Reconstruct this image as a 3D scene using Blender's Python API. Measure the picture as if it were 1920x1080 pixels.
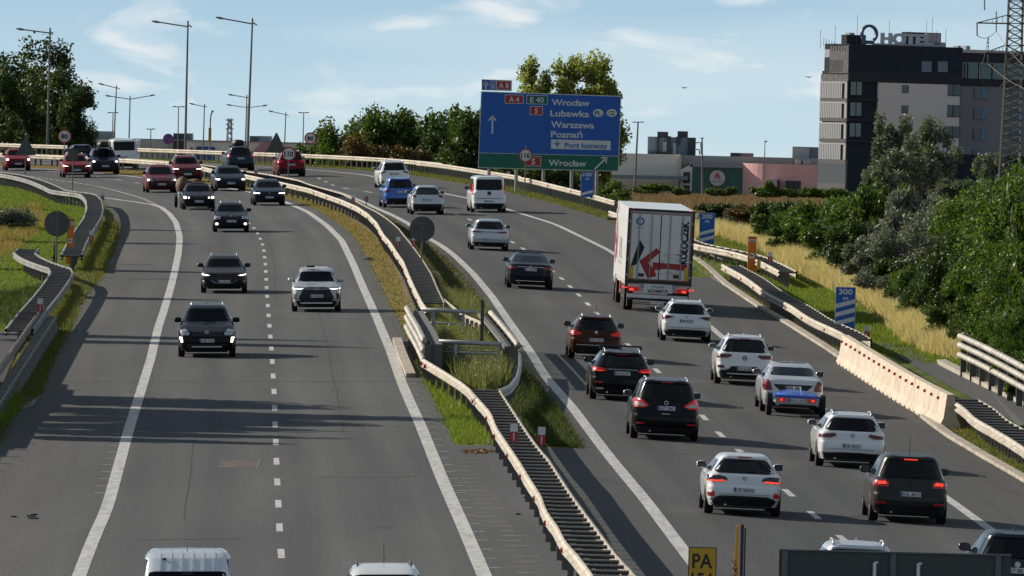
import bpy, bmesh, math, random
import numpy as np
from mathutils import Vector, Matrix
random.seed(7); RNG = np.random.default_rng(7)
for o in list(bpy.data.objects): bpy.data.objects.remove(o)
scene = bpy.context.scene
C = scene.collection
# ------------------------------------------------------------------ camera
F = 20270.0                      # focal length in photo pixels (1920 wide)
CAMZ = 9.0
HAZE = 0.0
ROLL = math.radians(1.4)
cam_d = bpy.data.cameras.new("camera"); cam = bpy.data.objects.new("camera", cam_d); C.objects.link(cam)
cam_d.sensor_width = 36; cam_d.lens = 36*F/1920
cam_d.clip_start = 5; cam_d.clip_end = 20000
PITCH = math.atan(240/F)
cam.location = (0, 0, CAMZ)
Rm = Matrix.Rotation(math.radians(90)-PITCH, 3, 'X') @ Matrix.Rotation(ROLL, 3, 'Z')
cam.rotation_euler = Rm.to_euler()
scene.camera = cam
scene.render.resolution_x = 1024; scene.render.resolution_y = 576
RM = np.array(Rm)
def ray(px, py):
    d = RM @ np.array([(px-960)/F, (540-py)/F, -1.0])
    return d/d[1]
def P(px, py, D):
    d = ray(px, py)
    return Vector((d[0]*D, D, CAMZ+d[2]*D))
# ------------------------------------------------------------------ world, sun
SUN = Vector((-1.9, 1.25, 1.0)).normalized()
elev = math.asin(SUN.z); az = math.atan2(SUN.x, SUN.y)
w = bpy.data.worlds.new("World"); scene.world = w; w.use_nodes = True
nt = w.node_tree; nt.nodes.clear()
N = nt.nodes.new; Lk = nt.links.new
out = N('ShaderNodeOutputWorld'); bg = N('ShaderNodeBackground'); sky = N('ShaderNodeTexSky')
sky.sky_type = 'NISHITA'; sky.sun_disc = False; sky.sun_elevation = elev; sky.sun_rotation = az
sky.air_density = 1.0; sky.dust_density = 0.6; sky.ozone_density = 1.0
tc = N('ShaderNodeTexCoord'); sep = N('ShaderNodeSeparateXYZ'); comb = N('ShaderNodeCombineXYZ')
Lk(tc.outputs['Generated'], sep.inputs[0])
def mth(op, a, b=None, clamp=False):
    n = N('ShaderNodeMath'); n.operation = op; n.use_clamp = clamp
    for i, v in enumerate((a, b)):
        if v is None: continue
        if isinstance(v, (int, float)): n.inputs[i].default_value = v
        else: Lk(v, n.inputs[i])
    return n.outputs[0]
SKY_LIFT = 0.17; SKY_STEEP = 4.0
z2 = mth('ADD', mth('MULTIPLY', mth('MINIMUM', mth('MAXIMUM', sep.outputs[2], -0.01), 0.05), SKY_STEEP), mth('ADD', sep.outputs[2], SKY_LIFT))
Lk(sep.outputs[0], comb.inputs[0]); Lk(sep.outputs[1], comb.inputs[1]); Lk(z2, comb.inputs[2])
nrm = N('ShaderNodeVectorMath'); nrm.operation = 'NORMALIZE'; Lk(comb.outputs[0], nrm.inputs[0]); Lk(nrm.outputs[0], sky.inputs[0])
# thin low clouds, laid out by direction (they live in the sky, far beyond the scene)
mp = N('ShaderNodeMapping'); mp.inputs['Scale'].default_value = (70, 70, 230); Lk(tc.outputs['Generated'], mp.inputs[0])
no = N('ShaderNodeTexNoise'); no.inputs['Scale'].default_value = 1.0; no.inputs['Detail'].default_value = 5; no.inputs['Roughness'].default_value = .52
no.inputs['Distortion'].default_value = .5
Lk(mp.outputs[0], no.inputs[0])
cr = N('ShaderNodeValToRGB'); cr.color_ramp.elements[0].position = .56; cr.color_ramp.elements[1].position = .72
Lk(no.outputs[0], cr.inputs[0])
no2 = N('ShaderNodeTexNoise'); no2.inputs['Scale'].default_value = 1.0; no2.inputs['Detail'].default_value = 2
mp2 = N('ShaderNodeMapping'); mp2.inputs['Scale'].default_value = (14, 14, 110); mp2.inputs['Location'].default_value = (3, 1, .6); Lk(tc.outputs['Generated'], mp2.inputs[0]); Lk(mp2.outputs[0], no2.inputs[0])
cr2 = N('ShaderNodeValToRGB'); cr2.color_ramp.elements[0].position = .42; cr2.color_ramp.elements[1].position = .62
Lk(no2.outputs[0], cr2.inputs[0])
# pale air low over the horizon
lowc = N('ShaderNodeMixRGB'); lowc.inputs[1].default_value = (9.6, 12.2, 13.3, 1); lowc.inputs[2].default_value = (7.6, 11.2, 13.8, 1)
Lk(mth('MULTIPLY', sep.outputs[2], 68., True), lowc.inputs[0])
lowm = N('ShaderNodeMixRGB'); Lk(mth('MULTIPLY', mth('POWER', mth('SUBTRACT', 1., mth('MULTIPLY', mth('ABSOLUTE', sep.outputs[2]), 7., True)), 2.), .93), lowm.inputs[0])
Lk(sky.outputs[0], lowm.inputs[1]); Lk(lowc.outputs[0], lowm.inputs[2])
mx2 = N('ShaderNodeMixRGB'); mx2.inputs[2].default_value = (11.2, 13.0, 13.6, 1)
Lk(mth('MULTIPLY', cr2.outputs[0], .45), mx2.inputs[0]); Lk(lowm.outputs[0], mx2.inputs[1])
mx = N('ShaderNodeMixRGB'); mx.inputs[2].default_value = (16.5, 16.0, 15.2, 1)
Lk(mth('MULTIPLY', cr.outputs[0], .55), mx.inputs[0]); Lk(mx2.outputs[0], mx.inputs[1])
Lk(mx.outputs[0], bg.inputs[0]); bg.inputs[1].default_value = 0.052; Lk(bg.outputs[0], out.inputs[0])
sd = bpy.data.lights.new("sun", 'SUN'); sd.energy = 5.0; sd.angle = math.radians(.5); sd.color = (1, .90, .76)
so = bpy.data.objects.new("sun", sd); C.objects.link(so); so.rotation_euler = SUN.to_track_quat('Z', 'Y').to_euler(); so.location = (-60, 200, 80)
scene.view_settings.view_transform = 'Standard'; scene.view_settings.look = 'None'
scene.view_settings.exposure = 0.27; scene.view_settings.gamma = 1
# ------------------------------------------------------------------ materials
MC = {}
def mat(name, col, rough=.6, metal=0, coat=0, emit=None, es=0, noise=None, spec=.5, bump=0, flake=0, tl=0):
    """noise = (scale, colour2, detail, contrast lo, hi)"""
    if name in MC: return MC[name]
    m = bpy.data.materials.new(name); m.use_nodes = True; t = m.node_tree; b = t.nodes['Principled BSDF']
    b.inputs['Base Color'].default_value = (*col, 1); b.inputs['Roughness'].default_value = rough; b.inputs['Metallic'].default_value = metal
    b.inputs['Coat Weight'].default_value = coat; b.inputs['Coat Roughness'].default_value = .05; b.inputs['Specular IOR Level'].default_value = spec
    if emit: b.inputs['Emission Color'].default_value = (*emit, 1); b.inputs['Emission Strength'].default_value = es
    if noise:
        tcn = t.nodes.new('ShaderNodeTexCoord'); n = t.nodes.new('ShaderNodeTexNoise'); r = t.nodes.new('ShaderNodeValToRGB')
        sc = noise[0]
        if isinstance(sc, tuple):
            mpn = t.nodes.new('ShaderNodeMapping'); mpn.inputs['Scale'].default_value = sc; t.links.new(tcn.outputs['Object'], mpn.inputs[0]); t.links.new(mpn.outputs[0], n.inputs[0]); n.inputs['Scale'].default_value = 1
        else:
            t.links.new(tcn.outputs['Object'], n.inputs[0]); n.inputs['Scale'].default_value = sc
        n.inputs['Detail'].default_value = noise[2] if len(noise) > 2 else 4
        r.color_ramp.elements[0].position = noise[3] if len(noise) > 3 else .4; r.color_ramp.elements[1].position = noise[4] if len(noise) > 4 else .6
        r.color_ramp.elements[0].color = (*col, 1); r.color_ramp.elements[1].color = (*noise[1], 1)
        t.links.new(n.outputs[0], r.inputs[0]); t.links.new(r.outputs[0], b.inputs['Base Color'])
        if bump:
            bp = t.nodes.new('ShaderNodeBump'); bp.inputs['Strength'].default_value = bump; bp.inputs['Distance'].default_value = .02
            t.links.new(n.outputs[0], bp.inputs['Height']); t.links.new(bp.outputs[0], b.inputs['Normal'])
    MC[name] = m; return m
def leafmat(name, c1, c2, tr=.35, rough=.5):
    if name in MC: return MC[name]
    m = bpy.data.materials.new(name); m.use_nodes = True; t = m.node_tree; b = t.nodes['Principled BSDF']
    g = t.nodes.new('ShaderNodeNewGeometry'); r = t.nodes.new('ShaderNodeValToRGB')
    r.color_ramp.elements[0].color = (*c1, 1); r.color_ramp.elements[1].color = (*c2, 1)
    t.links.new(g.outputs['Random Per Island'], r.inputs[0])
    t.links.new(r.outputs[0], b.inputs['Base Color']); b.inputs['Roughness'].default_value = rough
    b.inputs['Specular IOR Level'].default_value = .35
    tr_ = t.nodes.new('ShaderNodeBsdfTranslucent'); mixs = t.nodes.new('ShaderNodeMixShader'); mixs.inputs[0].default_value = tr
    hs = t.nodes.new('ShaderNodeMixRGB'); hs.blend_type = 'MULTIPLY'; hs.inputs[0].default_value = 1; hs.inputs[2].default_value = (1.5, 1.6, .7, 1)
    t.links.new(r.outputs[0], hs.inputs[1]); t.links.new(hs.outputs[0], tr_.inputs[0])
    t.links.new(b.outputs[0], mixs.inputs[1]); t.links.new(tr_.outputs[0], mixs.inputs[2])
    t.links.new(mixs.outputs[0], t.nodes['Material Output'].inputs[0])
    MC[name] = m; return m
# ------------------------------------------------------------------ mesh helpers
class MB:
    def __init__(s): s.v = []; s.f = []
    def add(s, v, f):
        o = len(s.v); s.v += [tuple(p) for p in v]; s.f += [tuple(i+o for i in q) for q in f]; return s
    def box(s, c, sz, rz=0, taper=1):
        x, y, z = sz[0]/2, sz[1]/2, sz[2]/2; cs, sn = math.cos(rz), math.sin(rz); vs = []
        for k in (-1, 1):
            t = taper if k == 1 else 1
            for a, b in ((-1, -1), (1, -1), (1, 1), (-1, 1)):
                X, Y = a*x*t, b*y*t; vs.append((c[0]+X*cs-Y*sn, c[1]+X*sn+Y*cs, c[2]+k*z))
        return s.add(vs, [(0, 3, 2, 1), (4, 5, 6, 7), (0, 1, 5, 4), (1, 2, 6, 5), (2, 3, 7, 6), (3, 0, 4, 7)])
    def bar(s, a, b, r, n=4, r2=None):
        a = Vector(a); b = Vector(b); d = (b-a)
        if d.length < 1e-6: return s
        d.normalize(); u = d.orthogonal().normalized(); v = d.cross(u); r2 = r if r2 is None else r2; vs = []
        for p, rr in ((a, r), (b, r2)):
            for i in range(n):
                t = 2*math.pi*(i+.5)/n; vs.append(p+u*math.cos(t)*rr+v*math.sin(t)*rr)
        fs = [(i, (i+1) % n, n+(i+1) % n, n+i) for i in range(n)]+[tuple(range(n))[::-1], tuple(range(n, 2*n))]
        return s.add(vs, fs)
    def tube(s, pts, r, n=8, cap=True):
        pts = [Vector(p) for p in pts]; vs = []; m = len(pts); rs = r if isinstance(r, (list, tuple)) else [r]*m
        up = Vector((0, 0, 1))
        for i, p in enumerate(pts):
            d = (pts[min(i+1, m-1)]-pts[max(i-1, 0)]).normalized()
            u = up.cross(d)
            if u.length < .01: u = Vector((1, 0, 0))
            u.normalize(); v = d.cross(u)
            for k in range(n):
                t = 2*math.pi*k/n; vs.append(p+u*math.cos(t)*rs[i]+v*math.sin(t)*rs[i])
        fs = [(i*n+k, i*n+(k+1) % n, (i+1)*n+(k+1) % n, (i+1)*n+k) for i in range(m-1) for k in range(n)]
        if cap: fs += [tuple(range(n))[::-1], tuple(range((m-1)*n, m*n))]
        return s.add(vs, fs)
    def prism(s, poly, mp_, t0, t1):
        """poly 2D list; mp_(a,b,t)->3D"""
        n = len(poly); vs = [mp_(a, b, t0) for a, b in poly]+[mp_(a, b, t1) for a, b in poly]
        return s.add(vs, [tuple(range(n))[::-1], tuple(range(n, 2*n))]+[(i, (i+1) % n, n+(i+1) % n, n+i) for i in range(n)])
    def disc(s, c, r, n=24, axis='y', t=.0, r0=0):
        vs = []
        for i in range(n):
            a = 2*math.pi*i/n; vs.append((c[0]+r*math.cos(a), c[1], c[2]+r*math.sin(a)))
        if r0:
            for i in range(n):
                a = 2*math.pi*i/n; vs.append((c[0]+r0*math.cos(a), c[1], c[2]+r0*math.sin(a)))
            return s.add(vs, [(i, (i+1) % n, n+(i+1) % n, n+i) for i in range(n)])
        return s.add(vs, [tuple(range(n))])
    def build(s, name, m, parent=None, smooth=False, fixn=False):
        me = bpy.data.meshes.new(name); me.from_pydata(s.v, [], s.f)
        if fixn:
            bm = bmesh.new(); bm.from_mesh(me); bmesh.ops.recalc_face_normals(bm, faces=bm.faces); bm.to_mesh(me); bm.free()
        if smooth: me.polygons.foreach_set('use_smooth', [True]*len(me.polygons))
        me.update()
        if isinstance(m, (list, tuple)):
            for q in m: me.materials.append(q)
        else: me.materials.append(m)
        o = bpy.data.objects.new(name, me); C.objects.link(o)
        if parent: o.parent = parent
        return o
def tag(o, label, cat=None, group=None):
    o['label'] = label
    if cat: o['category'] = cat
    if group: o['group'] = group
    return o
def thing(name, label, cat, loc=(0, 0, 0), rz=0, group=None, rx=0):
    o = bpy.data.objects.new(name, None); C.objects.link(o); o.location = loc; o.rotation_euler = (rx, 0, rz)
    o.empty_display_size = .2
    return tag(o, label, cat, group)
def struct(o): o['kind'] = 'structure'; return o
def stuff(o): o['kind'] = 'stuff'; return o
def copy_obj(o, parent=None):
    c = o.copy(); C.objects.link(c); c.parent = parent; return c
_TX = {}
def text(mb, s, size, org, right=(1, 0, 0), up=(0, 0, 1), align='C', bold=0, sx=1):
    """flat lettering as mesh, org = centre or left of baseline-centre"""
    key = (s, round(bold, 4))
    if key not in _TX:
        cu = bpy.data.curves.new('t', 'FONT'); cu.body = s; cu.size = 1; cu.offset = bold; cu.resolution_u = 3
        ob = bpy.data.objects.new('t', cu); C.objects.link(ob)
        me = bpy.data.meshes.new_from_object(ob)
        vs = [(v.co.x, v.co.y) for v in me.vertices]; fs = [tuple(p.vertices) for p in me.polygons]
        bpy.data.objects.remove(ob); bpy.data.curves.remove(cu); bpy.data.meshes.remove(me); _TX[key] = (vs, fs)
    vs, fs = _TX[key]
    if not vs: return 0
    x0 = min(a for a, b in vs); x1 = max(a for a, b in vs)
    k = size/.73     # size = cap height
    off = {'C': -(x0+x1)/2, 'L': -x0, 'R': -x1}[align]
    R = Vector(right); U = Vector(up); O = Vector(org)
    mb.add([O+R*((a+off)*k*sx)+U*(b*k-size/2) for a, b in vs], fs)
    return (x1-x0)*k*sx
# ------------------------------------------------------------------ road surface model
DASH = [(226,.24),(246,.49),(270,.79),(294,1.15),(318,1.5),(342,1.95),(365,2.38),(388,2.74),(412,3.13),(436,3.53),(460,3.92),(484,4.3),(508,4.67),(532,5.02),(556,5.36),(587,5.78),(640,6.5),(660,6.76),(700,7.22),(740,7.58),(785,7.75),(820,7.86),(850,7.9),(900,7.7),(940,6.8),(980,5.4),(1030,4.7),(1100,4.5)]
DR = [60+4*i for i in range(211)]+[910+20*i for i in range(10)]+[1150,1250,1400,1600,1900,2300,3000,4000,6000,9000]
DR = np.array(DR, float)
_g = np.arange(40, 9100, 1.0)
_z = np.interp(_g, [0]+[d for d, z in DASH]+[9000], [-2.9]+[z for d, z in DASH]+[4.5])
_k = np.exp(-np.linspace(-2, 2, 41)**2); _k /= _k.sum(); _z[30:1400] = np.convolve(_z, _k, 'same')[30:1400]
ZR = np.interp(DR, _g, _z)+.17
def zc(D): return np.interp(D, DR, ZR)
def solve_ray(px, py, fz):
    r = ray(px, py); Ds = np.linspace(60, 890, 3321)
    g = CAMZ+r[2]*Ds-fz(r[0]*Ds, Ds); i = np.where((g[:-1] > 0) & (g[1:] <= 0))[0]
    if len(i) == 0: return 860.0
    i = i[0]; t = g[i]/(g[i]-g[i+1]); return Ds[i]+t*(Ds[i+1]-Ds[i])
MED = [(1152,1080),(1112,1015),(1085,972),(1048,918),(1018,870),(985,825),(952,778),(922,735),(880,690),(845,640),(820,590),(795,545),(778,505),(757,465),(735,432),(712,407),(680,388),(655,370),(600,352),(540,340),(470,326),(380,311),(300,302),(180,296),(60,292)]
_mp = []
for x, y in MED:
    D = solve_ray(x, y, lambda X, D_: zc(D_)+.72); _mp.append((D, ray(x, y)[0]*D))
_mp.sort()
_md = [a for a, b in _mp]; _mx = [b for a, b in _mp]
sl0 = (_mx[3]-_mx[0])/(_md[3]-_md[0]); _k0 = [i for i, d in enumerate(_md) if d < 730]; _md = [_md[i] for i in _k0]; _mx = [_mx[i] for i in _k0]
_md = [60]+_md+[785, 830, 900, 9000]; _mx = [_mx[0]-sl0*(_md[1]-60)]+_mx+[-44.0, -60.0, -86.0, -86.0]
_x = np.interp(_g, _md, _mx); _x[30:1400] = np.convolve(_x, _k, 'same')[30:1400]
XM = np.interp(DR, _g, _x)
def xm(D): return np.interp(D, DR, XM)
CS = .025; NAT = 4.5
OFF = sorted(set([0, 16, -18]+[-o for o in (2.5,5,7.5,10,12.5,15,20,22.5,25,28,32,38,46,60,80,110,160,240,400,800,2000,5000)]+[2.5,5,7.5,10,12.5,14,18,20,22,25,28,32,38,46,60,80,110,160,240,400,800,2000,5000]))
OFF = np.array(OFF, float)
def csr(D): return np.interp(D, [470, 640], [-.025, .035])
def cross(o, D):
    return np.where(o < 0, -CS*np.minimum(-o, 18), csr(D)*np.clip(o, 0, 16))
def sm(t): t = np.clip(t, 0, 1); return t*t*(3-2*t)
def terr(o, D):
    z = zc(D)+cross(o, D)
    # away from the road the land falls back to the plain
    wr = sm((o-np.interp(D, [540, 600], [23, 16.6]))/np.interp(D, [540, 600], [12, 7])); target = np.minimum(z, NAT)
    z = z*(1-wr)+target*wr
    z = np.where(o > 16, z+.5*sm((o-17)/4)*(1-sm((o-24)/8))*sm((620-D)/80), z)
    wl = sm((-o-30)/25.); z = z*(1-wl)+np.minimum(z, NAT)*wl
    return z
def surf(X, D):
    o = X-xm(D); D = np.asarray(D, float); k = np.searchsorted(OFF, o, 'right')-1; k = np.clip(k, 0, len(OFF)-2)
    a = OFF[k]; b = OFF[k+1]; t = (o-a)/(b-a); return terr(a, D)*(1-t)+terr(b, D)*t
def W(px, py, h=0):
    D = solve_ray(px, py, lambda X, D_: surf(X, D_)+h); X = ray(px, py)[0]*D
    return Vector((X, D, float(surf(X, D))))
def line(pts, h=0):
    q = sorted([(w_.y, w_.x) for w_ in (W(x, y, h) for x, y in pts)])
    return np.array([a for a, b in q]), np.array([b for a, b in q])
def smooth_line(l, win=10):
    D = np.arange(l[0][0], l[0][-1]+.5, 2.0); X = np.interp(D, l[0], l[1]); n = int(win)
    if len(D) > 2*n+3:
        Xp = np.concatenate([2*X[0]-X[n:0:-1], X, 2*X[-1]-X[-2:-n-2:-1]]); k = np.hanning(2*n+1); k /= k.sum(); X = np.convolve(Xp, k, 'valid')
    return D, X
OFFS = []
def ribbon(mb, fa, fb, d0, d1, dz, step=None):
    """strip between lateral functions fa(D) and fb(D), split at the ground rows and at the crown"""
    Ds = [d0]+[d for d in DR if d0+.05 < d < d1-.05]+[d1]; rows = []
    for D in Ds:
        a, b = float(fa(D)), float(fb(D)); c = float(xm(D)); rows.append((D, a, b, c))
    m = 3
    vs = []; fs = []
    for D, a, b, c in rows:
        cc = min(max(c, a), b); xs = (a, cc, b)
        for x in xs:
            OFFS.append(x-c); vs.append((x, D, float(zc(D)+cross(x-c, D))+dz))
    for i in range(len(rows)-1):
        for j in range(2):
            p = i*3+j
            if abs(vs[p][0]-vs[p+1][0])+abs(vs[p+3][0]-vs[p+4][0]) < 1e-5: continue
            fs.append((p, p+1, p+4, p+3))
    mb.add(vs, fs)
def fn(l, off=0):
    D, X = l; s0 = (X[min(4, len(X)-1)]-X[0])/max(D[min(4, len(D)-1)]-D[0], 1); s1 = (X[-1]-X[-5])/(D[-1]-D[-5])
    return lambda d: (X[0]+s0*(d-D[0]) if d < D[0] else X[-1]+s1*(d-D[-1]) if d > D[-1] else float(np.interp(d, D, X)))+off
# traced lines (photo pixels on the road surface)
L1 = smooth_line(line([(150,1075),(175,1010),(200,955),(243,800),(262,740),(283,672),(297,613),(307,583),(320,540),(328,507),(335,473),(337,443),(330,417),(317,400),(300,387),(267,372),(233,362),(187,350),(140,342),(63,332),(0,324)]), 4)
L2 = smooth_line(line([(531,1079),(527,1038),(524,990),(520,905),(517,830),(514,736),(509,655),(504,597),(500,543),(498,499),(494,462),(485,441),(479,431),(471,422),(440,398),(395,376),(330,356),(258,343),(160,328),(60,317),(0,312)]), 5)
L3 = smooth_line(line([(907,1077),(867,983),(827,893),(787,793),(753,717),(733,660),(707,597),(680,537),(660,490),(640,450),(613,423),(577,397),(533,378),(460,358),(400,349),(333,342),(225,328),(130,320),(57,315),(0,311)]), 5)
R1 = smooth_line(line([(1318,1079),(1280,1030),(1207,933),(1140,853),(1073,763),(1023,707),(990,653),(957,607),(923,557),(887,513),(853,480),(827,460),(803,447),(767,420),(735,403),(707,391),(675,376),(640,362),(590,349),(520,337),(430,324),(330,313)]), 5)
R2 = smooth_line(line([(1660,1079),(1578,1008),(1526,966),(1478,923),(1349,814),(1316,778),(1232,695),(1178,647),(1118,586),(1084,552),(1051,520),(979,465),(959,453),(880,411),(838,396),(795,385),(713,364),(685,359),(657,355),(580,342),(480,327)]), 5)
R3 = smooth_line(line([(1975,1079),(1857,993),(1787,942),(1547,770),(1360,637),(1333,613),(1240,540),(1143,470),(1040,420),(953,393),(880,372),(833,363),(707,346),(640,336),(560,328),(450,316)]), 5)
R4 = smooth_line(line([(2140,1050),(1920,905),(1847,862),(1780,822),(1733,787),(1590,684),(1547,655),(1480,612),(1427,582),(1355,530),(1143,413),(1040,382),(940,357),(870,345),(770,330),(640,322),(540,313)]), 4)
fL1, fL2, fL3, fR1, fR2, fR3, fR4 = [fn(l) for l in (L1, L2, L3, R1, R2, R3, R4)]
L0 = smooth_line(line([(-120,960),(0,830),(16,790),(37,766),(73,746),(95,690),(130,620),(150,575),(168,545),(190,520),(203,490),(213,473),(222,440),(220,413),(203,386),(192,375),(120,362),(70,347),(0,332)]), 2)
fL0 = fn(L0)
def far(f, D0, o):
    def g(d):
        if d <= D0: return f(d)
        t = min(1, (d-D0)/50.); t = t*t*(3-2*t); x = float(xm(d)); ov = (f(D0)-float(xm(D0)))*(1-t)+o*t
        return x+ov
    return g
fL1, fL2, fL3, fL0 = far(fL1, 725, -10.6), far(fL2, 725, -6.8), far(fL3, 735, -3.0), far(fL0, 715, -13.8)
fR1, fR2, fR3, fR4 = far(fR1, 655, 3.0), far(fR2, 655, 6.9), far(fR3, 655, 10.7), far(fR4, 655, 13.4)
fL3b = lambda d: fL3(d)+.75
fR0 = lambda d: fR1(d)-.55
# ------------------------------------------------------------------ ground
mb = MB(); vs = []
for D, X in zip(DR, XM):
    z = terr(OFF, np.full(len(OFF), D)); z = z-np.where(np.abs(OFF) < 30, 0.0, 0.0)-.03
    vs += [(float(X+o), float(D), float(q)) for o, q in zip(OFF, z)]
n = len(OFF); mb.add(vs, [(i*n+j, i*n+j+1, (i+1)*n+j+1, (i+1)*n+j) for i in range(len(DR)-1) for j in range(n-1)])
gm = bpy.data.materials.new('ground_mat'); gm.use_nodes = True; t = gm.node_tree; b = t.nodes['Principled BSDF']
b.inputs['Roughness'].default_value = .95; b.inputs['Specular IOR Level'].default_value = .1
geo = t.nodes.new('ShaderNodeNewGeometry'); sp = t.nodes.new('ShaderNodeSeparateXYZ'); t.links.new(geo.outputs['Position'], sp.inputs[0])
def tn(scale, det=4, src=geo.outputs['Position'], vs_=None):
    n_ = t.nodes.new('ShaderNodeTexNoise'); n_.inputs['Scale'].default_value = scale; n_.inputs['Detail'].default_value = det
    if vs_:
        m_ = t.nodes.new('ShaderNodeMapping'); m_.inputs['Scale'].default_value = vs_; t.links.new(src, m_.inputs[0]); src = m_.outputs[0]
    t.links.new(src, n_.inputs[0]); return n_.outputs[0]
def ramp(src, els):
    r_ = t.nodes.new('ShaderNodeValToRGB'); cr_ = r_.color_ramp
    while len(cr_.elements) < len(els): cr_.elements.new(.5)
    for e, (p_, c_) in zip(cr_.elements, els): e.position = p_; e.color = (*c_, 1)
    t.links.new(src, r_.inputs[0]); return r_.outputs[0]
green = ramp(tn(.35, 6), [(.3, (.035,.055,.012)), (.5, (.075,.11,.018)), (.68, (.15,.13,.045))])
brown = ramp(tn(.08, 7, vs_=(1, .3, 1)), [(.3, (.14,.095,.065)), (.5, (.24,.165,.115)), (.7, (.20,.165,.10))])
mr = t.nodes.new('ShaderNodeAttribute'); mr.attribute_name = 'field'
mm = t.nodes.new('ShaderNodeMixRGB'); t.links.new(mr.outputs['Fac'], mm.inputs[0]); t.links.new(green, mm.inputs[1]); t.links.new(brown, mm.inputs[2])
t.links.new(mm.outputs[0], b.inputs['Base Color'])
go_ = struct(mb.build('ground', gm)); fa_ = []
for D, X in zip(DR, XM): fa_ += list(np.maximum(sm((D-930)/60.)*np.ones(len(OFF)), sm((OFF-17)/5)*sm((D-570)/40.)))
at_ = go_.data.attributes.new('field', 'FLOAT', 'POINT'); at_.data.foreach_set('value', np.array(fa_, np.float32))
# asphalt
def road(name, fa, fb, d0, d1):
    OFFS.clear(); mb = MB(); ribbon(mb, fa, fb, d0, d1, .0); o = struct(mb.build(name, am)); a_ = o.data.attributes.new('lateral', 'FLOAT', 'POINT'); a_.data.foreach_set('value', np.array(OFFS, np.float32)); return o
am = bpy.data.materials.new('asphalt_mat'); am.use_nodes = True; t = am.node_tree; b = t.nodes['Principled BSDF']
geo = t.nodes.new('ShaderNodeNewGeometry')
fine = tn(14, 3, geo.outputs['Position'], (1, .35, 1)); big = tn(.25, 5, geo.outputs['Position'], (1, .12, 1)); latn = t.nodes.new('ShaderNodeAttribute'); latn.attribute_name = 'lateral'; cxy = t.nodes.new('ShaderNodeCombineXYZ'); spx = t.nodes.new('ShaderNodeSeparateXYZ'); t.links.new(geo.outputs['Position'], spx.inputs[0])
t.links.new(latn.outputs['Fac'], cxy.inputs[0]); t.links.new(spx.outputs[1], cxy.inputs[1]); strk = tn(1.6, 4, cxy.outputs[0], (1, .012, 1))
def tm_(op, a, b=None):
    n_ = t.nodes.new('ShaderNodeMath'); n_.operation = op
    for i_, v_ in enumerate((a, b)):
        if v_ is None: continue
        if isinstance(v_, (int, float)): n_.inputs[i_].default_value = v_
        else: t.links.new(v_, n_.inputs[i_])
    return n_.outputs[0]
lab_ = tm_('ABSOLUTE', latn.outputs['Fac']); trk = tm_('MULTIPLY', tm_('COSINE', tm_('MULTIPLY', tm_('SUBTRACT', lab_, 4.0), 2*math.pi/1.95)), tm_('MULTIPLY', tm_('LESS_THAN', tm_('ABSOLUTE', tm_('SUBTRACT', lab_, 6.8)), 3.9), .5))
trk = ramp(tm_('ADD', trk, .5), [(0, (1.08,1.075,1.07)), (1, (.85,.86,.875))])
dust = ramp(tm_('MULTIPLY', lab_, 1/20.), [(.50, (1,1,1)), (.60, (1.10,1.06,1.0)), (.72, (1.0,.965,.92))])
side_ = ramp(tm_('ADD', tm_('MULTIPLY', latn.outputs['Fac'], .5), .5), [(.3, (1.03,1.03,1.03)), (.9, (.84,.84,.84))])
spots = ramp(tn(.9, 6, cxy.outputs[0], (1, .25, 1)), [(.24, (.72,.72,.74)), (.33, (1,1,1))])
c1 = ramp(fine, [(.25, (.047,.052,.058)), (.75, (.094,.102,.109))])
c2 = ramp(big, [(.3, (.80,.80,.82)), (.7, (1.14,1.12,1.08))]); c3 = ramp(strk, [(.3, (.84,.845,.86)), (.7, (1.09,1.085,1.07))])
def mul(a_, b_):
    q = t.nodes.new('ShaderNodeMixRGB'); q.blend_type = 'MULTIPLY'; q.inputs[0].default_value = 1; t.links.new(a_, q.inputs[1]); t.links.new(b_, q.inputs[2]); return q.outputs[0]
t.links.new(mul(mul(mul(mul(mul(c1, c2), c3), trk), spots), mul(side_, dust)), b.inputs['Base Color']); b.inputs['Roughness'].default_value = .88; b.inputs['Specular IOR Level'].default_value = .25
bp = t.nodes.new('ShaderNodeBump'); bp.inputs['Strength'].default_value = .35; bp.inputs['Distance'].default_value = .01; t.links.new(fine, bp.inputs['Height']); t.links.new(bp.outputs[0], b.inputs['Normal'])
DM = 292.0
road('road', fL0, fL3b, DM, 905)
road('carriageway', fR0, fR4, DM, 905)
road('paved_median', fL0, fR4, 60, DM)
# slip road joining at far left beyond the merge
wm = mat('road_paint', (.50,.50,.49), .7, noise=((5., 1.2, 1.), (.30,.30,.295), 6, .42, .72))
def mark(name, f, w_, d0, d1, dash=None, gap=None, ph=0):
    mb = MB()
    if dash is None: ribbon(mb, lambda d: f(d)-w_/2, lambda d: f(d)+w_/2, d0, d1, .004)
    else:
        d = d0+ph
        while d < d1: ribbon(mb, lambda q: f(q)-w_/2, lambda q: f(q)+w_/2, d, min(d+dash, d1), .004); d += dash+gap
    return struct(mb.build(name, wm))
DMRG = float(W(302, 388).y)
mark('edge_line', fL1, .30, 100, DMRG)
mark('merge_dashes', fL1, .26, DMRG, 900, 1.6, 1.6)
mark('edge_line', fL3, .32, 100, 900)
mark('edge_line', fR1, .32, 100, 900)
mark('edge_line', fR3, .26, 100, 900)
d527 = float(W(527, 1038).y)
mark('lane_dashes', fL2, .15, d527-2-12*8, 850, 4, 8)
d1526 = float(W(1526, 966).y)
mark('lane_dashes', fR2, .17, d1526-2-12*8, 850, 4, 8)
LM = smooth_line(line([(302,388),(280,382),(250,377),(225,374),(197,371)]), 1)
_a = W(197, 371); _b = W(305, 389)
mb = MB()
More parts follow.
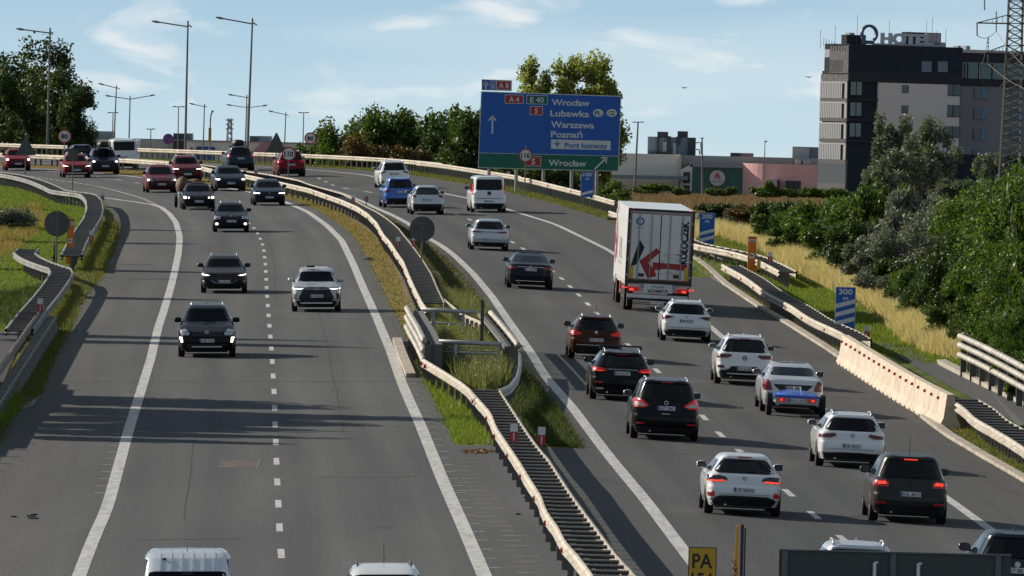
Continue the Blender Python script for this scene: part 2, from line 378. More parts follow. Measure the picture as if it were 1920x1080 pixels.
def slab(mb, pts, dz, w_):
    vs = []; n_ = len(pts)
    for i, p in enumerate(pts):
        q = pts[min(i+1, n_-1)]-pts[max(i-1, 0)]; nn = Vector((-q.y, q.x)).normalized()*w_/2
        for s_ in (-1, 1):
            X, D = p.x+nn.x*s_, p.y+nn.y*s_; vs.append((X, D, float(surf(X, D))+dz))
    mb.add(vs, [(2*i, 2*i+1, 2*i+3, 2*i+2) for i in range(n_-1)])
slab(mb, [W(x, y).to_2d() for x, y in [(197,371),(225,375),(255,379),(285,384),(305,390)]], .009, .28); struct(mb.build('edge_line', wm))
# raised transverse ribs of the median edge line and slab joints
mb = MB()
for f, s_ in ((fL3, 1), (fL1, -1)):
    d = 228
    while d < 360:
        x = f(d)+s_*.3; vv = [(x+a, d+b_) for a, b_ in ((-.12, 0), (.12, 0), (.12, .12), (-.12, .12))]
        if s_ > 0 or 262 < d < 330: mb.add([(a, b_, float(surf(a, b_))+.006) for a, b_ in vv], [(0, 1, 2, 3)])
        d += 4.0
struct(mb.build('line_ribs', wm))
# repair patch and dark cross lines
pm = mat('patch', (.055,.045,.043), .9, noise=(2., (.075,.065,.062)))
mb = MB(); a = W(408, 877); b2 = W(487, 864); ribbon(mb, lambda d: a.x, lambda d: b2.x, a.y, b2.y, .004); struct(mb.build('road_patch', pm))
pm2 = mat('patch_edge', (.22,.225,.23), .9, noise=(3., (.12,.12,.12)))
mb = MB()
for x0, x1 in ((399, 409), (482, 488)):
    p0 = W(x0, 878); p1 = W(x1, 863); ribbon(mb, lambda d: p0.x, lambda d: p1.x, p0.y, p1.y, .008)
struct(mb.build('road_patch_edge', pm2))
jm = mat('joint_shadow', (.022,.022,.024), .8)
mb = MB()
for y, x0, x1, fa, fb in ((716, 0, 0, fL0, fL3b), (598, 0, 0, fL1, fL3b), (735, 0, 0, fR1, fR4), (657, 0, 0, fR1, fR4)):
    px = 500 if fa in (fL0, fL1) else 1350; d = float(W(px, y).y); ribbon(mb, fa, fb, d, d+.22, .003)
struct(mb.build('road_shadow_joint', jm))  # shadows of overhead wires painted as dark lines, among sealed joints
mb = MB(); fm_ = lambda d: fR3(d)+.9; ribbon(mb, fm_, lambda d: fm_(d)+.04, 230, 560, .003)
fm2 = lambda d: fL3(d)+2.05; ribbon(mb, fm2, lambda d: fm2(d)+.03, 100, 290, .003); struct(mb.build('road_seam', jm))
# pale milled scuffs beside the median barrier
sc_ = mat('scuff', (.16,.158,.15), .95, noise=(2.5, (.07,.07,.07), 6, .4, .6))
mb = MB(); r_ = random.Random(3)
for i in range(26):
    d = 226+i*2.3; x = float(xm(d))-1.15-r_.random()*.6; l_ = .3+r_.random()*.5
    ribbon(mb, lambda q: x-l_/2, lambda q: x+l_/2, d, d+.18+.2*r_.random(), .003)
struct(mb.build('road_scuffs', sc_))
# drainage paving by the left verge, kerbs along the right shoulder
bm_ = mat('paving', (.20,.19,.18), .9, noise=(6., (.09,.085,.08), 3, .42, .55))
mb = MB(); mb2 = MB()
def poly_px(pts, dz):
    q = [W(x, y) for x, y in pts]; mb.add([(p.x, p.y, float(surf(p.x, p.y))+dz) for p in q], [tuple(range(len(q)))])
poly_px([(138,512),(182,504),(176,522),(165,548),(152,565),(140,585),(128,590),(140,560)], .012); poly_px([(33,770),(40,745),(74,744),(64,762)], .012)
poly_px([(1300,478),(1358,497),(1362,515),(1350,533),(1296,497)], .02)
struct(mb.build('drain_paving', bm_))
km = mat('kerb_concrete', (.42,.38,.32), .9, noise=(1.2, (.27,.24,.20), 6, .4, .65))
def kerb(pts, wdt=.28, h=.10, label='', z0=0.0):
    q = [W(x, y) for x, y in pts]; mb = MB(); vs = []
    for i, p in enumerate(q):
        d = (q[min(i+1, len(q)-1)]-q[max(i-1, 0)]); nn = Vector((-d.y, d.x)).normalized()*wdt/2
        for s_, hh in ((-1, -.06), (-1, h), (1, h), (1, -.06)):
            X, D = p.x+nn.x*s_, p.y+nn.y*s_; vs.append((X, D, float(surf(X, D))+hh+z0))
    fs = [(4*i+k, 4*i+k+1, 4*i+k+5, 4*i+k+4) for i in range(len(q)-1) for k in range(3)]+[(0, 1, 2, 3), tuple(4*(len(q)-1)+k for k in (3, 2, 1, 0))]
    mb.add(vs, fs); return struct(mb.build('kerb', km, fixn=True))
kerb([(1300,483),(1355,528)][:1]+[(1330,505),(1360,533),(1427,578),(1480,609),(1547,651),(1590,680)]); kerb([(1733,783),(1780,818),(1847,858),(1935,908)]); kerb([(1296,475),(1330,480),(1358,492)], .2)
kerb([(1765,682),(1800,700),(1850,725),(1935,765)], .3, .15); 
kerb([(744,640),(753,667),(770,708)], .30, .14)
# side road behind the right barrier and the dark one under the left wall
mb = MB(); q = [W(x, y) for x, y in [(1620,632),(1700,652),(1775,688),(1850,726),(1990,790),(1990,865),(1900,790),(1800,735),(1720,690)]]
mb.add([(p.x, p.y, float(surf(p.x, p.y))+.012) for p in q], [tuple(range(len(q)))]); struct(mb.build('service_road', am))
mb = MB(); q = [W(x, y) for x, y in [(-120,622),(52,622),(30,660),(5,720),(-120,860)]]
mb.add([(p.x, p.y, float(surf(p.x, p.y))+.012) for p in q], [tuple(range(len(q)))]); struct(mb.build('underpass_lane', am))

# silt strip under the crossbarred barriers, darkened to paint in the rails' shade
sl_ = mat('silt_shade', (.028,.026,.022), .95, noise=(1.5, (.05,.047,.035), 5))
mb = MB(); ribbon(mb, lambda d: xm(d)-.40, lambda d: xm(d)+.40, 200, 345, .006); ribbon(mb, lambda d: xm(d)-.34, lambda d: xm(d)+.34, 392, 850, .004); struct(mb.build('barrier_silt_shade', sl_))

mb = MB(); r_ = random.Random(11)
for f_, o0, d0, L_ in ((fL2, 1.9, 300, 110), (fL2, -2.2, 250, 60), (fR2, .35, 240, 120), (fR2, -1.7, 330, 90), (fR2, 2.1, 265, 45), (fL2, .3, 420, 120), (fR2, .3, 430, 140)):
    d = d0; x = o0; pts = []
    while d < d0+L_: pts.append(Vector((f_(d)+x, d))); d += 1.5; x += r_.uniform(-.012, .012)
    slab(mb, pts, .005, .022)
for i in range(16):
    d = 235+i*17+r_.random()*9; f_ = (fL2, fR2)[i % 2]; x = r_.uniform(-3.2, 1.5); pts = [Vector((f_(d)+x+k*.25, d+r_.uniform(-.25, .25)+k*.05)) for k in range(int(4+r_.random()*9))]; slab(mb, pts, .005, .10)
struct(mb.build('road_cracks', jm))
# ------------------------------------------------------------------ barriers
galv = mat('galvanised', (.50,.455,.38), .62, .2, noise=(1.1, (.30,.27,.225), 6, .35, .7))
galvd = mat('galvanised_post', (.13,.13,.125), .7, .3)
spm = mat('spacer', (.05,.05,.052), .7, .2); lipm = mat('spacer_lit_lip', (.30,.30,.30), .5, .3)  # pale lip paints the sunlit top edge onto the dark bars
redm = mat('reflector_red', (.60,.015,.02), .35)
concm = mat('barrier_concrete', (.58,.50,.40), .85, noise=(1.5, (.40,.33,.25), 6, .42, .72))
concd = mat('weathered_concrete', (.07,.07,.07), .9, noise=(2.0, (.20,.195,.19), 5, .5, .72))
def path(pts, h, step=2.0, win=0):
    q = [p_ if isinstance(p_, Vector) else W(p_[0], p_[1], h) for p_ in pts]; L = [0]
    for a, b in zip(q, q[1:]): L.append(L[-1]+(b-a).to_2d().length)
    n = max(2, int(L[-1]/step)+1); o = []
    for i in range(n):
        s_ = L[-1]*i/(n-1); X = np.interp(s_, L, [p.x for p in q]); D = np.interp(s_, L, [p.y for p in q]); o.append((X, D))
    if win and n > 2*win+2:
        A = np.array(o); k = np.ones(2*win+1)/(2*win+1)
        for c_ in (0, 1):
            e = np.concatenate([2*A[0, c_]-A[win:0:-1, c_], A[:, c_], 2*A[-1, c_]-A[-2:-win-2:-1, c_]]); A[:, c_] = np.convolve(e, k, 'valid')
        o = [tuple(r) for r in A]
    return [Vector((X, D, float(surf(X, D)))) for X, D in o]
def med(d0, d1, o):
    return [Vector((float(xm(D))+o, D, float(surf(float(xm(D))+o, D)))) for D in np.arange(d0, d1, 3.0)]
WPROF = [(0.0, .76), (.035, .745), (.075, .70), (.075, .665), (.01, .625), (.01, .595), (.075, .555), (.075, .52), (.035, .475), (0.0, .46)]
LPROF = [(0, .78), (.045, .775), (.075, .75), (.075, .69), (.02, .66), (.02, .63), (.07, .60), (.07, .55), (0, .53)]
def offs(pts, d):
    o = []; n = len(pts)
    for i, p in enumerate(pts):
        t = (pts[min(i+1, n-1)]-pts[max(i-1, 0)]).to_2d(); t.normalize(); nn = Vector((t.y, -t.x)); x, y = p.x+nn.x*d, p.y+nn.y*d
        o.append(Vector((x, y, float(surf(x, y)))))
    return o
def wbeam(pts, side, name='rail', parent=None, m=None, prof=WPROF, lift=0, wob=0):
    """side +1: the corrugated face points to the right of the travel direction of pts"""
    n = len(pts); vs = []; k = len(prof); rr = random.Random(n)
    for i, p in enumerate(pts):
        t = (pts[min(i+1, n-1)]-pts[max(i-1, 0)]).to_2d(); t.normalize(); nn = Vector((t.y, -t.x))*side; w_ = wob*(rr.random()-.5)
        for a, z in prof: vs.append((p.x+nn.x*(a+w_), p.y+nn.y*(a+w_), p.z+z+lift))
    fs = [(i*k+j, i*k+j+1, (i+1)*k+j+1, (i+1)*k+j) for i in range(n-1) for j in range(k-1)]
    # thin back so that the rail has body
    back = [(-.012, prof[0][1]), (-.012, prof[-1][1])]
    o = len(vs)
    for i, p in enumerate(pts):
        t = (pts[min(i+1, n-1)]-pts[max(i-1, 0)]).to_2d(); t.normalize(); nn = Vector((t.y, -t.x))*side
        for a, z in back: vs.append((p.x+nn.x*a, p.y+nn.y*a, p.z+z+lift))
    for i in range(n-1):
        fs.append((o+2*i, o+2*i+2, o+2*i+3, o+2*i+1)); fs.append((i*k, (i+1)*k, o+2*i+2, o+2*i)); fs.append((i*k+k-1, o+2*i+1, o+2*i+3, (i+1)*k+k-1))
    mb = MB(); mb.add(vs, fs); return mb.build(name, m or galv, parent, smooth=False, fixn=False)
_pm = {}
def shared(name, mbf, m):
    if name not in _pm:
        o = mbf().build(name, [m, lipm] if name == 'spacer' else m)
        if name == 'spacer':
            for p_ in list(o.data.polygons)[6:]: p_.material_index = 1
        _pm[name] = o.data; bpy.data.objects.remove(o)
    return _pm[name]
def put(name, me, loc, rz, parent, sx=1):
    o = bpy.data.objects.new(name, me); C.objects.link(o); o.location = loc; o.rotation_euler = (0, 0, rz); o.scale = (sx, 1, 1); o.parent = parent; return o
def many(parent, name, me, places, m):
    """first 100 (nearest) as parts, the rest as one stuff part"""
    places = sorted(places, key=lambda q: q[0][1])
    for loc, rz, sx in places[:100]: put(name, me, loc, rz, parent, sx)
    rest = places[100:]
    if rest:
        mb = MB(); V0 = [v.co.copy() for v in me.vertices]; F0 = [tuple(p.vertices) for p in me.polygons]
        for loc, rz, sx in rest:
            c_, s_ = math.cos(rz), math.sin(rz); mb.add([(loc[0]+v.x*sx*c_-v.y*s_, loc[1]+v.x*sx*s_+v.y*c_, loc[2]+v.z) for v in V0], F0)
        stuff(mb.build(name+'_run', m, parent))
post_me = shared('post', lambda: MB().box((0, 0, .32), (.10, .06, .72)).box((0, .035, .32), (.13, .012, .72)), galvd)
def every(pts, step):
    o = []; acc = 0; o.append((pts[0], pts[1]-pts[0]))
    for a, b in zip(pts, pts[1:]):
        L = (b-a).length; 
        while acc+step <= 0: acc += step
        s_ = step-acc
        while s_ <= L: o.append((a.lerp(b, s_/L), b-a)); s_ += step
        acc = (acc+L) % step
    return o
def guardrail(label, pts, h=.76, side=1, post=2.0, back=0, refl=0, win=2, group=None, gap=.75, refl_px=(), postboth=False, wob=.02, m=None, zadd=0, prof=WPROF):
    r = thing('guardrail', label, 'guardrail', (0, 0, 0), 0, group)
    A = path(pts, h, 2.0, win)
    wbeam(A, side, 'rail', r, m, wob=wob, prof=prof)
    if back:
        B = offs(A, -side*gap); wbeam(B, -side, 'rail', r, m, wob=wob, prof=prof)
        sp_me = shared('spacer', lambda: MB().box((0, 0, .685), (1, .05, .05)).box((0, -.035, .722), (1, .012, .028)).box((0, 0, .735), (1, .09, .008)), spm)
        pl = []
        for p, d in every(A, 2.0):
            d = d.to_2d().normalized(); nn = Vector((d.y, -d.x))*(-side*gap/2); pl.append(((p.x+nn.x, p.y+nn.y, p.z), math.atan2(-d.x, d.y), gap-.03))
        many(r, 'crossbar', sp_me, pl, spm)
        pl = [((p.x+d.to_2d().normalized().y*(-side*gap/2), p.y-d.to_2d().normalized().x*(-side*gap/2), p.z), math.atan2(-d.x, d.y), 1) for p, d in every(A, post)]
    else:
        pl = [((p.x-side*.06*d.to_2d().normalized().y, p.y+side*.06*d.to_2d().normalized().x, p.z), math.atan2(-d.x, d.y), 1) for p, d in every(A, post)]
    many(r, 'post', post_me, pl, galvd)
    if refl:
        for p, d in every(A, refl)[1:]:
            d = d.to_2d().normalized(); mb = MB(); c_ = Vector((p.x+d.y*.11*side, p.y-d.x*.11*side, p.z+.61)); mb.box(c_, (.07, .05, .09), math.atan2(-d.x, d.y), .7); mb.build('reflector', redm, r)
    return r, A
# --- median: two rails with crossbars, near part, then beyond the emergency gap
def ladder(label, left, right, group=None, refl=16, hh=.76, flip=False, dense=2.0):
    r = thing('median_barrier', label, 'guardrail', (0, 0, 0), 0, group)
    A = path(left, hh, 2.0, 1); B = path(right, hh, 2.0, 1)
    # left polyline goes from near to far: its outer side is on the left
    if A[0].y > A[-1].y: A = A[::-1]
    if B[0].y > B[-1].y: B = B[::-1]
    wbeam(A, -1, 'rail', r, wob=.02); wbeam(B, 1, 'rail', r, wob=.02)
    sp_me = shared('spacer', lambda: MB().box((0, 0, .685), (1, .05, .05)).box((0, -.035, .722), (1, .012, .028)).box((0, 0, .735), (1, .09, .008)), spm)
    bl = []; pl = []
    Bd = [p.y for p in B]; Bx = [p.x for p in B]
    for p, d in every(A, dense):
        if p.y < Bd[0]-1 or p.y > Bd[-1]+1: continue
        q = Vector((np.interp(p.y, Bd, Bx), p.y, 0)); c_ = ((p.x+q.x)/2, p.y, p.z); g = abs(q.x-p.x)-.03
        bl.append((c_, 0, g))
    many(r, 'crossbar', sp_me, bl, spm)
    for Q, s_ in ((A, 1), (B, -1)):
        pl += [((p.x+s_*.09, p.y, p.z), 0, 1) for p, d in every(Q, 4.0)]
    many(r, 'post', post_me, pl, galvd)
    for p, d in every(A, refl)[1:]:
        MB().box((p.x-.11, p.y, p.z+.61), (.06, .05, .10), 0, .7).build('reflector', redm, r)
    return r
ladder('double guardrail with crossbars down the median in the foreground, below the weedy enclosure',
  [(1140,1140),(1113,1080),(1083,1040),(1057,1013),(1048,990),(1023,957),(1015,930),(997,903),(977,870),(957,840),(930,800),(920,773),(893,743),(880,728)],
  [(1230,1130),(1193,1080),(1157,1043),(1123,997),(1090,953),(1060,910),(1030,863),(1000,827),(973,787),(947,747),(935,728)], 'median barriers', 12)
ladder('double guardrail with crossbars in the median beyond the weedy enclosure, beside dry grass',
  [(800,577),(792,567),(780,543),(768,517),(757,490),(743,470),(732,453),(720,440),(707,417),(690,400),(670,387),(640,374),(580,353),(527,341),(493,334),(460,327),(410,320)]+med(700, 850, -.36),
  [(833,567),(820,540),(807,510),(790,483),(773,460),(757,440),(747,427),(727,410),(707,397),(683,385),(660,372),(640,362),(580,345),(560,337),(502,326)]+med(695, 850, .36), 'median barriers', 14)
guardrail('short guardrail flank curving right behind the pipe railing of the median enclosure', [(905,604),(873,590),(855,578),(833,560)], side=1, back=0, win=0, group='median barriers')
# outer barriers of the right carriageway
def far_edge(x0, x1, off=1.3):
    """points along the right verge whose photo column lies between x0 and x1 (x0 > x1), near to far"""
    o = []
    for D in np.arange(480, 905, 2.0):
        X = fR4(D)+off; px = (X/D+0.0)*F+960
        if x1 <= px <= x0: o.append(Vector((X, D, float(surf(X, D)))))
    return o
guardrail('cream guardrail on the right edge from the truck to below the direction sign', far_edge(1150, 965), side=-1, post=1.33, refl=14, group='right edge guardrails')
guardrail('cream guardrail on the far right edge left of the direction sign, overlapping the next rail', far_edge(978, 772, 1.6), side=-1, post=1.33, group='right edge guardrails')
guardrail('long cream guardrail on the far bend below the green trees', far_edge(830, 185, 2.0), side=-1, post=1.33, group='right edge guardrails')
guardrail('cream guardrail at far left behind the triangular sign and tall lamp post', far_edge(132, -20, 2.2), side=-1, post=1.33, group='right edge guardrails')
guardrail('guardrail with crossbars behind the orange emergency column, ending in a blunt post', [(1462,508),(1447,499),(1417,485),(1400,478),(1360,468),(1297,457),(1220,425),(1143,395)], side=-1, post=2.0, back=1, gap=.7, refl=9, group='right edge guardrails')
guardrail('guardrail with crossbars running from the orange emergency column down to the pale concrete wall', [(1592,633),(1587,627),(1557,613),(1520,597),(1480,570),(1440,550),(1397,518),(1355,495)], side=-1, post=1.33, back=1, gap=.75, refl=13, group='right edge guardrails')
guardrail('guardrail with crossbars running from the pale concrete wall to the right edge of the view', [(1990,890),(1920,838),(1897,823),(1863,803),(1827,783),(1807,762),(1777,745)], side=-1, post=1.33, back=1, gap=.9, group='right edge guardrails', win=1)
# left barriers
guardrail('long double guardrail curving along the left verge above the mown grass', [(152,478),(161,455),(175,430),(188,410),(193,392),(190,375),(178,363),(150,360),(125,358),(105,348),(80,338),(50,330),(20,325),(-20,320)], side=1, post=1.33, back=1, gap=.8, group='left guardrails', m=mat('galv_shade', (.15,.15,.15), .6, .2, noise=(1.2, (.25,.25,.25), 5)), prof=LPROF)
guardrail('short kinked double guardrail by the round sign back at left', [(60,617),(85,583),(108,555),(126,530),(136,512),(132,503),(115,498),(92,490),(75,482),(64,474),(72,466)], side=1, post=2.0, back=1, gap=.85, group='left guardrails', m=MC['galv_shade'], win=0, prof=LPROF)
# concrete walls
def jersey(label, pts, h, m, n_seg, refl=False, hpx=None, prof=None):
    r = thing('concrete_barrier', label, 'concrete barrier'); A = path(pts, hpx if hpx is not None else h, 2.0, 2)
    if A[0].y > A[-1].y: A = A[::-1]
    pf = prof or [(-.30, -.1), (-.30, .08), (-.20, .28), (-.11, h), (.11, h), (.20, .28), (.30, .08), (.30, -.1)]
    n = len(A); seg = max(1, int(n/n_seg)); i = 0
    while i < n-1:
        j = min(i+seg, n-1); mb = MB(); vs = []; k = len(pf); pts_ = []
        for q in range(i, j+1):
            p = A[q].copy(); t = (A[min(q+1, n-1)]-A[max(q-1, 0)]).to_2d().normalized()
            if q == i: p.x += t.x*.02; p.y += t.y*.02
            if q == j: p.x -= t.x*.02; p.y -= t.y*.02
            for a, z in pf: vs.append((p.x+t.y*a, p.y-t.x*a, p.z+z))
        c_ = j-i+1
        mb.add(vs, [(q*k+e, q*k+(e+1) % k, (q+1)*k+(e+1) % k, (q+1)*k+e) for q in range(c_-1) for e in range(k)]+[tuple(range(k)), tuple((c_-1)*k+e for e in range(k-1, -1, -1))])
        mb.build('wall_section', m, r, fixn=True); i = j
    return r, A
jr, jA = jersey('pale concrete barrier with a row of red reflectors on the right edge', [(1585,628),(1630,655),(1680,685),(1730,713),(1783,740)], .98, concm, 7)
for i, (p, d) in enumerate(every(jA, 2.6)):
    if i: MB().box((p.x-.17, p.y, p.z+.78), (.10, .05, .09), 0, .8).build('reflector', redm, jr)
for i, (p, d) in enumerate(every(jA, 2.0)):
    MB().box((p.x-.31, p.y, p.z+.03), (.02, .25, .07), 0).build('drain_slot', mat('slot', (.01, .01, .01), .9), jr)
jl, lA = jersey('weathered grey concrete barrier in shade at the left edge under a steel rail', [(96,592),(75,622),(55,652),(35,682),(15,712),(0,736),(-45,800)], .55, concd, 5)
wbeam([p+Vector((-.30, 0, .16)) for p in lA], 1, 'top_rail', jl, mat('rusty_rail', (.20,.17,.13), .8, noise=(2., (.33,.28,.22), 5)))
for i, (p, d) in enumerate(every(lA, 2.2)):
    MB().box((p.x+.17, p.y, p.z+.50), (.09, .06, .08), 0, .8).build('stud', mat('pale_stud', (.5, .5, .5), .5), jl)
# ------------------------------------------------------------------ emergency gap enclosure in the median
pipem = mat('pipe_rail', (.42,.40,.36), .6, .3, noise=(2., (.26,.25,.22), 5))
pipes = mat('pipe_shade', (.42,.44,.46), .45, .4)
darkp = mat('dark_panel', (.13,.13,.125), .8)
def piperail(label, pxs, hs, rad=.09, fence_h=None, side=1, group=None, panel=True, bars=True, pw=0., pz=1.12):
    """pxs: two or more photo points of the top pipe (height hs[0])"""
    r = thing('bridge_railing', label, 'railing', group=group); A = path(pxs, hs[0], 1.5, 0)
    if A[0].y > A[-1].y: A = A[::-1]
    for h in hs: MB().tube([p+Vector((0, 0, h)) for p in A], rad, 10).build('pipe', pipem, r, smooth=True)
    B = [p+Vector((side*.28, 0, 0)) for p in A]
    L = every(B, .28); bar_me = shared('bar', lambda: MB().box((0, 0, .62), (.035, .035, 1.24)), galvd)
    if bars: many(r, 'baluster', bar_me, [((p.x, p.y, p.z), 0, 1) for p, d in L], galvd)
    if panel:
        mb = MB(); n = len(B)
        for p, q in zip(B, B[1:]):
            mb.add([(p.x-.06+(.0 if side > 0 else -pw), p.y, p.z+1.22), (p.x+.06+(pw if side > 0 else 0), p.y, p.z+1.22), (q.x+.06+(pw if side > 0 else 0), q.y, q.z+1.22), (q.x-.06+(.0 if side > 0 else -pw), q.y, q.z+1.22), (p.x-.06+(.0 if side > 0 else -pw), p.y, p.z+pz), (p.x+.06+(pw if side > 0 else 0), p.y, p.z+pz), (q.x+.06+(pw if side > 0 else 0), q.y, q.z+pz), (q.x-.06+(.0 if side > 0 else -pw), q.y, q.z+pz)], [(0, 1, 2, 3), (0, 4, 5, 1), (2, 6, 7, 3), (1, 5, 6, 2), (0, 3, 7, 4)])
        mb.build('top_plate', darkp, r)
    for p, d in every(A, 4.0): MB().box((p.x+side*.12, p.y, p.z+.6), (.2, .1, 1.2)).build('post', galvd, r)
    return r, A
piperail('steel pipe railing on the left side of the weedy median enclosure, three cream pipes', [(796,640),(784,615),(772,595),(763,578)], (1.3, 1.0, .68), .10, side=1, pw=.22, pz=.1)
piperail('steel railing with dense balusters on the right side of the weedy median enclosure', [(972,648),(960,632),(940,608),(920,586)], (1.25,), .09, side=-1, pw=.10)
# flared ends
rr_ = thing('guardrail_end', 'flat cream guardrail slanting down from the pipe railing to the near median barrier', 'guardrail', group='median barriers')
A = path([(893,745),(880,728),(865,716),(840,700),(815,685),(792,671)], .76, 1.0, 0); A = A[::-1] if A[0].y > A[-1].y else A
wbeam(A, -1, 'rail', rr_)
for p, d in every(A, 3): put('post', post_me, (p.x+.1, p.y, p.z), 0, rr_)
for p in (A[-2], A[-4]): MB().box((p.x-.11, p.y, p.z+.61), (.10, .06, .12), 0, .7).build('reflector', redm, rr_)
rr_ = thing('guardrail_end', 'guardrail curving round the shaded right corner of the weedy enclosure', 'guardrail', group='median barriers')
A = path([(935,730),(955,722),(968,705),(974,680),(973,660)], .76, 1.0, 0); A = A[::-1] if A[0].y > A[-1].y else A
wbeam(A, 1, 'rail', rr_, pipes)
for p, d in every(A, 2.5): put('post', post_me, (p.x-.1, p.y, p.z), 0, rr_)
def crossrail(label, x0, x1, py, h, mids, legs, D=None):
    r = thing('cross_railing', label, 'railing', group='pipe railings across the median')
    a = W(x0, py, h)
    D = a.y; b = Vector((ray(x1, py)[0]*D, D, 0)); a = Vector((a.x, D, 0)); zz = float(CAMZ+ray((x0+x1)/2, py)[2]*D); g = float(surf((a.x+b.x)/2, D))
    zt = zz
    MB().tube([(a.x, D, zt+.02), (b.x, D, zt-.02)], .075, 10).build('top_pipe', pipes, r, smooth=True)
    for m_ in mids: MB().tube([(a.x+.15, D, zt-m_), (b.x-.1, D, zt-m_-.03)], .035, 8).build('mid_pipe', pipes, r, smooth=True)
    for lx in legs:
        X = a.x+(b.x-a.x)*lx; MB().box((X, D, (zt+g-.25)/2), (.09, .09, zt-g+.25)).build('leg', pipes, r)
    return r, a, b, zt
crossrail('grey pipe railing across the far end of the median gap', 789, 893, 583, 1.2, (.42, .80), (.23, .77))
r_, a, b, zt = crossrail('grey pipe railing across the near end of the median gap, weeds in front', 823, 941, 643, 1.2, (.30,), (.27, .95))
mb = MB()
for i in range(40):
    X = a.x+.1+(b.x-a.x-.3)*i/39; mb.bar((X, a.y, zt-.12), (X, a.y, zt-1.0), .008, 4)
for i in range(9): mb.bar((a.x+.1, a.y, zt-.15-.1*i), (b.x-.2, a.y, zt-.15-.1*i), .008, 4)
mb.build('wire_mesh', galvd, r_)
p = W(902, 690, 0); ps = thing('steel_post', 'tall thin dark post standing in the weedy median enclosure', 'post', p)
MB().box((0, 0, 1.05), (.11, .07, 2.3)).build('shaft', mat('dark_steel', (.09,.09,.085), .6, .3), ps)
MB().box((0, 0, .02), (.3, .3, .04)).build('base_plate', galvd, ps)
# pit floor in shadow under the gap
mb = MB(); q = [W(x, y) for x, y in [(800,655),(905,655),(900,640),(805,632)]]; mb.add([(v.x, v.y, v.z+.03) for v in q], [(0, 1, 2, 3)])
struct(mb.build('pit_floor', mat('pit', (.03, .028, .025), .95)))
# right bridge railing
piperail('cream bridge railing with three pipes at the right edge, twigs growing over it', [(2010,740),(1960,712),(1925,692),(1880,668),(1840,648),(1800,630)], (1.35, 1.05, .72), .10, side=1)

# unseen screen added outside the left edge to cast the near shoulder's shadow
sc = thing('shadow_screen', 'grey panelled screen added unseen beyond the left edge to shade the shoulder', 'shadow caster', (-17.6, 290, float(surf(-17.6, 290)))); O = sc.location
for i in range(22):
    d = 246+i*4.2; h_ = 2.4 if i % 7 else 2.2; g = float(surf(-17.6, d+2))
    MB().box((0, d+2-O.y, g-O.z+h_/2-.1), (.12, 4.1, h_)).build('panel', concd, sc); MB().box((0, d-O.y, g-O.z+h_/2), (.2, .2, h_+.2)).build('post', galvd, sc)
# ------------------------------------------------------------------ vehicles
glass = mat('car_glass', (.004,.005,.007), .08, 0, 0, spec=.28)
glass2 = mat('car_glass_front', (.004,.006,.009), .10, spec=.16); glass2.node_tree.nodes['Principled BSDF'].inputs['IOR'].default_value = 1.16
black = mat('black_plastic', (.012,.012,.013), .55)
trim = mat('dark_trim', (.03,.03,.032), .5)
tyrem = mat('tyre', (.012,.012,.012), .85)
rimm = mat('rim', (.40,.41,.42), .35, .8)
chrome = mat('chrome', (.75,.76,.78), .15, 1)
silv = mat('roof_rail', (.62,.63,.65), .3, .8)
tailm = mat('tail_lamp', (.22,.008,.012), .2, coat=.6, emit=(1, .02, .03), es=.05)
tailon = mat('tail_lamp_lit', (.5,.01,.01), .3, emit=(1, .06, .03), es=1.0)
tailmid = mat('tail_lamp_glow', (.35,.01,.012), .3, emit=(1, .03, .03), es=.12)
lampm = mat('head_lamp_glass', (.45,.47,.5), .12, .5, coat=.5)
lampd = mat('head_lamp_dark', (.10,.11,.12), .15, .4, coat=.6)
lampon = mat('head_lamp_lit', (.9,.9,.85), .3, emit=(1, .95, .82), es=3.0)
platem = mat('plate', (.74,.75,.76), .45); plateb = mat('plate_band', (.02,.06,.35), .5); letm = mat('plate_letters', (.015,.015,.02), .6)
mirg = mat('mirror_glass', (.07,.08,.09), .12, .6)
paints = {'white': ((.82,.84,.86), 0, .25), 'pearl': ((.62,.66,.72), .15, .28), 'silver': ((.50,.52,.54), .3, .3), 'palesilver': ((.60,.62,.66), .3, .3), 'black': ((.006,.007,.010), 0, .22), 'blueblack': ((.008,.014,.026), .0, .22),
 'darkgrey': ((.040,.039,.038), .25, .3), 'browngrey': ((.030,.026,.025), .3, .3), 'brown': ((.060,.022,.012), .35, .3), 'blue': ((.02,.12,.50), .25, .25), 'red': ((.20,.006,.010), .0, .28), 'crimson': ((.13,.004,.016), .1, .25), 'wine': ((.12,.006,.012), .1, .25), 'navy': ((.010,.020,.042), .1, .25), 'bluegrey': ((.03,.045,.065), .25, .28)}
def paint(k):
    c, me, r = paints[k]; return mat('paint_'+k, c, r, me, .9 if max(c) > .3 else .14, spec=.5 if max(c) > .3 else .14)
QX = [0, .28, .52, .70, .82, .90, .95, .985, 1]
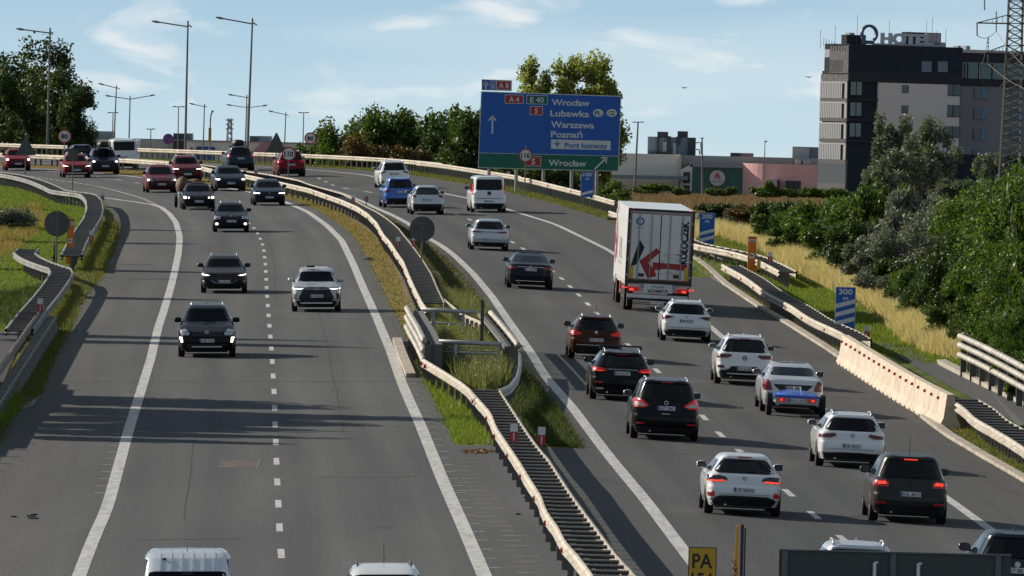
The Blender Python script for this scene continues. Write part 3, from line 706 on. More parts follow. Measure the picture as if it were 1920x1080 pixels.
class Shape:
    def __init__(s, L, Wd, H, rear, front, dw, zb=.22):
        s.L, s.Wd, s.H = L, Wd, H; s.r, s.f, s.d = rear, front, dw; s.zb = zb
    def par(s, z):
        yr = -s.L/2+np.interp(z, *zip(*s.r)); yf = s.L/2-np.interp(z, *zip(*s.f)); w_ = s.Wd/2-np.interp(z, *zip(*s.d)); e = np.interp(z, [.3, .9, 1.1, s.H-.05, s.H], [9, 8, 7, 6, 5]); return yr, yf, w_, e
    def at(s, side, a, z, off=0):
        yr, yf, w_, e = s.par(z); yc = (yr+yf)/2; hl = (yf-yr)/2
        if side in ('rear', 'front'):
            t = min(abs(a)/w_, .9995); y = hl*(1-t**e)**(1/e)
            # outward normal in plan
            nx = (t**(e-1))/w_*(1 if a >= 0 else -1); ny = ((y/hl)**(e-1))/hl; q = math.hypot(nx, ny); nx /= q; ny /= q
            sg = -1 if side == 'rear' else 1
            return Vector((a+nx*off, yc+sg*(y+ny*off), z+(off*.35 if z > 1.0 else 0)))
        t = min(abs(a-yc)/hl, .999); x = w_*(1-t**e)**(1/e); sg = -1 if side == 'left' else 1
        return Vector((sg*(x+off), a, z))
    def body(s):
        zs = sorted(set([round(q, 4) for q in [z for z, v in s.r]+[z for z, v in s.f]+[z for z, v in s.d]+[s.zb]+list(np.linspace(s.zb, s.H, 22)) if q >= s.zb-.001])); vs = []; n = 0
        for z in zs:
            yr, yf, w_, e = s.par(z); yc = (yr+yf)/2; hl = (yf-yr)/2; k = .5**(1/e); q = []
            for t in QX: q.append((t*k, (1-(t*k)**e)**(1/e)))
            for t in QX[::-1][1:]: q.append(((1-(t*k)**e)**(1/e), t*k))
            ring = [(x, y) for x, y in q]+[(x, -y) for x, y in q[::-1][1:]]; ring += [(-x, y) for x, y in ring[::-1][1:-1]]
            n = len(ring); vs += [(x*w_, yc+y*hl, z) for x, y in ring]
        m = len(zs); fs = [(i*n+j, (i+1)*n+j, (i+1)*n+(j+1) % n, i*n+(j+1) % n) for i in range(m-1) for j in range(n)]
        # domed cap and floor
        yr, yf, w_, e = s.par(s.H); vs.append((0, (yr+yf)/2, s.H+.012)); c_ = len(vs)-1
        fs += [((m-1)*n+j, c_, (m-1)*n+(j+1) % n) for j in range(n)]; fs.append(tuple(range(n)))
        return MB().add(vs, fs)
    def patch(s, side, poly, off=.008, nz=None, nx=8, depth=.03):
        """poly: list of (a,z), monotone in z; laid on the curved body with a skirt"""
        zmin = min(p[1] for p in poly); zmax = max(p[1] for p in poly); nz = nz or max(3, int((zmax-zmin)/.035)); zs = set(np.linspace(zmin+1e-4, zmax-1e-4, nz+1)); zs |= {min(max(p[1], zmin+1e-4), zmax-1e-4) for p in poly}
        zs = sorted(zs); rows = []
        for z in zs:
            xs = []
            for (a0, z0), (a1, z1) in zip(poly, poly[1:]+poly[:1]):
                if (z0-z)*(z1-z) <= 0 and z0 != z1: xs.append(a0+(a1-a0)*(z-z0)/(z1-z0))
            if len(xs) >= 2: rows.append((z, min(xs), max(xs)))
        vs = []; fs = []; k = nx+1
        for z, a0, a1 in rows:
            for i in range(k): vs.append(s.at(side, a0+(a1-a0)*i/nx, z, off))
        for i in range(len(rows)-1):
            for j in range(nx): fs.append((i*k+j, i*k+j+1, (i+1)*k+j+1, (i+1)*k+j))
        bd = [j for j in range(k)]+[i*k+nx for i in range(1, len(rows))]+[(len(rows)-1)*k+j for j in range(nx-1, -1, -1)]+[i*k for i in range(len(rows)-2, 0, -1)]
        o = len(vs); yc = 0
        for b_ in bd:
            p = vs[b_]; vs.append(p+Vector((0, depth if side == 'rear' else -depth if side == 'front' else 0, 0))+Vector((-depth if side == 'right' else depth if side == 'left' else 0, 0, 0)))
        m = len(bd); fs += [(bd[i], bd[(i+1) % m], o+(i+1) % m, o+i) for i in range(m)]
        return MB().add(vs, fs)
def shape(kind, L, Wd, H, zb=.95, rk=.45, nose=.74, cowl=None, ws=.8, tum=.27, bot=.22, roofdrop=0):
    cowl = cowl or zb+.04
    if kind == 'sedan':
        rear = [(bot, .14), (.40, .02), (.55, 0), (.7, .02), (zb-.02, .04), (zb+.03, .10), (zb+.07, .45), (zb+.11, .62), (H-.12, 1.40), (H-.05, 1.75), (H, 2.3)]
    elif kind == 'van':
        rear = [(bot, .08), (.45, 0), (.55, .0), (.6, .03), (zb, .05), (H-.15, .13), (H-.05, .17), (H, .35)]
    else:
        rear = [(bot, .12), (.42, .02), (.52, 0), (.66, .005), (.72, .04), (zb-.03, .07), (zb+.03, .12), (H-.14, .12+rk), (H-.10, .10+rk), (H-.045, .14+rk), (H-.02, .35+rk), (H, 1.0+rk)]
    front = [(bot, .14), (.38, .03), (.52, 0), (.64, .02), (nose, .08), (nose+.05, .2), (max(nose+.08, cowl-.09), .6), (cowl-.02, 1.0), (cowl+.02, 1.12), (H-.13, 1.12+ws), (H-.05, 1.12+ws+.25), (H-.02, 1.12+ws+.5), (H, 1.12+ws+1.0)]
    if kind == 'van': front = [(bot, .14), (.5, 0), (nose, .05), (cowl, .45), (cowl+.05, .6), (H-.15, .6+ws), (H-.05, .8+ws), (H, 1.2+ws)]
    dw = [(bot, .07), (.40, .015), (.6, 0), (zb-.12, 0), (zb-.02, .025), (zb+.04, .09), (H-.14, tum), (H-.07, tum+.05), (H-.02, tum+.14), (H, tum+.26)]
    return Shape(L, Wd, H, rear, front, dw, bot)
_wh = {}
def wheel_mesh(r, w_):
    k = (r, w_)
    if k not in _wh:
        a = MB(); prof = [(-w_/2, r*.62), (-w_/2, r*.93), (-w_/2+.025, r), (w_/2-.025, r), (w_/2, r*.93), (w_/2, r*.62)]; n = 28
        vs = [(x, rr*math.cos(2*math.pi*i/n), rr*math.sin(2*math.pi*i/n)) for i in range(n) for x, rr in prof]; m = len(prof)
        fs = [(i*m+j, i*m+j+1, ((i+1) % n)*m+j+1, ((i+1) % n)*m+j) for i in range(n) for j in range(m-1)]; a.add(vs, fs)
        t = a.build('t', tyrem, smooth=False); b_ = MB(); R0 = r*.64
        vs = [(s_, R0*math.cos(2*math.pi*i/n), R0*math.sin(2*math.pi*i/n)) for s_ in (-w_/2+.02, w_/2-.02) for i in range(n)]; b_.add(vs, [tuple(range(n)), tuple(range(n, 2*n))])
        for s_ in (-w_/2+.008, w_/2-.008):
            for q in range(5):
                an = 2*math.pi*q/5; d = Vector((0, math.cos(an), math.sin(an))); u = Vector((0, -math.sin(an), math.cos(an)))*r*.08; c_ = Vector((s_, 0, 0)); b_.add([c_-u, c_+u, c_+d*R0+u*1.4, c_+d*R0-u*1.4], [(0, 1, 2, 3)])
        rm = b_.build('r', [rimm]); _wh[k] = (t.data, rm.data); bpy.data.objects.remove(t); bpy.data.objects.remove(rm)
    return _wh[k]
def mir(poly): return [(-a, z) for a, z in poly]
def sym(h): return h+[(-a, z) for a, z in h[::-1]]
def rr(x0, x1, z0, z1, r=.02):
    o = []
    for cx, cz, a0 in ((x1-r, z0+r, -90), (x1-r, z1-r, 0), (x0+r, z1-r, 90), (x0+r, z0+r, 180)):
        for i in range(4):
            a = math.radians(a0+30*i); o.append((cx+r*math.cos(a), cz+r*math.sin(a)))
    return o
def ell(cx, cz, rx, rz, n=16): return [(cx+rx*math.cos(2*math.pi*(i+.5)/n), cz+rz*math.sin(2*math.pi*(i+.5)/n)) for i in range(n)]
class Car:
    def __init__(s, name, label, cat, px, py, view, sh, pcol, hd=None, wr=.33, wb=None, ww=.215, group=None, lane=None, dx=0, wcover=None):
        s.sh = sh; s.view = view; L, Wd = sh.L, sh.Wd; wb = wb or L*.62; s.wb = wb
        p = W(px, py); f = {'L': fL2, 'R': fR2}[lane or ('R' if view == 'rear' else 'L')]
        D = p.y; tx = (f(D+6)-f(D-6))/12.; head = max(-.10, min(.10, math.atan2(tx, 1)))
        rz = -head if view == 'rear' else math.pi-head
        if hd is not None: rz += hd
        s.ya = -wb/2-.03*L/4.3 if view == 'rear' else wb/2+.03
        fw = Vector((-math.sin(rz), math.cos(rz)))
        c_ = p.to_2d()-fw*s.ya
        z0 = float(surf(c_.x, c_.y)); z1 = float(surf(c_.x+fw.x*wb/2, c_.y+fw.y*wb/2)); z2 = float(surf(c_.x-fw.x*wb/2, c_.y-fw.y*wb/2)); rt = Vector((fw.y, -fw.x))
        z3 = float(surf(c_.x+rt.x*.8, c_.y+rt.y*.8)); z4 = float(surf(c_.x-rt.x*.8, c_.y-rt.y*.8))
        s.o = thing(name, label, cat, (c_.x, c_.y, (z1+z2)/2+.003), 0, group)
        s.o.rotation_euler = (math.atan2(z1-z2, wb), -math.atan2(z3-z4, 1.6), rz); s.o.rotation_mode = 'XYZ'
        # apply heading first, then the road's tilt in the car's own axes
        M = Matrix.Rotation(rz, 4, 'Z') @ Matrix.Rotation(math.atan2(z1-z2, wb), 4, 'X') @ Matrix.Rotation(-math.atan2(z3-z4, 1.6), 4, 'Y')
        s.o.rotation_euler = M.to_euler()
        s.m = paint(pcol) if isinstance(pcol, str) else pcol
        s.b = sh.body().build('body', s.m, s.o, smooth=True, fixn=True)
        s.b.data.set_sharp_from_angle(angle=math.radians(38))
        MB().box((0, 0, .24), (Wd-.5, L-1.1, .16)).build('underbody', black, s.o)
        tm, rm = wheel_mesh(wr, ww)
        for sx in (-1, 1):
            for sy in (-1, 1):
                wo = put('wheel', tm, (sx*(Wd/2-ww/2+.005), sy*wb/2-(.03*L/4.3 if sy < 0 else 0), wr), 0, s.o); ro = put('rim', rm, (0, 0, 0), 0, wo)
                if sy == (-1 if view == 'rear' else 1) or sx*(-1) > 0 or True:
                    yc = wo.location.y; poly = [(yc+(wr+.05)*math.cos(math.radians(a)), wr+(wr+.05)*math.sin(math.radians(a))) for a in range(-8, 189, 14)]
                    poly = [(a, max(z, sh.zb+.005)) for a, z in poly]
                    sh.patch('right' if sx > 0 else 'left', poly, .003, nx=6, depth=.02).build('wheel_arch', black, s.o)
    def p(s, side, poly, name, m, off=.008, both=False, nx=8, parent=None, depth=.03, nz=None):
        o = s.sh.patch(side, poly, off, nx=nx, depth=depth, nz=nz).build(name, m, parent or s.o, fixn=True)
        if both:
            o2 = s.sh.patch(side, mir(poly), off, nx=nx, depth=depth, nz=nz).build(name, m, parent or s.o, fixn=True); return o, o2
        return o
    def sides(s, zb, top, y0, y1, in0=.5, in1=.7, m=None):
        for sd_ in ('left', 'right'):
            ys = [y0, y0+(y1-y0)*.30, y0+(y1-y0)*.34, y0+(y1-y0)*.66, y0+(y1-y0)*.70, y1]
            def lim(y): return y
            for a, b_, ra, rb in ((ys[0], ys[1], in0, 0), (ys[2], ys[3], 0, 0), (ys[4], ys[5], 0, in1)):
                s.p(sd_, [(a, zb), (b_, zb), (max(b_-rb, a+.05), top), (min(a+ra, b_-.05), top)], 'side_window', glass, .004, nx=4)
    def plate(s, side, cx, z, txt, w_=.50, band=True, h=.112, hollow=0, m=None):
        sg = -1 if side == 'rear' else 1; y = min(s.sh.at(side, cx+d, z+e).y*sg for d in (0,) for e in (0,))
        y = max(s.sh.at(side, cx+d, z+e).y*sg for d in (-.2, 0, .2) for e in (-.05, .05))*sg+sg*.02
        o = MB().box((cx, y, z), (w_, .014, h)).build('number_plate', m or platem, s.o)
        yy = y+sg*.012; R = (-sg*1.0, 0, 0) if False else ((1, 0, 0) if side == 'rear' else (-1, 0, 0)); q = R[0]
        if band: MB().box((cx-q*(w_/2-.025), yy-sg*.002, z), (.045, .006, h*.94)).build('plate_band', plateb, o)
        t_ = MB(); text(t_, txt, h*.72, (cx+q*.02, yy+sg*.003, z), R, bold=.004); tw = max(v[0] for v in t_.v)-min(v[0] for v in t_.v)
        k = (w_-.09)/tw; t_.v = [((v[0]-cx-q*.02)*k+cx+q*.02, v[1], v[2]) for v in t_.v]; t_.build('plate_letters', letm, o); return o
    def mirrors(s, zb, y, m=None, w_=.25, h=.18, out=.12):
        m = m or s.m
        for sx in (-1, 1):
            yr, yf, hw, e = s.sh.par(zb+.05); x = sx*(hw+out); vs = []; n = 12; k = 6
            for i in range(k+1):
                t = i/k; rr_ = [.80, 1, 1, .98, .85, .6, .05][i]; yy = y-.06+.17*t
                for j in range(n):
                    a = 2*math.pi*j/n; ca, sa = math.cos(a), math.sin(a); vs.append((x+sx*.01+w_/2*rr_*abs(ca)**.7*(1 if ca > 0 else -1), yy, zb+.10+h/2*rr_*abs(sa)**.8*(1 if sa > 0 else -1)))
            fs = [(i*n+j, i*n+(j+1) % n, (i+1)*n+(j+1) % n, (i+1)*n+j) for i in range(k) for j in range(n)]+[tuple(range(n)), tuple(range(k*n, k*n+n))[::-1]]
            mo = MB().add(vs, fs).bar((x, y, zb+.06), (sx*(hw-.05), y-.02, zb+.02), .025, 6).build('side_mirror', m, s.o, smooth=True, fixn=True)
            MB().add([(x+sx*.01+w_*.42*a*c_, y-.066, zb+.10+h*.40*b_) for a, b_, c_ in ((-1, -1, .9), (1, -1, .9), (1.0, 1, 1), (-1, 1, 1))], [(0, 1, 2, 3)]).build('mirror_glass', mirg, mo)
    def emblem(s, side, z, r, m=chrome, ring=True, cx=0, bar=False, off=.02):
        c_ = s.sh.at(side, cx, z, off); a = MB()
        if ring: a.disc((c_.x, c_.y, z), r, 20, r0=r*.68)
        else: a.disc((c_.x, c_.y, z), r, 20)
        if bar: a.box((c_.x, c_.y, z), (r*1.7, .004, r*.3))
        return a.build('emblem', m, s.o)
    def fin(s, y=None):
        y = y if y is not None else s.sh.par(s.sh.H)[0]+.18; z = s.sh.H+.0
        MB().add([(-.02, y+.12, z), (.02, y+.12, z), (.02, y-.08, z), (-.02, y-.08, z), (0, y-.06, z+.075)], [(0, 1, 4), (1, 2, 4), (2, 3, 4), (3, 0, 4)]).build('aerial_fin', s.m, s.o)
    def antenna(s, y, l=.4, tilt=.25): MB().bar((0, y, s.sh.H), (0, y-l*tilt, s.sh.H+l), .008, 5).build('aerial', black, s.o)
    def rails(s, m=silv, x=None, y0=None, y1=None, h=.06):
        yr, yf, w_, e = s.sh.par(s.sh.H-.05); y0 = y0 if y0 is not None else yr+.15; y1 = y1 if y1 is not None else yf-.45; zt = s.sh.H+h-.03
        for sx in (-1, 1):
            X = sx*(w_-.05) if x is None else sx*x
            MB().tube([(X, y0-.08, zt-.08), (X, y0+.1, zt-.01), (X, y0+.4, zt), (X, y1-.4, zt), (X, y1-.1, zt-.02), (X, y1+.1, zt-.09)], .022, 6).build('roof_rail', m, s.o, smooth=True)
    def box(s, m, w_=.75, h=.38, l=1.9, y=0):
        n = 20; rows = [(0, .80), (.06, .96), (.45, 1), (.75, .93), (.93, .75), (1, .45)]; vs = []
        for t, k in rows:
            for j in range(n):
                a = 2*math.pi*j/n; ca, sa = math.cos(a), math.sin(a); vs.append((w_/2*k*abs(ca)**.5*(1 if ca > 0 else -1), y+l/2*(.9+.1*k)*abs(sa)**.5*(1 if sa > 0 else -1), s.sh.H+.07+t*h))
        o = MB().add(vs, [(i*n+j, i*n+(j+1) % n, (i+1)*n+(j+1) % n, (i+1)*n+j) for i in range(len(rows)-1) for j in range(n)]+[tuple(range(n))[::-1], tuple(range((len(rows)-1)*n, len(rows)*n))]).build('roof_box', m, s.o, smooth=True, fixn=True)
        s.bars(-.5+y); s.bars(.5+y)
    def bars(s, y, m=black, z=.05, x=.55):
        MB().box((0, y, s.sh.H+z), (2*x, .07, .03)).box((-x, y, s.sh.H+z-.04), (.05, .09, .10)).box((x, y, s.sh.H+z-.04), (.05, .09, .10)).build('roof_bar', m, s.o)
def rearcar(name, label, px, py, kind, L, Wd, H, col, zb=.95, rk=.42, plate='', pz=.72, win=None, tail=None, tailm_=None, tail2=None, low=None, mirror=None, lane='R', reflz=None, emb=None, third=None, cat='car', wr=.33, wiper=True, lip=None, wt=None, wz=None, tum=.27, hd=None, pw=.50, edge=None, bot=.22, seam=None):
    sh = shape(kind, L, Wd, H, zb=zb, rk=rk, tum=tum, bot=bot); c = Car(name, label, cat, px, py, 'rear', sh, col, lane=lane, wr=wr, hd=hd); hw = Wd/2
    sed = kind == 'sedan'
    b0 = zb+.13 if sed else zb+.03; b1 = H-.13
    if wz: b0, b1 = wz
    wb0 = hw-.19; wt0 = hw-tum-.10
    if win: wb0, wt0 = win
    wpoly = sym([(wb0-.10, b0), (wb0-.02, b0+.025), (wb0, b0+.07), (wt0+.02, b1-.04), (wt0-.03, b1-.01), (wt0-.10, b1)])
    wo = c.p('rear', wpoly, 'rear_window', glass, .006, nx=14)
    if wiper and not sed:
        a = c.sh.at('rear', 0, b0+.03, .03); b_ = c.sh.at('rear', .28, b0+.07, .03); MB().bar(a, b_, .010, 4).build('wiper', black, wo)
    if tail:
        for sg in (1, -1):
            o = c.p('rear', [(sg*a, z) for a, z in tail], 'tail_lamp', tailm_ or tailm, .012, nx=8)
            if tail2: c.p('rear', [(sg*a, z) for a, z in tail2[0]], 'lamp_insert', tail2[1], .018, nx=5, parent=o)
    if low: c.p('rear', low, 'lower_bumper', black, .010, nx=16)
    if plate: c.plate('rear', 0, pz, plate, pw)
    if reflz is not None:
        for sg in (1, -1): c.p('rear', [(sg*(hw-.36), reflz-.02), (sg*(hw-.14), reflz-.02), (sg*(hw-.12), reflz+.025), (sg*(hw-.34), reflz+.025)], 'reflector', tailm, .016, nx=4)
    if emb: c.emblem('rear', *emb)
    if third: c.p('rear', [(-.16, third-.012), (.16, third-.012), (.16, third+.012), (-.16, third+.012)], 'brake_lamp', tailon if edge == 'on' else tailm, .02, nx=6)
    mz = zb+.02; c.mirrors(mz, L/2-1.75 if not kind == 'van' else L/2-1.1, mirror)
    # side glazing, tailgate seam
    c.sides(zb+.05, H-.16, sh.par(zb+.1)[0]+(.25 if not sed else .55), sh.par(zb+.1)[1]-.35, .25 if not sed else .5, .5)
    s_ = .006; z0, z1 = seam or (.50, zb+.0)
    x = hw-.32
    c.p('rear', [(-x, z0), (x, z0), (x, z0+s_*1.5), (-x, z0+s_*1.5)], 'panel_gap', black, .003, nx=10, depth=.002)
    MB().bar(c.sh.at('rear', -.38, .25, -.05), c.sh.at('rear', -.46, .25, .02), .03, 8).build('exhaust', chrome, c.o)
    return c
def frontcar(name, label, px, py, kind, L, Wd, H, col, zb=.95, nose=.74, plate='', pz=.48, lamps=None, lit=None, grille=None, low=None, fog=None, mirror=None, emb=None, lane='L', cat='car', wr=.33, tum=.27, ws=.8, cowl=None, hd=None, group=None, rk=.42, lampmat=None, bot=.22, wtop=.15):
    sh = shape(kind, L, Wd, H, zb=zb, rk=rk, nose=nose, tum=tum, ws=ws, cowl=cowl, bot=bot); c = Car(name, label, cat, px, py, 'front', sh, col, lane=lane, wr=wr, hd=hd); hw = Wd/2
    cw = (cowl or zb+.04); b0 = cw+.035; b1 = H-wtop; wb0 = hw-.14; wt0 = hw-tum-.09
    wo = c.p('front', sym([(wb0-.10, b0), (wb0, b0+.03), (wt0, b1-.02), (wt0-.10, b1)]), 'windscreen', glass2, .006, nx=14)
    for sx in (-.30, .25):
        a = c.sh.at('front', sx, b0+.01, .03); b_ = c.sh.at('front', sx+.45*(1 if sx < 0 else .8), b0+.03, .03); MB().bar(a, b_, .009, 4).build('wiper', black, wo)
    a = c.sh.at('front', 0, b1-.05, .012); MB().box(a, (.2, .01, .06)).build('mirror_mount', black, wo)
    if lamps:
        for sg in (1, -1):
            o = c.p('front', [(sg*q, z) for q, z in lamps], 'headlight', lampmat or lampm, .012, nx=6)
            for ll in (lit or []): c.p('front', [(sg*q, z) for q, z in ll], 'lamp_insert', lampon, .02, nx=4, parent=o)
    if grille: c.p('front', grille[0], 'grille', grille[1] if len(grille) > 1 else black, .010, nx=12)
    if low: c.p('front', low, 'lower_grille', black, .010, nx=14)
    for fg in (fog or []):
        for sg in (1, -1): c.p('front', [(sg*q, z) for q, z in fg[0]], 'fog_lamp', fg[1], .014, nx=4)
    if plate: c.plate('front', 0, pz, plate)
    if emb: c.emblem('front', *emb)
    c.mirrors(zb+.02, L/2-1.7, mirror)
    c.sides(zb+.05, H-.16, sh.par(zb+.1)[0]+.35, sh.par(zb+.1)[1]-.3, .25, .5)
    hx = hw-.22      # bonnet shut line
    for sg in (-1, 1): c.p('front', [(sg*hx, nose+.02), (sg*(hx+.008), nose+.02), (sg*(hx-.03), cw-.03), (sg*(hx-.04), cw-.03)], 'panel_gap', black, .002, nx=2, depth=.002, nz=8)
    return c
def band(h, z0, z1): return sym([(h, z0), (h, z1)]) if False else [(-h, z0), (h, z0), (h, z1), (-h, z1)]
# ---- left carriageway, coming towards us
c = frontcar('suv', 'black SUV facing us in the slow lane with lit upright daytime lamps', 388, 669, 'suv', 4.63, 1.89, 1.71, 'black', zb=1.08, nose=.86, cowl=1.14, wr=.37, plate='KGR 5055', pz=.56,
  lamps=[(.60,.74),(.82,.73),(.86,.80),(.88,.92),(.70,.95),(.56,.80)], lampmat=lampm, grille=(rr(-.50,.50,.70,.90,.04), mat('grille', (.02,.02,.022), .35, .3)), low=sym([(.60,.225),(.66,.36),(.70,.44),(.50,.46)]),
  fog=[([(.78,.50),(.84,.50),(.90,.68),(.80,.68)], lampon)], emb=(.83, .075, lampm, False), tum=.29)
c.rails(silv); c.fin(-1.2); c.antenna(-.9, .12, .3)
MB().box(c.sh.at('front', 0, .36, .012), (1.0, .02, .035)).build('skid_strip', silv, c.o)
c = frontcar('suv', 'silver crossover SUV with large black grille facing us in the fast lane', 593, 584, 'suv', 4.46, 1.83, 1.63, 'silver', zb=1.04, nose=.86, cowl=1.09, wr=.37, plate='KK 9864Z', pz=.60,
  lamps=[(.46,.88),(.62,.82),(.88,.86),(.90,.92),(.62,.95),(.48,.93)], lampmat=lampd, lit=[[(.48,.885),(.62,.845),(.88,.875),(.88,.90),(.60,.885)]], grille=(sym([(.60,.42),(.66,.55),(.46,.92),(.30,.945)]),), low=sym([(.76,.225),(.84,.34),(.88,.42),(.62,.42),(.55,.36)]),
  fog=[([(.76,.50),(.84,.48),(.86,.68),(.74,.72)], black)], emb=(.85, .07, mat('emblem_blue', (.35,.45,.6), .2, .8), True, 0, True), tum=.28)
c.rails(black, h=.03); MB().box((.2, .1, 1.66), (.3, .12, .07)).build('roof_bundle', black, c.o); MB().box(c.sh.at('front', 0, .34, .02), (1.2, .03, .05)).build('skid_plate', silv, c.o)
c = frontcar('estate_car', 'dark brownish grey estate car facing us beside the white edge line', 420, 549, 'wagon', 4.67, 1.83, 1.48, 'browngrey', zb=.96, nose=.78, wr=.33, plate='DW 9F142', pz=.47,
  lamps=[(.56,.70),(.84,.68),(.88,.74),(.86,.84),(.70,.82),(.54,.74)], lampmat=lampd, lit=[[(.56,.71),(.70,.70),(.86,.74),(.86,.775),(.70,.75)]], grille=(sym([(.30,.40),(.52,.50),(.58,.60),(.48,.69),(.2,.71)]),), low=sym([(.74,.225),(.82,.31),(.86,.38),(.62,.40),(.5,.36)]),
  fog=[([(.74,.42),(.80,.42),(.84,.50),(.78,.52)], silv)])
c.rails(silv); MB().bar(c.sh.at('front', -.5, .50, .02), c.sh.at('front', -.3, .40, .02), .012, 5).bar(c.sh.at('front', .5, .50, .02), c.sh.at('front', .3, .40, .02), .012, 5).bar(c.sh.at('front', -.3, .40, .02), c.sh.at('front', .3, .40, .02), .012, 5).build('grille_frame', silv, c.o)
c = frontcar('hatchback', 'black car with round lit fog lamps facing us behind the grey estate', 433, 435, 'wagon', 4.57, 1.77, 1.47, 'black', zb=.96, nose=.78, plate='DWL 50E7', pz=.55,
  lamps=[(.52,.66),(.82,.66),(.86,.74),(.80,.84),(.52,.80)], lampmat=lampm, grille=(sym([(.38,.62),(.44,.68),(.42,.80),(.1,.82)]), MC['grille']), low=sym([(.68,.225),(.74,.32),(.60,.44),(.45,.45)]),
  fog=[(ell(.70,.42,.07,.06,10), lampon)], emb=(.79, .04, chrome, False))
c.rails(silv); c.antenna(-.9, .3, .3)
c = frontcar('sedan', 'dark blue car with rectangular lit headlights at the dry grass strip', 504, 385, 'wagon', 4.28, 1.79, 1.45, 'navy', zb=.95, nose=.76, plate='DLE 74R9', pz=.46,
  lamps=[(.50,.66),(.82,.66),(.86,.76),(.62,.74),(.48,.70)], lampmat=lampd, lit=[[(.52,.67),(.84,.67),(.85,.735),(.55,.72)]], grille=(rr(-.48,.48,.66,.71,.015),), low=rr(-.72,.72,.225,.42,.03), emb=(.68, .05, mat('emblem_pale', (.4,.5,.7), .3, .6), True))
c = frontcar('sedan', 'black old saloon with twin round headlights towing a loaded trailer', 372, 393, 'sedan', 4.6, 1.79, 1.45, 'black', zb=.94, nose=.74, plate='OGL 48XA', pz=.46,
  lamps=[(.44,.62),(.84,.62),(.86,.74),(.50,.75)], lampmat=lampd, lit=[ell(.74,.68,.085,.07,12), ell(.55,.67,.045,.045,10)], grille=(sym([(.28,.60),(.34,.74),(.1,.76)]), MC['grille']), low=rr(-.60,.60,.225,.42,.03))
cm_ = c
c = frontcar('suv', 'dark blue saloon with angular lit headlights beside the median guardrail', 431, 358, 'sedan', 4.9, 1.87, 1.50, 'navy', zb=.98, nose=.76, plate='DW 6GR40', pz=.48,
  lamps=[(.50,.66),(.84,.66),(.88,.76),(.66,.78),(.48,.72)], lampmat=lampd, lit=[ell(.74,.71,.10,.05,10)], grille=(rr(-.40,.40,.62,.76,.03), MC['grille']), low=rr(-.75,.75,.225,.45,.03))
c = frontcar('minivan', 'wine red minivan with large windscreen facing us', 302, 361, 'suv', 4.59, 1.83, 1.64, 'wine', zb=1.04, nose=.82, cowl=1.05, ws=1.15, plate='DKL 50R2', pz=.50,
  lamps=[(.52,.68),(.84,.70),(.88,.82),(.70,.90),(.56,.78)], lampmat=lampm, lit=[ell(.78,.76,.06,.05,10)], grille=(rr(-.50,.50,.70,.78,.02),), low=rr(-.70,.70,.32,.60,.05))
c.rails(silv); MB().box(c.sh.at('front', 0, .765, .016), (.9, .01, .02)).build('grille_bar', chrome, c.o)
c = frontcar('suv', 'crimson SUV with slim lit lamps behind the wine red minivan', 350, 341, 'suv', 4.7, 1.87, 1.66, 'crimson', zb=1.08, nose=.86, cowl=1.12, plate='DW 5UU72', pz=.50, wr=.36,
  lamps=[(.52,.80),(.86,.80),(.90,.88),(.60,.86)], lampmat=lampd, lit=[[(.54,.805),(.86,.81),(.88,.87),(.60,.85)]], grille=(sym([(.52,.50),(.50,.78),(.1,.80)]), MC['grille']), low=rr(-.75,.75,.225,.42,.04)); c.rails(silv)
c = frontcar('suv', 'dark blue SUV with a black roof box facing us at far left', 196, 327, 'suv', 4.8, 1.93, 1.72, 'blueblack', zb=1.08, nose=.90, cowl=1.12, plate='DW 8KV60', pz=.56, wr=.37,
  lamps=[(.52,.80),(.86,.80),(.90,.90),(.60,.92)], lampmat=lampd, lit=[ell(.74,.86,.09,.055,10)], grille=(rr(-.38,.38,.68,.88,.04), MC['grille']), low=rr(-.75,.75,.225,.46,.04)); c.box(black, .75, .36)
c = frontcar('hatchback', 'red crossover with slanted lit headlights left of the roof box SUV', 143, 333, 'suv', 4.39, 1.80, 1.54, 'red', zb=1.0, nose=.80, plate='DWR 47A9', pz=.50,
  lamps=[(.50,.70),(.84,.74),(.88,.84),(.66,.80)], lampmat=lampd, lit=[[(.52,.71),(.84,.75),(.88,.82),(.68,.77)]], grille=(rr(-.46,.46,.52,.74,.04), MC['grille']), low=rr(-.75,.75,.225,.44,.04)); c.rails(silv)
MB().box(c.sh.at('front', 0, .30, .015), (1.3, .02, .06)).build('skid_plate', silv, c.o)
c = frontcar('hatchback', 'small red car with round lit headlights at the far left edge', 33, 320, 'hatch', 4.0, 1.72, 1.50, 'red', zb=.98, nose=.80, plate='DW 3P184', pz=.48,
  lamps=[(.52,.68),(.82,.70),(.84,.84),(.56,.80)], lampmat=lampd, lit=[ell(.70,.76,.08,.07,10)], grille=(rr(-.46,.46,.58,.70,.03), MC['grille']), low=rr(-.66,.66,.225,.46,.04))
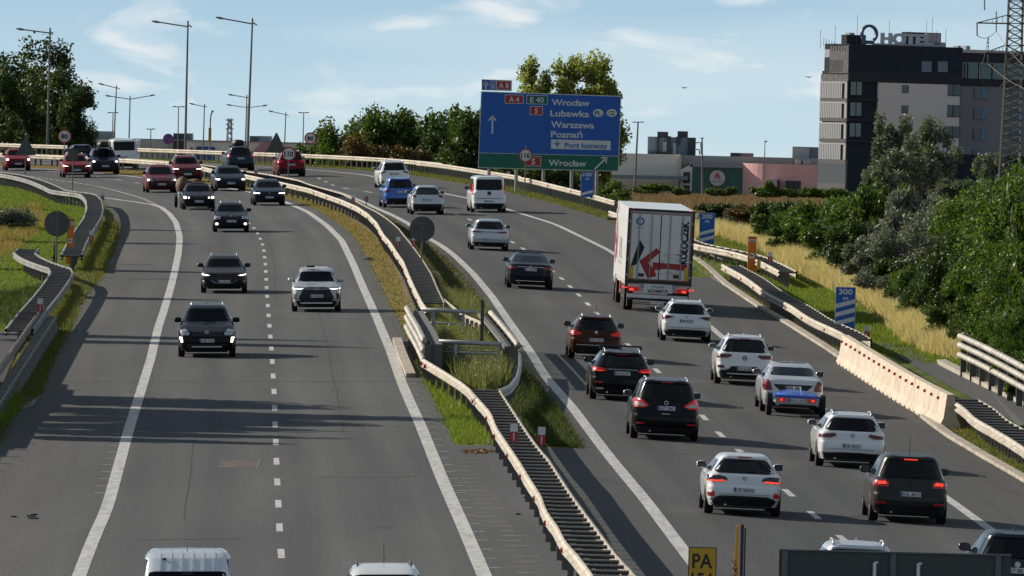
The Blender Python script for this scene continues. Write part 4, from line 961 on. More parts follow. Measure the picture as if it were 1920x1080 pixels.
# near roofs entering at the bottom
c = frontcar('panel_van', 'white van with ribbed roof entering at the bottom left', 351, 1224, 'suv', 4.3, 1.83, 1.81, 'pearl', zb=1.12, nose=.9, cowl=1.15, tum=.13, plate='DW 2R714', pz=.5, lamps=[(.55,.75),(.85,.75),(.88,.95),(.6,.9)], grille=(rr(-.4,.4,.7,.82,.03),), lane='L', cat='van', wtop=.36)
for i in range(6):
    x_ = -.5+.2*i; c.p('front', [(x_-.02, 1.47), (x_+.02, 1.47), (x_+.02, 1.79), (x_-.02, 1.79)], 'roof_rib', c.m, .012, nx=2, depth=.03, nz=8)
MB().box(c.sh.at('front', .42, 1.66, .02), (.07, .02, .03)).build('roof_mark', black, c.o)
c.antenna(.75, .22, .5)
c = frontcar('suv', 'white car with roof rails just entering at the bottom beside the edge line', 723, 1228, 'wagon', 4.4, 1.80, 1.56, 'white', zb=1.0, nose=.82, plate='DW 7H305', pz=.5, lamps=[(.55,.70),(.82,.70),(.86,.85),(.6,.8)], grille=(rr(-.4,.4,.6,.75,.03),), lane='L'); c.rails(black, h=.05); c.antenna(-.7, .35, .1)
# ---- right carriageway, driving away
c = rearcar('hatchback', 'white hatchback with lit red lamps nearest the dashed line in the foreground', 1390, 965, 'hatch', 4.31, 1.80, 1.45, 'white', zb=.97, rk=.40, plate='OP 5441N', pz=.62,
  tail=[(.40,.86),(.50,.80),(.74,.78),(.87,.80),(.87,.94),(.60,.95),(.46,.92)], tailm_=mat('tail_smoke', (.03,.005,.006), .15, coat=.8), tail2=([(.46,.81),(.74,.79),(.84,.80),(.84,.83),(.70,.825),(.50,.845)], tailon), low=sym([(.74,.225),(.84,.32),(.70,.42),(.56,.47),(.2,.475)]), emb=(.89, .045, black, True), third=1.37)
for sg in (-1, 1): c.p('rear', [(sg*.70,.44),(sg*.84,.44),(sg*.86,.52),(sg*.74,.58),(sg*.70,.54)], 'fog_lamp', tailm, .012)
c.fin()
c = rearcar('minivan', 'dark grey minivan with bright brake lamps, closest car at the right', 1700, 979, 'suv', 4.44, 1.83, 1.62, 'darkgrey', zb=1.03, rk=.28, plate='KOL 38121', pz=.70, mirror=black,
  tail=[(.52,.86),(.86,.82),(.88,.90),(.87,1.00),(.60,1.02),(.52,.98)], tailm_=tailm, tail2=([(.56,.92),(.76,.91),(.78,.98),(.60,.99)], tailon), low=rr(-.82,.82,.225,.42,.05), reflz=.47, emb=(.90, .06, MC['grille'], True), third=1.50, edge='on', tum=.24); c.antenna(-1.2, .38, .1)
for sg in (-1, 1): pass
c = rearcar('estate_car', 'white estate car with roof rails ahead of the dark grey minivan', 1592, 876, 'wagon', 4.54, 1.82, 1.45, 'white', zb=.96, rk=.34, plate='DB 2823L', pz=.60,
  tail=[(.42,.86),(.56,.80),(.87,.79),(.88,.88),(.66,.90),(.46,.93)], tailm_=mat('tail_dark', (.12,.006,.01), .2, coat=.6), low=sym([(.80,.225),(.86,.40),(.3,.42)]), emb=(.87, .05, MC['grille'], True)); c.rails(silv)
c = rearcar('sedan', 'silver saloon towing a small blue-covered trailer', 1482, 773, 'sedan', 5.0, 1.88, 1.47, 'palesilver', zb=.98, plate='PWA 13045', pz=.76, wr=.35,
  tail=[(.62,.68),(.86,.66),(.90,.76),(.90,.98),(.74,1.0),(.66,.84)], tailm_=mat('tail_wine', (.16,.006,.02), .2, coat=.6), low=rr(-.8,.8,.225,.34,.02)); csl = c
c.p('rear', sym([(.40,.68),(.55,.80),(.60,.86),(.3,.865)]), 'plate_recess', MC['grille'], .008, nx=10)
for sg in (-1, 1): c.p('rear', [(sg*.66,.84),(sg*.89,.84),(sg*.89,.852),(sg*.66,.852)], 'lamp_strip', mat('lamp_pale', (.45,.2,.2), .3), .017)
c.fin(-.9)
c = rearcar('suv', 'white SUV with dark rear lamps left of the silver saloon', 1392, 721, 'suv', 4.23, 1.83, 1.58, 'white', zb=1.02, rk=.40, plate='DW 6LU88', pz=.53, wr=.35,
  tail=[(.40,.93),(.55,.86),(.87,.84),(.90,.93),(.88,.99),(.46,.985)], tailm_=MC['tail_dark'], low=sym([(.80,.225),(.88,.30),(.90,.42),(.72,.46),(.55,.46),(.42,.60),(.2,.605)]), emb=(.87, .075, black, True, 0, True), third=1.47); c.rails(silv); c.fin()
for sg in (-1, 1): c.p('rear', [(sg*.60,.54),(sg*.84,.54),(sg*.86,.61),(sg*.68,.62)], 'air_outlet', MC['tail_dark'], .012)
MB().box(c.sh.at('rear', 0, .36, .02), (1.1, .02, .03)).build('skid_strip', silv, c.o)
c = rearcar('minivan', 'black minivan with white-centred rear lamps on the dashed line', 1244, 824, 'suv', 4.82, 1.88, 1.69, 'black', zb=1.06, rk=.24, plate='8AT 2947', pz=.90, wr=.35,
  tail=[(.48,.96),(.62,.90),(.88,.88),(.90,1.10),(.78,1.16),(.66,1.10)], tailm_=tailmid, tail2=([(.56,.96),(.66,.93),(.84,.95),(.82,1.03),(.68,1.03)], mat('lamp_clear', (.6,.58,.58), .2)), low=rr(-.82,.82,.225,.36,.03), reflz=.46, emb=(1.05, .06, chrome, True), third=1.60, mirror=MC['paint_silver'], tum=.23); c.rails(silv, h=.05)
MB().box(c.sh.at('rear', 0, .74, .02), (.24, .02, .02)).build('boot_handle', chrome, c.o)
c = rearcar('estate_car', 'black estate car with crossbars on its roof behind the brown one', 1162, 750, 'wagon', 4.87, 1.87, 1.50, 'black', zb=.99, rk=.34, plate='DW 5LH77', pz=.84, wr=.35,
  tail=[(.48,.90),(.64,.88),(.88,.88),(.90,.98),(.80,1.02),(.56,.98)], tailm_=tailmid, tail2=([(.54,.90),(.66,.89),(.86,.905),(.84,.92),(.66,.91)], tailon), low=rr(-.80,.80,.225,.38,.03), reflz=.55, third=1.39); c.rails(silv); c.bars(.3, z=.09, x=.62); c.bars(-.35, z=.09, x=.62)
MB().box(c.sh.at('rear', 0, .955, .015), (.96, .012, .02)).build('chrome_strip', chrome, c.o); c.fin()
for sg in (-1, 1): MB().box(c.sh.at('rear', sg*.66, .36, .03), (.24, .03, .05)).build('exhaust_trim', chrome, c.o)
c = rearcar('estate_car', 'metallic brown estate car with roof rails', 1114, 673, 'wagon', 4.27, 1.75, 1.46, 'brown', zb=.97, rk=.36, plate='FKR 3220F', pz=.66,
  tail=[(.46,.86),(.62,.80),(.84,.80),(.86,.92),(.74,.98),(.60,.92)], tailm_=tailmid, low=rr(-.74,.74,.225,.46,.04), emb=(.92, .055, chrome, False)); c.rails(silv); c.antenna(-1.1, .35, .0)
MB().box(c.sh.at('rear', 0, .485, .015), (1.3, .012, .02)).build('chrome_strip', chrome, c.o)
c = rearcar('estate_car', 'white estate car with wing-shaped lamps right behind the truck', 1284, 640, 'wagon', 4.5, 1.79, 1.46, 'white', zb=.96, rk=.36, plate='WE 6U533', pz=.75,
  tail=[(.42,.88),(.60,.83),(.84,.76),(.88,.84),(.86,.93),(.62,.92)], tailm_=MC['tail_dark'], low=sym([(.70,.225),(.80,.35),(.66,.42),(.5,.44)]), emb=(.91, .05, MC['emblem_blue'], True, 0, True)); c.rails(MC['paint_white'])
c = rearcar('sedan', 'dark blue saloon in the middle lane between the median and the truck', 992, 541, 'sedan', 4.95, 1.88, 1.46, 'blueblack', zb=.98, plate='DS 2407P', pz=.80, wr=.35,
  tail=[(.52,.84),(.66,.80),(.88,.80),(.90,.90),(.70,.94),(.56,.90)], tailm_=MC['tail_dark'], tail2=([(.72,.84),(.84,.83),(.86,.90),(.76,.91)], tailmid), low=rr(-.80,.80,.225,.42,.04), emb=(.90, .05, chrome, True))
MB().box(c.sh.at('rear', 0, .905, .015), (1.1, .012, .018)).build('chrome_strip', chrome, c.o); MB().box(c.sh.at('rear', 0, .33, .02), (1.2, .012, .02)).build('lower_strip', chrome, c.o)
c = rearcar('hatchback', 'pale silver hatchback with full-width lamp strip', 916, 469, 'hatch', 4.37, 1.80, 1.45, 'pearl', zb=.96, rk=.46, plate='DW 9EV03', pz=.52,
  tail=[(.34,.84),(.60,.82),(.88,.84),(.89,.92),(.60,.90),(.34,.88)], tailm_=MC['tail_wine'], low=rr(-.78,.78,.225,.38,.03)); c.p('rear', band(.36, .85, .875), 'lamp_strip', MC['tail_wine'], .01); c.fin(); c.rails(black, h=.02)
c = rearcar('panel_van', 'white van with large black rear window on the far right lane', 915, 398, 'van', 4.78, 1.90, 1.98, 'white', zb=1.15, plate='KLI 764', pz=.62, cat='van', wr=.34,
  win=(.72, .66), wz=(1.22, 1.80), tail=[(.83,.98),(.92,.98),(.91,1.55),(.83,1.55)], tailm_=tailmid, low=rr(-.93,.93,.225,.50,.04), mirror=black, tum=.10)
c.p('rear', band(.10, .96, 1.14), 'door_handle', black, .015); c.p('rear', band(.80, .76, .79), 'trim_strip', black, .01)
c.o['label'] = 'white van with large black rear window and tall red lamps'
c = rearcar('suv', 'white coupe-like crossover with black lower bumper beside the blue one', 800, 402, 'hatch', 4.36, 1.80, 1.55, 'pearl', zb=1.04, rk=.62, plate='DW 4XC91', pz=.80,
  tail=[(.58,.98),(.72,.92),(.86,.86),(.88,.96),(.80,1.06),(.62,1.06)], tailm_=MC['tail_dark'], low=sym([(.78,.225),(.86,.30),(.88,.50),(.72,.58),(.50,.56),(.2,.54)]), tum=.30)
c = rearcar('suv', 'bright blue SUV just left of the white coupe-like crossover', 749, 389, 'suv', 4.64, 1.85, 1.65, 'blue', zb=1.06, rk=.42, plate='DW 3LJ58', pz=.88, wr=.37,
  tail=[(.46,.96),(.66,.88),(.86,.86),(.88,.98),(.62,1.02)], tailm_=MC['tail_dark'], low=sym([(.80,.225),(.90,.34),(.80,.50),(.4,.52)])); c.rails(paint('blue'))
c = rearcar('suv', 'white SUV with a large dark window ahead of the blue SUV', 738, 353, 'suv', 4.6, 1.85, 1.66, 'white', zb=1.06, rk=.36, plate='DW 1FN26', pz=.90, wr=.37,
  tail=[(.46,1.0),(.66,.94),(.88,.88),(.90,.98),(.62,1.06)], tailm_=MC['tail_dark'], low=sym([(.80,.225),(.88,.34),(.76,.46),(.4,.48)])); c.rails(silv)
c = rearcar('suv', 'red SUV partly behind the round 110 sign', 545, 331, 'suv', 4.5, 1.86, 1.66, 'red', zb=1.06, rk=.36, plate='DW 8RA15', pz=.78, wr=.37,
  tail=[(.50,.96),(.70,.92),(.88,.92),(.90,1.02),(.62,1.04)], tailm_=tailmid, low=rr(-.84,.84,.225,.52,.04)); c.rails(silv)
c = rearcar('suv', 'dark estate with a roof box driving away before the bend', 450, 320, 'suv', 4.8, 1.88, 1.60, 'bluegrey', zb=1.04, rk=.36, plate='DW 5TY44', pz=.84,
  tail=[(.64,.92),(.86,.92),(.86,1.12),(.74,1.14)], tailm_=tailmid, low=rr(-.80,.80,.225,.44,.04)); c.box(black, .80, .38)
c = rearcar('minibus', 'white minibus with dark rear window driving away at far left', 232, 317, 'van', 5.3, 2.0, 2.05, 'white', zb=1.15, plate='DW 6KM77', pz=.85, cat='minibus',
  win=(.80, .74), wz=(1.28, 1.88), tail=[(.86,.98),(.97,.98),(.95,1.30),(.86,1.30)], tailm_=tailmid, low=rr(-.95,.95,.225,.50,.04), mirror=black, tum=.10)
c = rearcar('estate_car', 'dark blue car mostly hidden behind the red crossover at far left', 153, 312, 'wagon', 4.8, 1.90, 1.50, 'navy', zb=1.0, plate='DW 2ZC90', pz=.85, tail=[(.60,.86),(.88,.86),(.88,1.0),(.66,1.02)], low=rr(-.8,.8,.225,.40,.04))
c = rearcar('hatchback', 'light blue-white car with roof rails behind the grey sign boards', 1602, 1166, 'suv', 4.4, 1.80, 1.56, 'pearl', zb=1.0, plate='DW 1GE30', pz=.70, tail=[(.50,.86),(.86,.82),(.88,.95),(.60,.95)]); c.rails(silv); c.fin()
c = rearcar('hatchback', 'car with dark rear window cut off by the bottom right corner', 1899, 1140, 'suv', 4.3, 1.80, 1.56, 'bluegrey', zb=1.0, plate='OT 8R20', pz=.80, rk=.34, tail=[(.50,.80),(.86,.76),(.88,.90),(.60,.92)], emb=(.92, .06, chrome, False)); c.fin()
# ---- trailers
def plate_at(o, x, y, z, txt, sg=-1, w_=.5):
    q = MB().box((x, y, z), (w_, .014, .112)).build('number_plate', platem, o); t_ = MB(); text(t_, txt, .080, (x+.02, y+sg*.012, z), (1, 0, 0), bold=.004)
    tw = max(v[0] for v in t_.v)-min(v[0] for v in t_.v); k = (w_-.09)/tw; t_.v = [((v[0]-x-.02)*k+x+.02, v[1], v[2]) for v in t_.v]; t_.build('plate_letters', letm, q)
    MB().box((x-w_/2+.025, y+sg*.009, z), (.045, .006, .105)).build('plate_band', plateb, q)
def trailer_at(host, label, dist, px_axle=None):
    M = host.o.matrix_basis; loc = M @ Vector((0, dist, 0)); o = thing('trailer', label, 'trailer', loc); z = float(surf(loc.x, loc.y)); o.location.z = z+.003; o.rotation_euler = host.o.rotation_euler; return o
tr = trailer_at(csl, 'small open trailer with a blue tarpaulin and big tyres behind the silver saloon', -4.35)
fr = mat('trailer_metal', (.36,.37,.38), .45, .6)
MB().box((0, -.72, .50), (1.28, .03, .26)).box((0, .3, .40), (1.2, 2.0, .06)).bar((0, 1.2, .42), (0, 2.0, .45), .04, 6).build('frame', fr, tr)
b = MB(); vs = []; n = 9; m_ = 10
for i in range(m_):
    for j in range(n):
        u = j/(n-1)*2-1; v = i/(m_-1); vs.append((u*.68, -.74+v*1.9, .60+.14*(1-u*u)**.6*math.sin(math.pi*min(1, v*3+.1)/2)+.02*math.sin(9*u+5*v)))
b.add(vs, [(i*n+j, i*n+j+1, (i+1)*n+j+1, (i+1)*n+j) for i in range(m_-1) for j in range(n-1)]); b.box((0, -.745, .605), (1.34, .02, .07)).build('tarpaulin', mat('tarp', (.01,.07,.42), .3, coat=.3, noise=(5., (.02,.12,.6), 3)), tr, smooth=False)
for sg in (-1, 1):
    tm, rm = wheel_mesh(.34, .17); wo = put('wheel', tm, (sg*.80, 0, .34), 0, tr); put('rim', rm, (0, 0, 0), 0, wo)
    MB().box((sg*.44, -.745, .50), (.20, .03, .11)).build('tail_lamp', tailmid, tr); MB().box((sg*.47, -.765, .50), (.07, .01, .06)).build('lamp_insert', tailon, tr)
plate_at(tr, 0, -.75, .49, 'PWA 1767P')
MB().bar((-.12, -.65, .66), (-.12, -.65, .92), .018, 6).bar((.12, -.65, .66), (.06, -.65, .92), .018, 6).bar((-.12, -.65, .74), (.12, -.65, .74), .018, 6).build('crank_stand', chrome, tr)
tr = trailer_at(cm_, 'open trailer with brown load showing behind the black old saloon', -4.9)
tr.location.x -= .12
MB().box((0, .1, .55), (1.5, 2.4, .06)).box((-.75, .1, .72), (.03, 2.4, .34)).box((.75, .1, .72), (.03, 2.4, .34)).box((0, 1.3, .72), (1.5, .03, .34)).bar((0, 1.3, .45), (0, 2.3, .45), .04, 6).build('frame', fr, tr)
for sg in (-1, 1):
    tm, rm = wheel_mesh(.33, .17); wo = put('wheel', tm, (sg*.90, 0, .33), 0, tr); put('rim', rm, (0, 0, 0), 0, wo); MB().box((sg*.90, 0, .72), (.24, .8, .04)).build('mudguard', trim, tr)
ld = thing('upholstered_load', 'brown rounded bundle loaded on the open trailer', 'furniture', (0, 0, 0)); ld.location = tr.location+Vector((-.0, 0, .58)); ld.rotation_euler = tr.rotation_euler
brm = mat('load_brown', (.09,.045,.03), .8, noise=(4., (.16,.09,.06)))
def blob(c_, r, n=12):
    vs = []
    for i in range(n//2+1):
        for j in range(n):
            a = math.pi*i/(n//2); b_ = 2*math.pi*j/n; vs.append((c_[0]+r[0]*math.sin(a)*math.cos(b_)*(1+.06*math.sin(3*b_)), c_[1]+r[1]*math.sin(a)*math.sin(b_), c_[2]+r[2]*math.cos(a)))
    return MB().add(vs, [(i*n+j, i*n+(j+1) % n, (i+1)*n+(j+1) % n, (i+1)*n+j) for i in range(n//2) for j in range(n)])
blob((.55, 0, .62), (.38, .8, .52)).build('bundle', brm, ld, smooth=True); blob((-.15, -.1, .52), (.55, .9, .50)).build('bundle', brm, ld, smooth=True); MB().box((-.1, 0, .3), (1.2, 1.6, .5)).build('base', black, ld)
# ---- the truck
pT = W(1228, 583); hdT = math.atan2((fR2(pT.y+6)-fR2(pT.y-6))/12., 1)
T = thing('semi_trailer_truck', 'white box semi-trailer with red arrow and lettering on its rear doors', 'truck', pT, -hdT)
T.rotation_euler = (math.atan2(zc(pT.y+6)-zc(pT.y-6), 12), 0, -hdT)
T.rotation_euler = (Matrix.Rotation(-hdT, 4, 'Z') @ Matrix.Rotation(math.atan2(zc(pT.y+12)-zc(pT.y), 12), 4, 'X') @ Matrix.Rotation(.03, 4, 'Y')).to_euler()
wtm = mat('truck_white', (.78,.79,.80), .35, coat=.3, noise=(.7, (.70,.70,.69), 5, .4, .7)); tred = mat('truck_red', (.38,.02,.025), .4); tyel = mat('truck_yellow', (.65,.42,.02), .4); tgrey = mat('truck_grey', (.35,.36,.37), .5, .4)
H0, H1 = 1.12, 4.0; hw = 1.29; y0 = -1.6   # rear face relative to the last axle
MB().box((0, y0+6.85, (H0+H1)/2), (2*hw-.06, 13.5, H1-H0)).build('cargo_box', wtm, T)
fr_ = MB()
for sg in (-1, 1): fr_.box((sg*(hw-.035), y0+.03, (H0+H1)/2-.04), (.09, .10, H1-H0+.08))
fr_.box((0, y0+.03, H1-.045), (2*hw-.16, .10, .09)).box((0, y0+.03, H0+.03), (2*hw-.16, .10, .14)).build('rear_frame', trim, T)
for sg in (-1, 1):
    d = MB().box((sg*.585, y0+.02, 2.53), (1.13, .06, 2.56)).build('rear_door', wtm, T)
    for x in (.36, .84): MB().bar((sg*x-sg*.585+sg*.585, y0-.035, 1.2), (sg*x, y0-.035, 3.86), .022, 6).build('lock_rod', tgrey, d)
    MB().box((sg*.68, y0-.03, 1.42), (.22, .03, .13)).build('handle', trim, d)
    for z in (1.4, 2.0, 2.7, 3.5): MB().box((sg*(hw-.09), y0-.035, z), (.12, .03, .09)).build('hinge', tgrey, d)
    e_ = MB(); e_.box((sg*1.155, y0-.012, 2.53), (.02, .01, 2.58)).box((sg*.585, y0-.012, 3.82), (1.12, .01, .03)).box((sg*.585, y0-.012, 1.255), (1.12, .01, .03)).build('red_edging', tred, d)
    MB().box((sg*1.06, y0-.013, 1.52), (.14, .008, .50)).build('yellow_marker', tyel, d)
MB().box((0, y0-.013, 2.53), (.035, .01, 2.56)).build('door_seal', black, T)
yf_ = y0-.0135
def flat(poly, m, name, dy=0, parent=T): return MB().add([(a, yf_-dy, z) for a, z in poly], [tuple(range(len(poly)))]).build(name, m, parent)
flat([(-1.12,1.72),(-.90,1.80),(-.82,1.92),(-.60,2.50),(-.80,2.78),(-.86,2.62)], black, 'black_slash')
flat([(-.78,1.96),(-.12,2.50),(-.02,2.38),(-.02,2.30),(-.44,1.90),(-.16,1.62),(-.08,1.40),(-.42,1.30)], tred, 'red_chevron', .001)
flat([(-.26,1.62),(.30,1.70),(1.1,1.66),(1.1,1.90),(.30,1.92),(-.26,1.94)], tred, 'red_arrow_shaft', .002)
sc2 = MB(); r_ = random.Random(5)
for i in range(26):
    z = 1.5+r_.random()*.8; x = .0+r_.random()*.75; l_ = .1+.3*r_.random(); sc2.add([(x, yf_-.0005, z), (x+l_, yf_-.0005, z+.004), (x+l_, yf_-.0005, z+.014), (x, yf_-.0005, z+.010)], [(0, 1, 2, 3)])
sc2.build('brush_strokes', tred, T)
lb = MB().disc((-.82, yf_-.001, 3.50), .17, 12, r0=.10); lb.build('round_logo', mat('logo_blue', (.03,.16,.42), .4), T)
lt = MB(); text(lt, 'K', .11, (-.82, yf_-.001, 3.50), bold=.03); text(lt, 'koloczek.pl', .055, (-.82, yf_-.001, 3.26)); lt.build('logo_letters', MC['logo_blue'], T)
lt = MB(); text(lt, 'KOŁOCZEK', .27, (.93, yf_-.001, 2.75), (0, 0, 1), (-1, 0, 0), bold=.055, sx=.84); text(lt, 'spedycja i transport', .05, (.78, yf_-.001, 2.35), (0, 0, 1), (-1, 0, 0)); text(lt, 'transport krajowy', .045, (1.09, yf_-.001, 2.7), (0, 0, 1), (-1, 0, 0)); lt.build('door_lettering', letm, T)
ba = MB().box((0, y0+.12, .93), (2.3, .12, .30)).box((0, y0+.02, .60), (2.36, .10, .14)).build('rear_bumper', wtm, T)
pl_ = MB().box((0, y0-.06, .92), (1.16, .02, .34)).build('plate_board', wtm, T); lt = MB(); text(lt, 'SCHMITZ', .11, (0, y0-.075, .82), bold=.035, sx=1.25); lt.build('board_letters', letm, pl_)
q_ = MB().box((.0, y0-.078, .99), (.52, .01, .11)).build('number_plate', platem, pl_); 
lt = MB(); text(lt, 'DWR 33AE9', .065, (.0, y0-.086, .99), bold=.02); lt.build('plate_text', letm, pl_)
for sg in (-1, 1):
    l_ = MB().box((sg*.94, y0-.03, .86), (.44, .06, .17)).build('tail_lamp', tailmid, T); MB().box((sg*.78*1.0+sg*.24, y0-.065, .84), (.16, .01, .09)).build('lamp_insert', tailon, l_)
    MB().bar((sg*1.18, y0, .90), (sg*1.34, y0-.02, .92), .02, 5).box((sg*1.36, y0-.02, .92), (.07, .05, .06)).build('side_marker', tailon, T)
    MB().box((sg*1.10, y0-.02, 3.99), (.06, .02, .03)).build('marker_lamp', tailon, T)
    MB().box((sg*.60, y0-.04, 1.0), (.10, .08, .18)).build('buffer', tgrey, T)
    MB().box((sg*1.15, y0+.3, .45), (.05, .5, .55)).build('mud_flap', black, T)
    MB().box((sg*1.20, y0+7, 1.0), (.05, 11, .14)).box((sg*1.22, y0+5.8, .62), (.03, 3.4, .10)).build('side_rail', wtm, T)
    for ya in (0, 1.31, 2.62, 9.3, 12.0):
        tm, rm = wheel_mesh(.50, .36); wo = put('wheel', tm, (sg*(1.27-.18), ya, .50), 0, T); put('rim', rm, (0, 0, 0), 0, wo)
MB().box((0, y0+.6, .55), (2.1, .5, .25)).box((0, y0+6, .95), (1.0, 11, .25)).build('chassis', black, T)
MB().box((-1.20, 4.9, .75), (.12, .9, .5)).build('side_locker', tred, T)
lo = MB().box((.0, y0-.02, .35), (.5, .02, .1)).build('lower_plate', platem, T)
# side lettering and red smears
sm_ = MB(); r_ = random.Random(2)
for i in range(60):
    y = 9.5+r_.random()*3.2; z = 1.5+abs(r_.gauss(.9, .6)); h = .1+.5*r_.random(); sm_.add([(-hw+.018, y, z), (-hw+.018, y+.25+.3*r_.random(), z), (-hw+.018, y+.2, z+h)], [(0, 1, 2)])
sm_.build('side_smears', tred, T)
lt = MB(); text(lt, 'TSL', .8, (-hw+.017, 6.0, 2.3), (0, -1, 0), (0, 0, 1), bold=.03, sx=2.2); text(lt, 'koloczek.pl', .25, (-hw+.017, 6.5, 1.75), (0, -1, 0), sx=2.5); lt.build('side_lettering', tgrey, T)
# cab
MB().box((0, 12.1, 2.2), (2.5, 2.2, 2.9)).build('cab', wtm, T)
MB().bar((-1.25, 12.9, 3.25), (-1.62, 12.9, 3.22), .05, 6).build('mirror_camera', black, T)
# ------------------------------------------------------------------ signs
blue = mat('sign_blue', (.005,.105,.47), .4); green = mat('sign_green', (.0,.13,.085), .4); sred = mat('sign_red', (.40,.02,.03), .4); swhite = mat('sign_white', (.66,.68,.70), .45)
sback = mat('sign_back', (.085,.09,.095), .6, .2, noise=(2., (.11,.115,.12), 3)); polem = mat('pole', (.17,.17,.165), .5, .5); sblack = mat('sign_black', (.015,.015,.018), .5)
def textw(mb, s, cap, org, width, align='L', **k):
    t_ = MB(); w0 = text(t_, s, cap, (0, 0, 0), align='L', **k); kx = width/w0; ox = {'L': 0, 'C': -width/2}[align]
    mb.add([(org[0]+v[0]*kx+ox, org[1], org[2]+v[2]) for v in t_.v], t_.f)
DS = 640.0; sS = F/DS
def q(px, py, dy=0): v = P(px, py, DS); return (v.x-SO.x, -dy, v.z-SO.z)
gx = P(1030, 320, DS); SO = Vector((gx.x, DS, float(surf(gx.x, DS))))
S = thing('direction_sign', 'large blue and green overhead-size direction sign on five posts above the right guardrail', 'road sign', SO)
S['label'] = 'large blue and green direction sign above the right guardrail'
def quad(pts, m, name, dy, parent=None, thick=0):
    mb = MB(); v = [q(a, b, dy) for a, b in pts]
    if thick: mb.add(v+[(a, b+thick, c) for a, b, c in v], [(0, 1, 2, 3), (7, 6, 5, 4), (0, 4, 5, 1), (1, 5, 6, 2), (2, 6, 7, 3), (3, 7, 4, 0)])
    else: mb.add(v, [tuple(range(len(v)))])
    return mb.build(name, m, parent or S, fixn=bool(thick))
quad([(902,171),(1165,180),(1160,321.5),(896,315)], swhite, 'sign_border', -.005, thick=.08)
bp_ = quad([(903.5,172.5),(1163.5,181.5),(1159.5,292),(898.5,286)], blue, 'blue_panel', .01)
gp_ = quad([(898.3,287.2),(1159.3,293.2),(1158.5,320),(897.5,313.5)], green, 'green_panel', .01)
quad([(903,148.5),(960,150.5),(959.5,170.8),(903,169)], swhite, 'tab_border', -.005, thick=.08)
tb_ = quad([(904.2,149.8),(958.8,151.6),(958.3,169.6),(904,168)], blue, 'tab_panel', .01)
for px in (917, 968, 1019, 1072, 1119):
    v = q(px, 318); MB().bar((v[0], .1, -.5), (v[0], .1, v[2]+3.5), .11, 8).build('post', mat('sign_post', (.35,.34,.33), .6, .3), S)
def rect(cx, cy, w_, h, m, par, bdr=True, txt=None, tm=swhite, cap=None, tw=None, name='route_badge'):
    c_ = q(cx, cy); W_, H_ = w_/sS, h/sS
    if bdr: MB().add([(c_[0]+a*(W_/2+.03), -.014, c_[2]+b*(H_/2+.03)) for a, b in ((-1, -1), (1, -1), (1, 1), (-1, 1))], [(0, 1, 2, 3)]).build('badge_border', swhite, par)
    o = MB().add([(c_[0]+a*W_/2, -.018, c_[2]+b*H_/2) for a, b in ((-1, -1), (1, -1), (1, 1), (-1, 1))], [(0, 1, 2, 3)]).build(name, m, par)
    if txt: t_ = MB(); textw(t_, txt, (cap or h*.6)/sS, (c_[0], -.023, c_[2]), (tw or w_*.7)/sS, 'C', bold=.02); t_.build('badge_text', tm, o)
rect(964, 186, 33, 15, sred, bp_, txt='A 4', tw=19, cap=10); rect(1007, 187, 38, 15, MC['sign_green'], bp_, txt='E 40', tw=26, cap=10); rect(1005.5, 207.5, 22, 15, sred, bp_, txt='5', tw=6, cap=10)
rect(944.5, 160, 26, 15, sred, tb_, txt='A 8', tw=19, cap=10); rect(924.5, 159.5, 10, 14, blue, tb_)
t_ = MB(); c_ = q(924.5, 159.5)
for sg in (-1, 1): t_.add([(c_[0]+sg*.10, -.024, c_[2]-.18), (c_[0]+sg*.03, -.024, c_[2]-.18), (c_[0]+sg*.03, -.024, c_[2]+.16), (c_[0]+sg*.055, -.024, c_[2]+.16)], [(0, 1, 2, 3)])
t_.add([(c_[0]-.13, -.024, c_[2]+.04), (c_[0]+.13, -.024, c_[2]+.04), (c_[0]+.13, -.024, c_[2]+.07), (c_[0]-.13, -.024, c_[2]+.07)], [(0, 1, 2, 3)]); t_.build('motorway_symbol', swhite, tb_)
def arrow(x0, y0, x1, y1, wd, hd_, par, nm='arrow'):
    a = Vector(q(x0, y0)); b = Vector(q(x1, y1)); d = (b-a).normalized(); n_ = Vector((d.z, 0, -d.x)); wd /= sS; hd_ /= sS; mb = MB(); y = -.022
    f3 = lambda v: (v.x, y, v.z)
    mb.add([f3(a-n_*wd/2), f3(a+n_*wd/2), f3(b-d*wd+n_*wd/2), f3(b-d*wd-n_*wd/2)], [(0, 1, 2, 3)])
    for sg in (-1, 1):
        e = b-d*hd_+n_*hd_*.8*sg; mb.add([f3(b), f3(b-d*wd*1.6), f3(e-d*wd*.9), f3(e+d*wd*.2)], [(0, 1, 2, 3)])
    mb.build(nm, swhite, par)
arrow(923, 251, 923.5, 216, 3, 9, bp_); arrow(911, 167, 911, 152, 3.5, 6, tb_); arrow(1115, 317, 1139, 294, 3.2, 9, gp_)
for s_, x, y, w_, cp in (('Wrocław', 1034.5, 190.5, 71, 12), ('Lubawka', 1032, 211, 73, 12), ('Warszawa', 1033, 232, 81, 12), ('Poznań', 1033, 250.5, 59, 12)):
    t_ = MB(); o_ = q(x, y+.7*w_/70); textw(t_, s_, cp/sS, (o_[0], -.02, o_[2]), w_/sS, bold=.022); t_.build('place_name', swhite, bp_)
t_ = MB(); o_ = q(1028.5, 304.5); textw(t_, 'Wrocław', 12/sS, (o_[0], -.02, o_[2]), 71/sS, bold=.022); t_.build('place_name', swhite, gp_)
rect(1000, 302.5, 27, 17, sred, gp_, txt='5', tw=7, cap=11)
pp = rect(1089, 271.5, 112, 17.5, swhite, bp_, bdr=False, name='airport_panel')
t_ = MB(); o_ = q(1059, 271.8); textw(t_, 'Port lotniczy', 9.5/sS, (o_[0], -.03, o_[2]), 80/sS, bold=.02); t_.build('place_name', blue, bp_)
